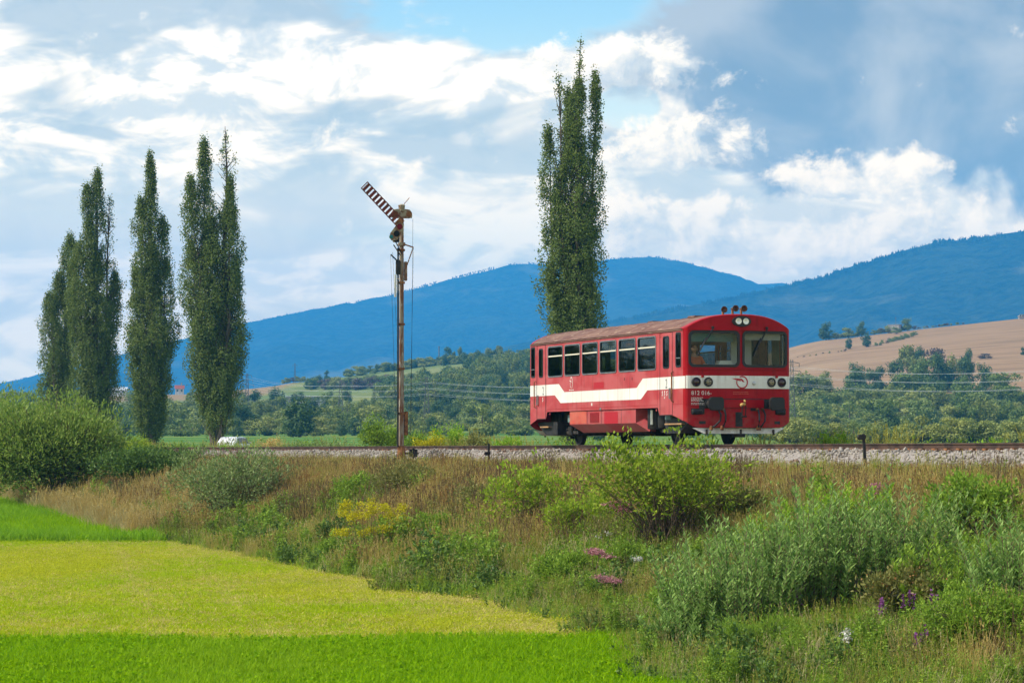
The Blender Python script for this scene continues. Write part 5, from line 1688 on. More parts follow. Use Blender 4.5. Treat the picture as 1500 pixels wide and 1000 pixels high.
def wands(name, label, base, width, depth, height, mat, g, n=70, per=46, L=(0.10, 0.17), W=(0.030, 0.050), cat='shrub', group=None, lean=0.28):
    """upright willow shoots, each set with narrow leaves"""
    t = empty(name, base, 0, label=label, cat=cat, group=group)
    wood = Foliage(); lf = Foliage()
    a = g.uniform(0, 6.28, n); r = np.sqrt(g.random(n))
    A = np.stack([np.cos(a) * r * width * 0.36, np.sin(a) * r * depth * 0.36, np.zeros(n)], -1)
    for i in range(n):
        A[i, 2] = h1(base.x + A[i, 0], base.y + A[i, 1]) - base.z - 0.05
    hh = height * (0.5 + 0.5 * g.random(n) ** 1.8) * (1 - 0.3 * r)
    out = np.stack([np.cos(a), np.sin(a), np.zeros(n)], -1)
    B = A + out * (lean * hh * r * g.uniform(0.5, 1.2, n))[:, None] + np.stack([g.normal(0, 0.05, n), g.normal(0, 0.05, n), hh], -1)
    Mi = (A + B) * 0.5 + out * (-0.06 * hh)[:, None]
    wood.stems(A, Mi, np.full(n, 0.012), np.full(n, 0.008), g); wood.stems(Mi, B, np.full(n, 0.008), np.full(n, 0.003), g)
    tt = np.tile(np.linspace(0.18, 1.0, per), n) + g.normal(0, 0.01, n * per)
    w = np.repeat(np.arange(n), per)
    tt = np.clip(tt, 0, 1)[:, None]
    P = np.where(tt < 0.5, A[w] * (1 - 2 * tt) + Mi[w] * 2 * tt, Mi[w] * (2 - 2 * tt) + B[w] * (2 * tt - 1))
    ph = np.tile(np.arange(per) * 2.4, n) + np.repeat(g.uniform(0, 6, n), per)
    m = n * per
    rise = 0.55 + 0.5 * tt[:, 0]
    D = np.stack([np.cos(ph), np.sin(ph), rise], -1) + g.normal(0, 0.18, (m, 3))
    sc = np.where(tt[:, 0] > 0.93, 0.6, 1.0) * np.repeat(g.uniform(0.85, 1.15, n), per)
    lf.leaves(P, D, np.stack([-np.cos(ph) * 0.4, -np.sin(ph) * 0.4, np.ones(m)], -1), g.uniform(*L, m) * sc, g.uniform(*W, m) * sc, g)
    obj('stems', wood.mesh('stems', M_TWIG), t)
    obj('foliage', lf.mesh('foliage', mat), t)
    return t


def px_m(p): return F_PX / p.y      # photograph pixels per metre at that depth

g = np.random.default_rng(100)
# big willow bushes at the left
b = at_depth(78, 126)
shrub('willow_bush', 'big rounded willow bush, foremost at the left edge', b, 7.0, 5.2, L_WILLOW, g, n_leaf=40000, L=(0.13, 0.26), W=(0.045, 0.085), n_stem=40, sticks=0.035, blobs=30, spire=0.05, shell=0.5, group='willow bushes at the left')
b = at_depth(-2, 140)
shrub('willow_bush', 'taller grey-green willow bush cut by the left edge', b, 8.4, 5.6, L_WILLOW, g, n_leaf=40000, L=(0.14, 0.28), W=(0.045, 0.085), n_stem=40, sticks=0.04, blobs=30, spire=0.05, shell=0.5, group='willow bushes at the left')
b = at_ground(333, 772)
shrub('sallow_bush', 'sparse grey-green sallow bush at the foot of the bank, dark at its base', b, 5.2, 3.1, L_GREYWILLOW, g, n_leaf=10500, L=(0.08, 0.15), W=(0.03, 0.055), n_stem=60, shell=0.7, hollow=0.25, blobs=22, spire=0.1)
b = at_ground(225, 712)
shrub('bramble_thicket', 'low dark green bramble thicket beside the big willow', b, 6.0, 2.0, L_BRAMBLE, g, n_leaf=16000, L=(0.08, 0.15), W=(0.05, 0.10), blobs=26)
b = at_ground(205, 690)
shrub('young_bush', 'yellow-green young bush hiding the rail right of the big willow', b, 3.0, 1.9, L_ROSE, g, n_leaf=5000, L=(0.08, 0.14), W=(0.03, 0.05), blobs=8)
b = at_ground(330, 790)
shrub('bramble_thicket', 'dark bramble tuft under the sallow bush', b, 1.7, 0.75, L_BRAMBLE, g, n_leaf=5000, L=(0.05, 0.09), W=(0.03, 0.06), blobs=6)
# bank shrubs, left to right
for px, py, w, h, mt, n, lab, kw in (
        (430, 760, 1.6, 1.0, L_OLIVE, 2600, 'pale olive weed bush left of the goldenrod', {}),
        (500, 800, 1.4, 0.9, L_BRAMBLE, 3600, 'dark leafy clump at the foot of the bank left of the goldenrod', {}),
        (525, 742, 2.2, 1.2, L_GREEN, 5200, 'dark green leafy shrub on the bank below the semaphore', {}),
        (600, 735, 2.4, 1.3, L_OLIVE, 5200, 'olive shrub on the bank right below the semaphore foot', {}),
        (640, 800, 1.6, 0.95, L_GREEN, 3600, 'grassy green shrub right of the goldenrod', {}),
        (700, 770, 2.2, 1.5, L_OLIVE, 3400, 'twiggy half-bare shrub in the middle of the bank', dict(twig=M_DEADTWIG, n_stem=60, hollow=0.3)),
        (790, 790, 2.7, 2.2, L_ROSE, 3400, 'rose bush with brown arching stems left of the largest rose bush', dict(n_stem=70, hollow=0.35, blobs=11, L=(0.06, 0.12), W=(0.03, 0.06), extra=('hips', L_RED, 260, 0.03), shell=0.75)),
        (975, 802, 4.0, 2.75, L_LIMEROSE, 7000, 'largest rose bush, lime-leaved, in front of the railcar', dict(n_stem=150, L=(0.07, 0.13), W=(0.035, 0.065), hollow=0.55, extra=('hips', L_RED, 160, 0.03), shell=0.75, blobs=24, spire=0.1)),
        (850, 800, 2.2, 1.4, L_ROSE, 5200, 'low rose bush with bare arching stems under the largest one', dict(n_stem=60, hollow=0.2, twig=M_DEADTWIG)),
        (912, 838, 1.3, 0.7, L_GREEN, 5200, 'rounded fresh green herb clump below the rose bushes', dict(L=(0.05, 0.08), W=(0.015, 0.025))),
        (1030, 648, 0.9, 0.55, L_LIME, 1500, 'bright lime tuft growing at the ballast before the railcar front', {}),
        (1090, 770, 1.5, 0.9, L_OLIVE, 2600, 'dry olive weed bush above the willow shoots', {}),
        (1440, 800, 2.2, 1.3, L_GREEN, 6000, 'leafy green bush at the right edge of the bank', dict(L=(0.06, 0.1), W=(0.03, 0.06))),
        (720, 838, 1.6, 0.8, L_GREEN, 4200, 'grassy green weed mound at the foot of the bank', {}),
        (820, 858, 1.5, 0.75, L_GREEN, 4200, 'fresh green weed mound below the low rose bush', {}),
        (1000, 905, 1.2, 0.6, L_GREEN, 3600, 'weedy green mound at the field edge left of the willow shoots', {}),
        (1330, 915, 1.6, 0.9, L_OLIVE, 5200, 'brownish-green weedy shrub in the lower right corner', dict(extra=('seed_heads', L_RUSSET, 500, 0.04))),
        (1440, 960, 1.8, 0.9, L_GREEN, 6500, 'pale green leafy mound at the lower right edge', dict(L=(0.04, 0.08), W=(0.015, 0.03))),
        (1130, 965, 1.5, 0.7, L_GREEN, 5600, 'fine-leaved green mound in front of the willow shoots', dict(L=(0.05, 0.09), W=(0.008, 0.014)))):
    b = at_ground(px, py)
    a = dict(n_leaf=n, L=(0.05, 0.10), W=(0.02, 0.045), n_stem=34, sticks=0.012, shell=0.5, blobs=13, spire=0.12); a.update(kw)
    shrub('rose_bush' if 'rose bush' in lab else 'bank_shrub', lab, b, w, h, mt, g, group='shrubs on the railway bank', **a)
# willow shoots in the right foreground
for px, py, w, dp, h, mt, n, lab in (
        (1075, 935, 2.9, 2.6, 2.25, L_SHOOT, 140, 'grey-green willow shoots at the left of the foreground clump'),
        (1185, 895, 3.4, 3.0, 2.4, L_SHOOT, 190, 'tall dense willow shoots in the middle of the foreground clump'),
        (1295, 880, 2.8, 2.4, 2.15, L_SHOOT, 125, 'willow shoots with silvery tips at the right of the foreground clump'),
        (1190, 810, 3.8, 2.2, 1.35, L_LIME, 130, 'yellow-green willow shoots behind the foreground clump'),
        (1395, 890, 2.2, 2.0, 1.4, L_GREEN, 90, 'loose green shoots right of the foreground clump'),
        (1490, 910, 1.8, 2.0, 2.0, L_SHOOT, 90, 'willow shoots cut by the right edge'),
        (1010, 955, 1.5, 1.2, 1.0, L_SHOOT, 80, 'short willow shoots reaching over the field edge'),
        (1010, 850, 0.5, 0.5, 1.0, L_SHOOT, 4, 'single tall pale willow shoot left of the clump'),
        (1360, 838, 0.4, 0.4, 1.25, L_LIME, 3, 'single pale green shoot standing above the right-hand clump')):
    wands('willow_shoots', lab, at_ground(px, py), w, dp, h, mt, g, n=n, group='willow shoots in the right foreground')
# goldenrod
def goldenrod(px, py, w, h, label, n=40):
    b = at_ground(px, py)
    t = empty('goldenrod', b, 0, label=label, cat='flower')
    st = Foliage(); lf = Foliage(); fl = Foliage()
    a = g.uniform(0, 6.28, n); r = np.sqrt(g.random(n)) * 0.5
    A = np.stack([np.cos(a) * r * w * 0.5, np.sin(a) * r * w * 0.5, np.zeros(n)], -1)
    B = np.stack([np.cos(a) * r * w, np.sin(a) * r * w, h * g.uniform(0.5, 1.0, n)], -1)
    st.stems(A, B, np.full(n, 0.008), np.full(n, 0.004), g)
    k_ = g.integers(0, n, 900); tt = g.uniform(0.1, 0.8, 900)[:, None]
    lf.leaves(A[k_] * (1 - tt) + B[k_] * tt, rdir(g, 900, 0.2), rdir(g, 900, 1.0), g.uniform(0.06, 0.1, 900), g.uniform(0.012, 0.02, 900), g)
    m = 4600; k_ = g.integers(0, n, m)
    off = np.stack([g.normal(0, 0.07, m), g.normal(0, 0.07, m), g.uniform(-0.13, 0.05, m)], -1)
    fl.leaves(B[k_] + off, rdir(g, m, 0.2), rdir(g, m, 1.0), g.uniform(0.03, 0.06, m), g.uniform(0.025, 0.04, m), g)
    obj('stalks', st.mesh('stalks', M_TWIG), t); obj('leaves', lf.mesh('leaves', L_GREEN), t); obj('blooms', fl.mesh('blooms', L_GOLD), t)

goldenrod(545, 828, 1.9, 1.6, 'yellow goldenrod in bloom on the bank left of the middle')


def umbel_plant(name, px, py, h, mat, label, heads=5, spread=0.22, rad=0.07, group=None, spike=False):
    b = at_ground(px, py)
    t = empty(name, b, 0, label=label, cat='flower', group=group)
    st = Foliage(); fl = Foliage(); lf = Foliage()
    A = np.zeros((heads, 3)); B = np.stack([g.normal(0, spread, heads), g.normal(0, spread, heads), h * g.uniform(0.75, 1.0, heads)], -1)
    st.stems(A, B, np.full(heads, 0.008), np.full(heads, 0.004), g)
    m = 130 * heads; k_ = g.integers(0, heads, m)
    if spike:
        m = 34 * heads; k_ = k_[:m]
        off = np.stack([g.normal(0, 0.008, m), g.normal(0, 0.008, m), g.uniform(-0.16, 0.03, m)], -1)
    else:
        off = np.stack([g.normal(0, rad, m), g.normal(0, rad, m), np.abs(g.normal(0, 0.03, m))], -1)
    fl.leaves(B[k_] + off, rdir(g, m, 0.4), rdir(g, m, 1.0), g.uniform(0.025, 0.05, m), g.uniform(0.02, 0.04, m), g)
    n = 16 * heads; k_ = g.integers(0, heads, n); tt = g.uniform(0.05, 0.85, n)[:, None]
    lf.leaves(B[k_] * tt, rdir(g, n, 0.2), rdir(g, n, 1.0), g.uniform(0.07, 0.13, n), g.uniform(0.015, 0.035, n), g)
    obj('stalks', st.mesh('stalks', M_TWIG), t); obj('leaves', lf.mesh('leaves', L_GREEN), t); obj('blooms', fl.mesh('blooms', mat), t)

GP = 'dusty pink flower heads on the bank'
umbel_plant('pink_umbel', 912, 812, 1.05, L_PINK, 'tallest dusty pink flower heads under the largest rose bush', 9, 0.2, 0.085, group=GP)
umbel_plant('pink_umbel', 868, 860, 0.7, L_PINK, 'low pink flower heads left of the green herb clump', 5, 0.12, group=GP)
umbel_plant('pink_umbel', 888, 885, 0.5, L_PINK, 'lowest pink flower heads near the edge of the mown field', 4, 0.15, group=GP)
umbel_plant('pink_umbel', 1283, 770, 0.75, L_PINK, 'faded pink flower heads in the dry grass on the right', 3, 0.08, 0.05, group=GP)
umbel_plant('pink_umbel', 1168, 905, 0.95, L_PINK, 'brownish pink flower heads before the willow shoots', 3, 0.07, 0.06, group=GP)
GV_ = 'purple flower spikes in the lower right corner'
for px, py, lab in ((1168, 920, 'purple flower spike before the willow shoots'), (1330, 920, 'tall purple flower spike beside the weedy shrub'), (1378, 925, 'purple flower spikes at the upper right of the group'),
                    (1420, 945, 'purple flower spike nearest the right edge'), (1346, 985, 'lowest purple flower spike near the bottom edge'), (1300, 935, 'purple flower spikes at the left of the group')):
    umbel_plant('purple_spike', px, py, 0.55, L_PURPLE, lab, 3, 0.07, group=GV_, spike=True)
GW_ = 'white flowers scattered on the bank'
for px, py, lab in ((1304, 918, 'large white flower head left of the purple spikes'), (870, 815, 'small white flowers among the pink heads'), (1245, 985, 'white flowers by the bottom edge'),
                    (930, 855, 'white flowers below the green herb clump'), (668, 825, 'white flowers at the foot of the bank in the middle'), (415, 775, 'white flowers near the sallow bush')):
    umbel_plant('white_flower', px, py, 0.45, L_WHITE, lab, 2, 0.1, 0.03, group=GW_)

# shrubs just beyond the track
for px, dp, w, h, mt, n, lab in (
        (552, 118, 1.5, 2.0, L_GREEN, 2600, 'tall green sapling behind the track left of the semaphore mast'),
        (578, 120, 1.2, 1.7, L_GREEN, 2200, 'green sapling behind the track touching the semaphore mast'),
        (610, 119, 1.6, 1.5, L_GREEN, 2200, 'green weeds behind the track right of the semaphore mast'),
        (632, 117, 1.6, 1.2, L_GOLD, 1600, 'yellowing bush behind the track right of the semaphore'),
        (658, 118, 2.0, 1.7, L_LIME, 2600, 'bright green bush behind the track left of the wire post'),
        (697, 112, 1.2, 1.3, L_OLIVE, 900, 'brownish weeds behind the track by the wire post'),
        (745, 110, 1.6, 1.1, L_LIME, 1900, 'pale lime weeds behind the rear of the railcar'),
        (480, 128, 2.6, 1.0, L_GREYWILLOW, 2200, 'low greyish weeds behind the track far left of the semaphore'),
        (398, 140, 2.6, 1.1, L_DRY, 1200, 'dry tan bush behind the track right of the white car'),
        (345, 146, 2.4, 0.8, L_LIME, 1500, 'low green weeds in front of the white car'),
        (430, 134, 2.0, 0.9, L_GREYWILLOW, 1500, 'low pale weeds behind the track near the dry tan bush'),
        (1180, 84, 1.0, 0.8, L_OLIVE, 700, 'small brownish weed behind the track right of the railcar'),
        (1225, 82, 1.5, 1.0, L_LIME, 1600, 'fresh weeds behind the track by the right-hand wire post'),
        (1455, 74, 1.2, 0.8, L_LIME, 900, 'weeds behind the track near the right edge')):
    b = at_depth(px, dp)
    shrub('trackside_bush', lab, b, w, h, mt, g, group='bushes just beyond the track', n_leaf=n, L=(0.08, 0.14), W=(0.03, 0.06), n_stem=18, sticks=0.012, blobs=6, spire=0.25)

# ================================================================== grasses and weeds (uncountable)
def tuft(seed, n, spread, h, w, lean, mat, heads=None, flatten=1.0):
    g = np.random.default_rng(seed); f = Foliage()
    P = np.stack([g.normal(0, spread, n), g.normal(0, spread, n), np.full(n, -0.01)], -1)
    f.blades(P, g.uniform(0, 6.28, n), g.uniform(lean * 0.3, lean, n), g.uniform(h * 0.5, h, n), g.uniform(w * 0.7, w, n), g)
    return f.mesh('tuft', mat)


def drygrass(seed, n, spread, h, mat, headmat=None):
    """tall thin culms with a seed head, over a skirt of blades; one material"""
    g = np.random.default_rng(seed); f = Foliage()
    P = np.stack([g.normal(0, spread, n), g.normal(0, spread, n), np.full(n, -0.02)], -1)
    f.blades(P, g.uniform(0, 6.28, n), g.uniform(0.15, 0.7, n), g.uniform(h * 0.35, h * 0.8, n), np.full(n, 0.011), g)
    m = n // 2
    A = np.stack([g.normal(0, spread, m), g.normal(0, spread, m), np.zeros(m)], -1)
    B = A + np.stack([g.normal(0, h * 0.14, m), g.normal(0, h * 0.14, m), g.uniform(h * 0.6, h, m)], -1)
    f.stems(A, B, np.full(m, 0.004), np.full(m, 0.003), g)
    k_ = np.repeat(np.arange(m), 5)
    f.leaves(B[k_] - norm(B[k_] - A[k_]) * g.uniform(0, 0.14, len(k_))[:, None], norm(B[k_] - A[k_]) + g.normal(0, 0.25, (len(k_), 3)), rdir(g, len(k_)), g.uniform(0.04, 0.07, len(k_)), g.uniform(0.008, 0.016, len(k_)), g)
    return f.mesh('dry_grass', mat)


def weed(seed, n, spread, h, mat, L, W, per=16):
    g = np.random.default_rng(seed); f = Foliage()
    A = np.stack([g.normal(0, spread, n), g.normal(0, spread, n), np.full(n, -0.02)], -1)
    B = A + np.stack([g.normal(0, h * 0.16, n), g.normal(0, h * 0.16, n), g.uniform(h * 0.5, h, n)], -1)
    f.stems(A, B, np.full(n, 0.005), np.full(n, 0.003), g)
    k_ = np.repeat(np.arange(n), per); m = len(k_)
    tt = g.uniform(0.1, 1.0, m)[:, None]
    f.leaves(A[k_] * (1 - tt) + B[k_] * tt, rdir(g, m, 0.35), rdir(g, m, 1.1), g.uniform(L * 0.6, L, m), g.uniform(W * 0.6, W, m), g)
    return f.mesh('weed', mat)


def dead_umbel(seed, mat):
    g = np.random.default_rng(seed); f = Foliage()
    n = 5
    A = np.zeros((n, 3)); B = np.stack([g.normal(0, 0.12, n), g.normal(0, 0.12, n), g.uniform(0.45, 0.8, n)], -1)
    f.stems(A, B, np.full(n, 0.006), np.full(n, 0.004), g)
    k_ = np.repeat(np.arange(n), 22); m = len(k_)
    f.leaves(B[k_] + np.stack([g.normal(0, 0.05, m), g.normal(0, 0.05, m), g.normal(0, 0.015, m)], -1), rdir(g, m, 0.4), rdir(g, m, 1), g.uniform(0.02, 0.035, m), g.uniform(0.015, 0.025, m), g)
    return f.mesh('dead_umbel', mat)


def slope_normal_tilt(n, g, amt=0.12):
    return np.stack([g.normal(0, amt, n), g.normal(0, amt, n), g.uniform(0, 6.28, n)], -1)


g = np.random.default_rng(55)
# --- vegetation on the bank
L_DEAD = leafmat('dead_brown_stalk', (0.10, 0.06, 0.03), (0.20, 0.13, 0.07), 0.15, spec=0.1)
n = 46000
u = np.where(g.random(n) < 0.62, g.uniform(-40, 46, n), g.uniform(-120, -40, n)); tt = g.random(n)
vf = foot(u) - 0.5 + (fbm(u * 0.5, u * 0, 3, 77) - 0.5) * 1.6
v = vf + (-2.62 - vf) * tt
x, y = xy(u, v); z = H(x, y)
ok = (x / np.maximum(y, 1) > -0.30) & (x / np.maximum(y, 1) < 0.215) & (y > 33)
u, v, tt, x, y, z = (a[ok] for a in (u, v, tt, x, y, z)); n = len(u)
patch = fbm(u * 0.22, v * 0.35, 3, 21); patch2 = fbm(u * 0.5, v * 0.6, 3, 22)
dryness = tt * 1.32 + 0.08 + (patch - 0.5) * 1.9 + np.where((u > -45) & (u < -22), 0.25, 0) - np.where(u > 24, 0.18, 0) - np.where((u > 12) & (tt < 0.5), 0.35, 0)
r = g.random(n)
kinds = np.empty(n, int)
# 0-1 dry grass, 2 straw grass, 3 green tuft, 4 weed, 5 broad weed, 6 dead umbel, 7 pale grass, 8 lime weed
kinds[:] = np.where(dryness > 0.62, np.where(r < 0.36, 0, np.where(r < 0.62, 2, np.where(r < 0.78, 7, np.where(r < 0.82, 1, np.where(r < 0.97, 3, 6))))),
                    np.where(dryness > 0.36, np.where(r < 0.26, 2, np.where(r < 0.44, 0, np.where(r < 0.64, 3, np.where(r < 0.82, 4, np.where(r < 0.87, 5, np.where(r < 0.94, 8, 7)))))),
                             np.where(r < 0.34, 3, np.where(r < 0.62, 4, np.where(r < 0.70, 5, np.where(r < 0.82, 8, np.where(r < 0.93, 2, 7)))))))
sc = g.uniform(0.6, 1.15, n) * (0.75 + 0.6 * patch2) * np.interp(tt, [0, 0.12, 0.6, 0.82, 0.92, 1.0], [0.75, 1.0, 1.0, 0.7, 0.42, 0.3])
kinds = np.where((tt > 0.84) & (g.random(n) < 0.45), g.choice([3, 8, 2, 4], n), kinds)      # greener fringe along the ballast
kinds = np.where((tt < 0.84) & (tt > 0.3) & (g.random(n) < 0.10), g.choice([8, 3, 11], n), kinds)
sc = sc * np.where((u > 17) & (tt < 0.62), 0.66, 1.0)
protos = [drygrass(1, 26, 0.13, 0.75, L_DRY), drygrass(2, 22, 0.12, 0.85, L_RUSSET), drygrass(3, 26, 0.14, 0.65, L_STRAW), tuft(4, 34, 0.13, 0.42, 0.016, 0.8, L_GREEN),
          weed(5, 7, 0.13, 0.6, L_GREEN, 0.10, 0.028), weed(6, 9, 0.16, 0.34, L_BRAMBLE, 0.11, 0.06, 14), dead_umbel(7, L_RUSSET), drygrass(8, 24, 0.13, 0.6, leafmat('pale_hay', (0.42, 0.36, 0.15), (0.62, 0.54, 0.27), 0.35, spec=0.15)),
          weed(9, 6, 0.12, 0.5, L_ROSE, 0.09, 0.03),
          weed(10, 26, 0.16, 0.95, L_GREEN, 0.11, 0.04, 22), weed(11, 24, 0.2, 0.9, L_OLIVE, 0.09, 0.03, 14), drygrass(12, 40, 0.16, 1.05, L_DEAD), weed(13, 30, 0.22, 0.8, L_BRAMBLE, 0.13, 0.075, 18)]
mid = (g.random(n) < np.where(patch2 > 0.56, 0.10, 0.015)) & (tt < 0.88)
kinds = np.where(mid, np.where(dryness > 0.6, g.choice([10, 11, 11], n), np.where(dryness > 0.3, g.choice([10, 11, 10, 9], n), g.choice([9, 12, 10, 9], n))), kinds)
scatter('bank_vegetation', 'dry grass and green weeds covering the railway bank', 'grass', np.stack([x, y, z], -1), sc, slope_normal_tilt(n, g), kinds, protos)

# --- pale tall hay at the foot near the big willow
n = 2600
u = g.uniform(-95, -28, n); tt = g.random(n) ** 1.5
v = foot(u) - 1.2 + tt * 4.5
x, y = xy(u, v)
scatter('hay_fringe', 'pale drooping hay grass along the foot of the bank at the left', 'grass', np.stack([x, y, H(x, y)], -1), g.uniform(0.9, 1.6, n), slope_normal_tilt(n, g, 0.2), g.integers(0, 2, n),
        [protos[7], protos[0]])

# --- meadow grass
def field(name, label, y0, y1, per_m2, protos, probs, s0, s1, seed, edge=0.5):
    g = np.random.default_rng(seed)
    n = int((y1 - y0) * 0.52 * (y0 + y1) * 0.5 * per_m2)
    yy = g.uniform(y0, y1, n); xx = g.uniform(-0.32, 0.20, n) * yy
    u, v = uv(xx, yy)
    ok = v < foot(u) + edge
    wob = (fbm(xx * 0.35, yy * 0.1, 3, 31) - 0.5) * 2.4 + g.normal(0, 0.75, n)
    ok &= (yy + wob > y0) & (yy + wob < y1)
    xx, yy = xx[ok], yy[ok]; n = len(xx)
    pn = fbm(xx * 0.25, yy * 0.09, 5, seed) + g.normal(0, 0.09, n)
    cut = np.quantile(pn, np.cumsum(probs)[:-1])
    idx = np.digitize(pn, cut)
    if name == 'mown_meadow':        # cut hay left lying along the foot of the bank
        u, v = uv(xx, yy); idx = np.where((v > foot(u) - np.interp(u, [-20, 5, 30], [1.8, 3.0, 6.0]) * g.random(n) * fbm(u * 0.4, v * 0, 3, 12) * 1.6) & (g.random(n) < 0.8), 1, idx)
        trk = np.abs(np.mod(xx + 0.15 * yy + 0.5, 6.0) - 3.0); idx = np.where((np.abs(trk - 0.9) < 0.16) & (g.random(n) < 0.6), 1, idx)      # faint wheel tracks
    scatter(name, label, 'grass', np.stack([xx, yy, H(xx, yy)], -1), g.uniform(s0, s1, n), slope_normal_tilt(n, g, 0.15), idx, protos)

clover = weed(31, 10, 0.10, 0.085, L_LUSH, 0.055, 0.04, 7)
lushp = [tuft(32, 40, 0.12, 0.16, 0.012, 0.9, L_LUSH), clover, tuft(33, 34, 0.12, 0.13, 0.012, 0.8, leafmat('pale_lush_grass', (0.17, 0.33, 0.002), (0.33, 0.50, 0.012), 0.42, spec=0.05))]
field('clover_meadow', 'lush green clover strip along the bottom of the meadow', 34, 47.0, 42, lushp, [0.42, 0.33, 0.25], 0.7, 1.3, 41)
mownp = [tuft(35, 34, 0.17, 0.05, 0.014, 2.0, L_MOWN), tuft(36, 30, 0.17, 0.045, 0.014, 2.4, L_MOWNDRY), tuft(37, 34, 0.15, 0.06, 0.013, 1.7, leafmat('mown_green', (0.25, 0.37, 0.002), (0.42, 0.53, 0.008), 0.42, spec=0.05))]
field('mown_meadow', 'yellow-green mown strip across the middle of the meadow', 46.4, 99.5, 26, mownp, [0.45, 0.22, 0.33], 0.7, 1.4, 42)
# darker tufts the mower left, and molehills' worth of bare soil showing between
gg = np.random.default_rng(71); n_ = 170
yy_ = gg.uniform(47, 98, n_); xx_ = gg.uniform(-0.19, 0.1, n_) * yy_; u_, v_ = uv(xx_, yy_); ok_ = v_ < foot(u_) - 0.3
scatter('uncut_tufts', 'small dark tufts left standing in the mown strip', 'grass', np.stack([xx_, yy_, H(xx_, yy_)], -1)[ok_], gg.uniform(0.3, 0.9, ok_.sum()), slope_normal_tilt(int(ok_.sum()), gg), gg.integers(0, 3, ok_.sum()),
        [tuft(51, 30, 0.09, 0.16, 0.012, 1.0, L_GREEN), tuft(52, 30, 0.10, 0.12, 0.012, 1.2, L_LUSH), tuft(53, 24, 0.12, 0.09, 0.012, 1.6, L_DEAD)])
field('tall_meadow', 'bright green uncut strip at the far left of the meadow', 98.5, 172, 9, [tuft(38, 40, 0.22, 0.34, 0.02, 0.8, L_TALL), tuft(39, 40, 0.22, 0.3, 0.02, 0.8, L_LUSH)], [0.5, 0.5], 0.8, 1.4, 43, edge=0.2)

# --- rough weeds and grass on the far shoulder of the track
n = 5200
u = g.uniform(-170, 42, n); v = g.uniform(3.3, 9.0, n)
x, y = xy(u, v)
pn = fbm(u * 0.15, v * 0.3, 3, 61)
idx = np.where(pn > 0.56, 0, np.where(pn > 0.42, 1, 2))
scatter('trackside_weeds', 'rough green weeds along the far side of the track', 'grass', np.stack([x, y, H(x, y)], -1), g.uniform(0.9, 2.0, n), slope_normal_tilt(n, g), idx, [protos[4], protos[3], protos[2]])
# a few tufts rooted in the ballast shoulder
n = 900
u = g.uniform(-90, 44, n); v = g.normal(-2.75, 0.22, n)
x, y = xy(u, v)
scatter('shoulder_weeds', 'thin weeds creeping over the edge of the ballast', 'grass', np.stack([x, y, np.maximum(H(x, y), RAIL_Z - 0.7)], -1), g.uniform(0.35, 0.8, n), slope_normal_tilt(n, g), g.integers(0, 3, n), [protos[3], protos[8], protos[2]])

# ================================================================== far trees
L_FAR = leafmat('far_broadleaf', (0.070, 0.125, 0.020), (0.165, 0.235, 0.045), 0.24, rnd=0.8, c3=(0.24, 0.26, 0.055), spec=0.2)
L_FARWILLOW = leafmat('far_willow', (0.115, 0.175, 0.035), (0.23, 0.29, 0.075), 0.24, rnd=0.7, c3=(0.32, 0.32, 0.075), spec=0.2)
L_FARDARK = leafmat('far_alder', (0.038, 0.082, 0.022), (0.088, 0.145, 0.042), 0.22, rnd=0.6, c3=(0.11, 0.17, 0.045), spec=0.2)
L_SPRUCE = leafmat('far_spruce', (0.012, 0.034, 0.018), (0.03, 0.06, 0.026), 0.1, spec=0.2)
L_FARBARE = leafmat('far_bare_scrub', (0.10, 0.075, 0.06), (0.15, 0.11, 0.08), 0.1, spec=0.1)


def far_crown(seed, h, w, mat, blobs, quads, low=0.12, leaf=0.45, tall=1.0):
    """crown of lobes covered with leaf clumps; returns (crown mesh, trunk mesh)"""
    g = np.random.default_rng(seed)
    a = g.uniform(0, 6.28, blobs); r = np.sqrt(g.uniform(0, 1, blobs))
    zc = g.uniform(low + 0.18, 0.82, blobs)
    if low < 0.05: zc[1:blobs // 2] = g.uniform(0.10, 0.34, len(zc[1:blobs // 2])); r[1:blobs // 2] = np.sqrt(g.uniform(0.2, 1.0, len(zc[1:blobs // 2])))
    env = np.sin(np.pi * np.clip((zc - low * 0.5) / (1.0 - low * 0.4), 0.05, 0.97)) ** 0.6
    C = np.stack([np.cos(a) * r * w * 0.40 * env, np.sin(a) * r * w * 0.40 * env, zc * h], -1)
    C[0] = (0, 0, 0.8 * h)
    Rb = np.stack([w * g.uniform(0.12, 0.27, blobs)] * 2 + [h * g.uniform(0.12, 0.2, blobs) * tall], -1)
    b = g.integers(0, blobs, quads)
    d = rdir(g, quads, 0.1)
    rough = 0.65 + 0.75 * vnoise(d[:, 0] * 2.2 + b * 2.7, d[:, 1] * 2.2 + d[:, 2] * 2.2, seed)
    P = C[b] + d * Rb[b] * (g.uniform(0.6, 1.1, quads) * rough)[:, None]
    P[:, 2] = np.clip(P[:, 2], low * h * g.uniform(0.3, 1.0, quads), h * 1.03)
    f = Foliage()
    N = norm(d + g.normal(0, 0.45, (quads, 3)))
    D = norm(np.cross(N, rdir(g, quads)))
    L = g.uniform(leaf * 0.6, leaf * 1.3, quads)
    f.leaves(P - D * L[:, None] * 0.5, D, N, L, L * g.uniform(0.6, 0.9, quads), g, fold=0.0)
    # darker-looking body inside so the crown is not see-through everywhere
    tr = MB().tube([(0, 0, -0.5), (w * 0.01, 0, h * 0.4), (0, w * 0.01, h * 0.8)], [h * 0.022 + 0.05, h * 0.016 + 0.03, 0.03], 6)
    for i in range(1, min(blobs, 6)):
        tr.tube([(0, 0, h * 0.25), tuple(C[i])], h * 0.01 + 0.02, 5, 0.02)
    return f.mesh('crown', mat), tr.mesh('trunk', M_BARK)


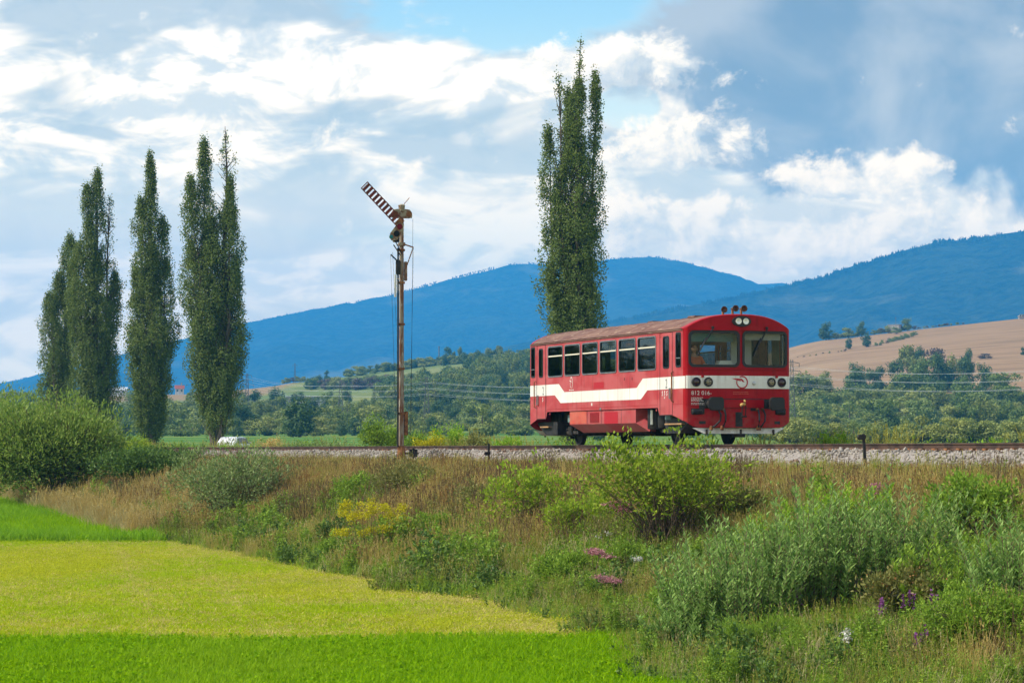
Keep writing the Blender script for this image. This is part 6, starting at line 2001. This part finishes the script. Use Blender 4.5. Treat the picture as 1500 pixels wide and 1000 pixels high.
def spruce(seed, h, w, quads=2000):
    g = np.random.default_rng(seed)
    t = g.random(quads) ** 0.75
    tier = np.floor(t * 14) / 14 + 0.5 / 14
    rad = (1 - tier * 0.6 - t * 0.4) * w * 0.5 * (0.3 + 0.8 * g.random(quads)) + 0.02
    a = g.uniform(0, 6.28, quads)
    P = np.stack([np.cos(a) * rad, np.sin(a) * rad, (0.05 + 0.94 * t) * h - rad * 0.22], -1)
    D = np.stack([np.cos(a), np.sin(a), np.full(quads, -0.25)], -1) + g.normal(0, 0.25, (quads, 3))
    f = Foliage()
    f.leaves(P, D, np.stack([np.cos(a) * 0.3, np.sin(a) * 0.3, np.ones(quads)], -1), g.uniform(0.4, 0.8, quads) * (1.15 - t), g.uniform(0.25, 0.45, quads) * (1.15 - t), g)
    tr = MB().tube([(0, 0, -0.5), (0, 0, h * 0.98)], h * 0.016 + 0.04, 6, 0.02)
    return f.mesh('crown', L_SPRUCE), tr.mesh('trunk', M_BARK)


KIT = {'bush': [far_crown(200 + i, 5.0, 7.5, L_FARWILLOW, 16, 2600, 0.02, 0.42) for i in range(3)],
       'tree': [far_crown(210 + i, 10.0, 8.5, L_FAR, 22, 3200, 0.03, 0.55) for i in range(4)],
       'dark': [far_crown(220 + i, 10.0, 7.5, L_FARDARK, 22, 3000, 0.02, 0.55) for i in range(3)],
       'birch': [far_crown(230 + i, 11.0, 5.0, L_FAR, 18, 2400, 0.12, 0.5, 1.3) for i in range(2)],
       'scrub': [far_crown(240 + i, 4.0, 6.0, L_FARBARE, 12, 1500, 0.02, 0.35) for i in range(2)],
       'spruce': [spruce(250 + i, 12.0, 5.0) for i in range(2)]}
SIZE = {'bush': (5.0, 7.5), 'tree': (10.0, 8.5), 'dark': (10.0, 7.5), 'birch': (11.0, 5.0), 'scrub': (4.0, 6.0), 'spruce': (12.0, 5.0)}
gt = np.random.default_rng(300)


def far_ground(px, py):
    return at_ground(px, py, 160.0)


def far_tree(kind, pos, h, label, group, wide=1.0, name=None, cat='tree'):
    cm, tm = KIT[kind][int(gt.integers(0, len(KIT[kind])))]
    s = h / SIZE[kind][0]
    t = empty(name or {'bush': 'willow_bush', 'scrub': 'scrub_bush', 'spruce': 'spruce_tree', 'birch': 'birch_tree'}.get(kind, 'valley_tree'), pos, gt.uniform(0, 6.28), label=label,
              cat='shrub' if kind in ('bush', 'scrub') else cat, group=group)
    t.scale = (s * wide * gt.uniform(0.92, 1.08), s * wide * gt.uniform(0.92, 1.08), s)
    obj('crown', cm, t); obj('trunk', tm, t)
    return t


# single trees one can point at
for kind, px, py, hpx, wide, lab in (
        ('dark', 440, 640, 60, 1.35, 'broad dark alder standing free in the valley right of the left poplars'),
        ('spruce', 548, 606, 44, 1.0, 'dark spruce left of the semaphore mast'),
        ('spruce', 496, 600, 22, 1.0, 'small dark spruce beside the grey works buildings'),
        ('bush', 707, 640, 50, 0.85, 'tall rounded grey-green willow between semaphore and railcar'),
        ('dark', 479, 556, 14, 1.0, 'small rounded tree on the bare crest of the left hill'),
        ('dark', 655, 531, 24, 0.9, 'rounded tree on the left hill crest beside the bare pole'),
        ('birch', 674, 530, 22, 0.9, 'slender tree on the left hill crest right of the bare pole'),
        ('tree', 717, 528, 19, 1.1, 'bushy tree on the left hill crest behind the railcar roof'),
        ('birch', 731, 527, 21, 1.1, 'slim tree on the left hill crest near the white roof'),
        ('dark', 1210, 496, 26, 1.15, 'rounded dark tree on the left rim of the stubble hill'),
        ('dark', 1262, 487, 22, 1.0, 'dark upright tree on the stubble hill left of the concrete hut'),
        ('bush', 1243, 490, 14, 1.3, 'low wide bush between two trees on the stubble hill'),
        ('bush', 1225, 492, 9, 1.2, 'small low bush beside the rim tree on the stubble hill'),
        ('dark', 1269, 508, 20, 1.1, 'round dark bush alone on the stubble slope'),
        ('dark', 1243, 511, 17, 0.9, 'small slim bush on the stubble slope left of the round one'),
        ('tree', 1329, 478, 18, 1.2, 'round tree right beside the concrete hut'),
        ('bush', 1301, 485, 11, 1.2, 'green bush below the concrete hut'),
        ('bush', 1313, 488, 9, 1.5, 'wide low bush under the concrete hut'),
        ('scrub', 1290, 484, 8, 1.2, 'dark bare scrub left of the concrete hut'),
        ('scrub', 1442, 525, 8, 2.2, 'flat patch of brown scrub on the stubble at the right'),
        ('dark', 1498, 520, 12, 1.0, 'dark bush on the stubble at the right edge'),
        ('dark', 1254, 572, 42, 1.0, 'tall dark alder below the stubble field right of the railcar'),
        ('birch', 1330, 560, 55, 1.1, 'tall pale-trunked tree in the middle of the right-hand wood'),
        ('dark', 1347, 552, 46, 0.75, 'darkest pointed tree in the right-hand wood'),
        ('dark', 1418, 552, 42, 0.7, 'dark pointed tree at the right end of the wood'),
        ('tree', 1172, 600, 55, 1.2, 'rounded green tree touching the right end of the railcar'),
        ('scrub', 1370, 540, 32, 1.0, 'greyish bare tree above the right-hand wood')):
    p = far_ground(px, py)
    far_tree(kind, p, hpx / (F_PX / p.y), lab, None, wide)


def ordinal(n):
    return '%d%s' % (n, 'th' if 10 < n % 100 < 14 else {1: 'st', 2: 'nd', 3: 'rd'}.get(n % 10, 'th'))


def belt(px0, px1, py, step, kinds, hpx, label, group, jy=3.0, wide=1.0):
    qs = sorted(px + gt.uniform(-0.4, 0.4) * step for px in np.arange(px0, px1, step))
    for qi, q in enumerate(qs):
        p = far_ground(q, py + gt.uniform(-jy, jy))
        k_ = kinds[int(gt.integers(0, len(kinds)))]
        h = gt.uniform(*hpx)
        look = {'bush': 'rounded willow bush', 'tree': 'leafy tree', 'dark': 'dark alder', 'birch': 'slim tree', 'scrub': 'bare scrub'}[k_]
        far_tree(k_, p, h / (F_PX / p.y), '%s, %s from left in %s' % (look, ordinal(qi + 1), label), group, wide)


GL = 'trees and bushes in the valley left of the railcar'
GR = 'trees and bushes in the valley right of the railcar'
belt(100, 790, 638.0, 21, ['bush', 'bush', 'bush', 'dark'], (16, 32), 'front row of valley trees left of railcar', GL, 1.2, 1.15)
belt(100, 790, 629, 22, ['bush', 'tree', 'dark'], (26, 44), 'second row of valley trees left of railcar', GL, 3, 1.2)
belt(100, 790, 616, 24, ['tree', 'dark', 'tree', 'bush'], (26, 42), 'back row of valley trees left of railcar', GL, 4, 1.2)
belt(250, 560, 602, 26, ['tree', 'dark', 'birch'], (22, 36), 'row at foot of left hill', GL, 5, 1.2)
belt(1150, 1530, 648.0, 24, ['bush', 'bush', 'bush'], (24, 42), 'front row of valley trees right of railcar', GR, 1.2, 1.15)
belt(1150, 1530, 628, 22, ['bush', 'tree', 'bush'], (32, 48), 'second row of valley trees right of railcar', GR, 3, 1.15)
belt(1160, 1530, 612, 24, ['bush', 'tree', 'tree'], (34, 48), 'third row of valley trees right of railcar', GR, 4, 1.15)
belt(1170, 1500, 594, 22, ['tree', 'dark', 'tree'], (34, 54), 'lower row of the wood below the stubble field', GR, 5, 1.1)
belt(1275, 1440, 574, 20, ['tree', 'dark', 'birch'], (36, 58), 'upper row of the wood below the stubble field', GR, 6, 1.0)

# the wood on the left hill and its hedges: read as one mass
def wood(name, label, spec, seed):
    g = np.random.default_rng(seed)
    P, S, I = [], [], []
    protos = [KIT['tree'][0][0], KIT['tree'][1][0], KIT['dark'][0][0], KIT['dark'][1][0], KIT['birch'][0][0], KIT['bush'][0][0], KIT['scrub'][0][0]]
    hts = [10, 10, 10, 10, 11, 5, 4]
    for (poly, n, hpx, ids) in spec:
        poly = np.array(poly, float)
        for i in range(n):
            px = g.uniform(poly[:, 0].min(), poly[:, 0].max())
            half = len(poly) // 2
            top = np.interp(px, poly[:half, 0], poly[:half, 1]); bot = np.interp(px, poly[half:, 0], poly[half:, 1])
            p = far_ground(px, g.uniform(top, bot))
            k_ = ids[int(g.integers(0, len(ids)))]
            P.append(p); S.append(g.uniform(*hpx) / (F_PX / p.y) / hts[k_]); I.append(k_)
    n = len(P)
    scatter(name, label, 'wood', np.array(P), np.array(S), np.stack([np.zeros(n), np.zeros(n), g.uniform(0, 6.28, n)], -1), np.array(I), protos)

wood('hillside_wood', 'dense green wood on the left hill behind the railcar', [
    ([(560, 596), (620, 575), (700, 556), (800, 545), (560, 612), (620, 612), (700, 612), (800, 612)], 210, (26, 44), (0, 1, 2, 3, 4)),
    ([(700, 545), (800, 530), (700, 556), (800, 556)], 40, (20, 30), (0, 1, 4)),
    ([(520, 610), (600, 606), (520, 616), (600, 616)], 16, (18, 30), (0, 1, 2))], 401)
wood('valley_undergrowth', 'low scrub and saplings filling the gaps between the valley trees', [
    ([(60, 606), (400, 602), (800, 604), (60, 639), (400, 639), (800, 641)], 340, (9, 20), (2, 5, 5, 0)),
    ([(-160, 600), (60, 602), (-160, 639), (60, 639)], 70, (18, 40), (0, 2, 5)),
    ([(790, 560), (1000, 575), (1150, 590), (790, 646), (1000, 646), (1150, 646)], 150, (26, 46), (0, 1, 2, 3, 5)),
    ([(1150, 585), (1300, 590), (1540, 590), (1150, 646), (1300, 646), (1540, 646)], 260, (12, 26), (2, 5, 5, 0))], 404)
wood('hill_hedge', 'dark hedges and scrub crossing the fields of the left hill', [
    ([(505, 551), (580, 541), (640, 533), (700, 527), (790, 524), (505, 553), (580, 543), (640, 536), (700, 531), (790, 530)], 170, (8, 14), (2, 5, 0)),
    ([(640, 532), (790, 523), (640, 534), (790, 528)], 26, (11, 18), (0, 2, 4)),
    ([(450, 566), (520, 567), (600, 562), (665, 560), (450, 571), (520, 572), (600, 566), (665, 564)], 90, (11, 19), (2, 5, 0, 6)),
    ([(410, 559), (450, 556), (410, 561), (450, 559)], 10, (5, 9), (6, 5)),
    ([(130, 612), (420, 604), (130, 618), (420, 614)], 60, (14, 24), (0, 2, 5))], 402)
wood('stubble_scrub', 'green rough grass and scrub on the rim of the stubble hill', [
    ([(1205, 495), (1260, 488), (1340, 479), (1205, 497), (1260, 490), (1340, 482)], 46, (3, 7), (5, 6)),
    ([(1280, 505), (1345, 489), (1280, 508), (1345, 492)], 36, (3, 6), (5, 5, 6)),
    ([(1168, 524), (1240, 512), (1168, 525), (1240, 514)], 14, (1.5, 3), (5, 6)),
    ([(1345, 480), (1420, 473), (1345, 481), (1420, 474)], 22, (2, 4), (6, 5))], 403)

# ================================================================== buildings, masts, power line
M_CONC = pmat('bare_concrete', (0.36, 0.33, 0.30), (0.28, 0.25, 0.23), 1.0, rough=0.9)
M_PLASTER = pmat('white_plaster', (0.62, 0.60, 0.56), (0.52, 0.5, 0.46), 0.8, rough=0.9)
M_METALROOF = pmat('pale_metal_roof', (0.62, 0.64, 0.67), (0.5, 0.52, 0.55), 0.7, rough=0.4, metal=0.2)
M_TILE = pmat('red_tile_roof', (0.30, 0.08, 0.05), (0.22, 0.06, 0.045), 1.5, rough=0.85)
M_DARKWIN = pmat('dark_window_pane', (0.02, 0.025, 0.03), rough=0.1, spec=0.6)
M_GALV = pmat('galvanised_steel', (0.13, 0.13, 0.13), (0.09, 0.09, 0.09), 2.0, rough=0.6, metal=0.4)
M_POLE = pmat('grey_timber_pole', (0.12, 0.10, 0.085), (0.18, 0.15, 0.12), 3.0, rough=0.9)
M_WIRE = pmat('bright_cable', (0.5, 0.52, 0.53), rough=0.4, metal=0.3)


def house(label, p, w, d, h, rise, wm, rm, rz=0.0, nwin=3, flat=False, chimney=False, name='house'):
    t = empty(name, p, rz, label=label, cat='building')
    MB().box(-w / 2, w / 2, -d / 2, d / 2, -1.5, h).build('wall', wm, t)
    if flat:
        MB().box(-w / 2 - 0.2, w / 2 + 0.2, -d / 2 - 0.2, d / 2 + 0.2, h, h + 0.25).build('roof', rm, t)
    else:
        o = 0.35
        r_ = MB().raw([(-w / 2 - o, -d / 2 - o, h - 0.1), (w / 2 + o, -d / 2 - o, h - 0.1), (w / 2 + o, 0, h + rise), (-w / 2 - o, 0, h + rise), (w / 2 + o, d / 2 + o, h - 0.1), (-w / 2 - o, d / 2 + o, h - 0.1)],
                      [(0, 1, 2, 3), (3, 2, 4, 5), (0, 3, 5), (1, 4, 2), (0, 5, 4, 1)]).build('roof', rm, t)
        if chimney:
            MB().box(w * 0.15, w * 0.15 + 0.6, -0.3, 0.3, h + rise - 0.8, h + rise + 1.2).build('chimney', M_CONC, r_)
    for i in range(nwin):
        x = -w / 2 + w * (i + 0.5) / nwin
        f = MB().box(x - 0.55, x + 0.55, -d / 2 - 0.03, -d / 2 + 0.05, h * 0.4, h * 0.4 + 1.2).build('window', M_PLASTER, t)
        MB().box(x - 0.45, x + 0.45, -d / 2 - 0.05, -d / 2 - 0.032, h * 0.4 + 0.1, h * 0.4 + 1.1).build('pane', M_DARKWIN, f)
    return t


p = far_ground(1311, 479)
hut = house('bare concrete hut on top of the stubble hill', p, 5.4, 4.5, 3.0, 0, M_CONC, M_CONC, R(-25), 1, True, name='concrete_hut')
p2 = far_ground(1313, 478)
mst = empty('radio_mast', p2 + Vector((0.2, 3.5, 0)), 0, label='thin mast rising behind the concrete hut', cat='mast')
MB().tube([(0, 0, 0), (0, 0, 7.2)], 0.10, 6, 0.06).build('pole', M_POLE, mst); MB().box(-0.5, 0.5, -0.05, 0.05, 6.3, 6.4).build('crossbar', M_POLE, mst)
house('white metal-roofed house among trees left of the semaphore mast', far_ground(622, 600), 6.5, 6.0, 3.2, 1.8, M_PLASTER, M_METALROOF, R(20), 3, chimney=True)
house('small house with a white roof on the left hill crest by the railcar', far_ground(747, 527), 4.5, 4, 2.2, 1.2, M_PLASTER, M_METALROOF, 0.2, 2)
house('red-roofed house seen between the third and fourth poplars', far_ground(263, 577), 4.0, 4, 2.6, 1.6, M_PLASTER, M_TILE, 0.1, 2, chimney=True)
house('white-roofed hall seen between the second and third poplars', far_ground(172, 579), 9.0, 6, 2.5, 1.4, M_PLASTER, M_METALROOF, 0.0, 3)
for px, py, w, h, lab in ((448, 600, 13, 4.2, 'left grey works building half hidden in the valley trees'), (472, 602, 9, 3.2, 'right grey works building half hidden in the valley trees')):
    house(lab, far_ground(px, py), w, 7, h, 0, M_CONC, M_METALROOF, 0.05, 5, True, name='works_building')
m_ = far_ground(1496, 464)
house('pale sheds on the stubble hill crest at the right edge', m_, 2.4, 3, 0.5, 0.4, M_CONC, M_CONC, 0, 2, name='shed')

# bare pole on the left crest and lattice mast on the bare crest
p = far_ground(643, 532)
t = empty('bare_pole', p, 0, label='bare pole standing on the left hill crest', cat='pole')
MB().tube([(0, 0, -0.5), (0, 0, 8.0)], 0.24, 8, 0.2).build('pole', M_POLE, t); MB().box(-0.5, 0.5, -0.1, 0.1, 7.6, 7.75).build('crossbar', M_POLE, t)


def pylon(label, p, h, w, arms, group=None):
    t = empty('lattice_pylon', p, gt.uniform(-0.1, 0.1), label=label, cat='pylon', group=group)
    for sx in (-1, 1):
        for sy in (-1, 1):
            MB().tube([(sx * w / 2, sy * w / 2, -0.5), (sx * w * 0.14, sy * w * 0.14, h)], 0.07, 4, 0.05).build('leg', M_GALV, t)
    n = 8
    for i in range(n):
        z0, z1 = h * i / n, h * (i + 1) / n
        a = w / 2 * (1 - 0.72 * i / n); b = w / 2 * (1 - 0.72 * (i + 1) / n)
        m = MB()
        for sy in (-1, 1):
            m.tube([(-a, sy * a, z0), (b, sy * b, z1)], 0.035, 3); m.tube([(a, sy * a, z0), (-b, sy * b, z1)], 0.035, 3)
            m.tube([(sy * a, -a, z0), (sy * b, b, z1)], 0.035, 3)
        m.build('bracing', M_GALV, t)
    for z, l in arms:
        MB().tube([(-l, 0, z), (0, 0, z + 0.25), (l, 0, z)], 0.06, 5).build('crossarm', M_GALV, t)
        for s in (-1, 1):
            MB().tube([(s * l, 0, z), (s * l, 0, z - 0.7)], 0.06, 5).build('insulator', M_GALV, t)
    return t


GPY = 'lattice pylons of the valley power line'
ARMS = ((10.6, 2.0), (12.2, 1.7), (13.8, 1.4))
PY = [(1640, 520, 14.5, 'lattice pylon beyond the right edge'), (1160, 560, 14.5, 'lattice pylon just right of the railcar front'),
      (625, 690, 12.0, 'faint lattice pylon in the valley right of the semaphore mast'), (499, 720, 11.0, 'faint lattice pylon in the valley left of the semaphore mast'),
      (362, 900, 13.0, 'faint lattice pylon right of the broad twin-spired poplar')]
pys = []
for px, dd, h, lab in PY:
    p = at_depth(px, dd)
    arms = tuple((z * h / 14.5, l) for z, l in ARMS)
    pylon(lab, p, h, 1.5, arms, GPY); pys.append((p, arms))
pm = at_ground(432, 560, 160)
pylon('small mast on the bare crest of the left hill', pm, 9.0, 1.0, ((8.0, 1.0),))
spans = [('right of the railcar', 0, 1, 1.6), ('between the railcar and the semaphore', 1, 2, 2.4), ('crossing behind the semaphore mast', 2, 3, 0.5), ('left of the semaphore', 3, 4, 1.0)]
lev = ('lowest', 'middle', 'topmost')
for place, a, b, sag in spans:
    for li in range(3):
        for s, sd in ((-1, 'nearer'), (1, 'farther')):
            (pa, aa), (pb, ab) = pys[a], pys[b]
            A = pa + Vector((s * aa[li][1], 0, aa[li][0] - 0.7)); B = pb + Vector((s * ab[li][1], 0, ab[li][0] - 0.7))
            pts = []
            for i in range(17):
                k_ = i / 16; q = A.lerp(B, k_); q.z -= sag * 4 * k_ * (1 - k_); pts.append(q)
            m = MB().tube(pts, 0.018, 4)
            o = m.build('power_cable', M_WIRE, None)
            tag(o, '%s power cable strung %s, %s of its pair' % (lev[li], place, sd), 'cable', 'cables of the valley power line')

# ================================================================== white car in the field beyond the track
cp = at_depth(346, 236)
carw = empty('white_car', cp, R(70), label='white car parked in the field behind the track by the poplars', cat='car')
M_CARW = pmat('white_car_paint', (0.80, 0.81, 0.83), rough=0.25, spec=0.5, coat=0.5)
prof = [(-1.85, 0.35), (1.75, 0.35), (1.80, 0.62), (1.70, 0.82), (0.95, 0.93), (0.35, 1.38), (-0.2, 1.48), (-1.25, 1.46), (-1.80, 1.05), (-1.88, 0.7)]
cb = MB().prism(prof, lambda q: (q[0], -0.80 + 0.12 * max(0, q[1] - 0.9), q[1]), lambda q: (q[0], 0.80 - 0.12 * max(0, q[1] - 0.9), q[1])).build('body', M_CARW, carw, bevel=0.05, smooth=True)
for s in (-1, 1):
    for x0, x1, t0, t1 in ((-1.2, -0.45, 1.36, 1.38), (-0.38, 0.75, 1.38, 1.36)):
        MB().raw([(x0 - 0.25 if x0 < -1 else x0, s * 0.803, 0.95), (x1, s * 0.803, 0.95), (x1 - (0.45 if x1 > 0 else 0), s * 0.757, t1), (x0, s * 0.757, t0)], [(0, 1, 2, 3)]).build('side_window', M_DARKWIN, carw, fix=False)
    for x in (-1.2, 1.15):
        w = MB().lathe((x, s * 0.68, 0.31), (0, s, 0), [(0, 0.31), (0.14, 0.31), (0.15, 0.27)], 18).build('wheel', M_RUBBER, carw)
        MB().lathe((x, s * 0.82, 0.31), (0, s, 0), [(0, 0.2), (0.02, 0.17)], 14).build('rim', M_ALU, w)
    MB().box(1.72, 1.79, s * 0.6 - 0.15, s * 0.6 + 0.15, 0.62, 0.76).build('headlight', M_CHROME, carw)
    MB().box(0.75, 0.9, min(s * 0.8, s * 0.98), max(s * 0.8, s * 0.98), 0.95, 1.07).build('mirror', M_CARW, carw)
MB().raw([(0.93, -0.70, 0.96), (0.93, 0.70, 0.96), (0.42, 0.64, 1.35), (0.42, -0.64, 1.35)], [(0, 1, 2, 3)]).build('windscreen', M_DARKWIN, carw, fix=False).location = (0.03, 0, 0.01)

# trees further along the line to the left, beyond the frame, mirrored in the railcar's windows
g = np.random.default_rng(501)
n = 90
yy = g.uniform(120, 330, n); xx = -0.24 * yy - g.uniform(4, 120, n)
u_, v_ = uv(xx, yy)
ok = np.abs(v_) > 7
xx, yy = xx[ok], yy[ok]; n = len(xx)
scatter('lineside_wood', 'wood standing beside the line to the left of the view', 'wood', np.stack([xx, yy, H(xx, yy)], -1), g.uniform(0.9, 1.5, n), np.stack([np.zeros(n), np.zeros(n), g.uniform(0, 6, n)], -1),
        g.integers(0, 4, n), [KIT['tree'][0][0], KIT['tree'][1][0], KIT['dark'][0][0], KIT['dark'][1][0]])
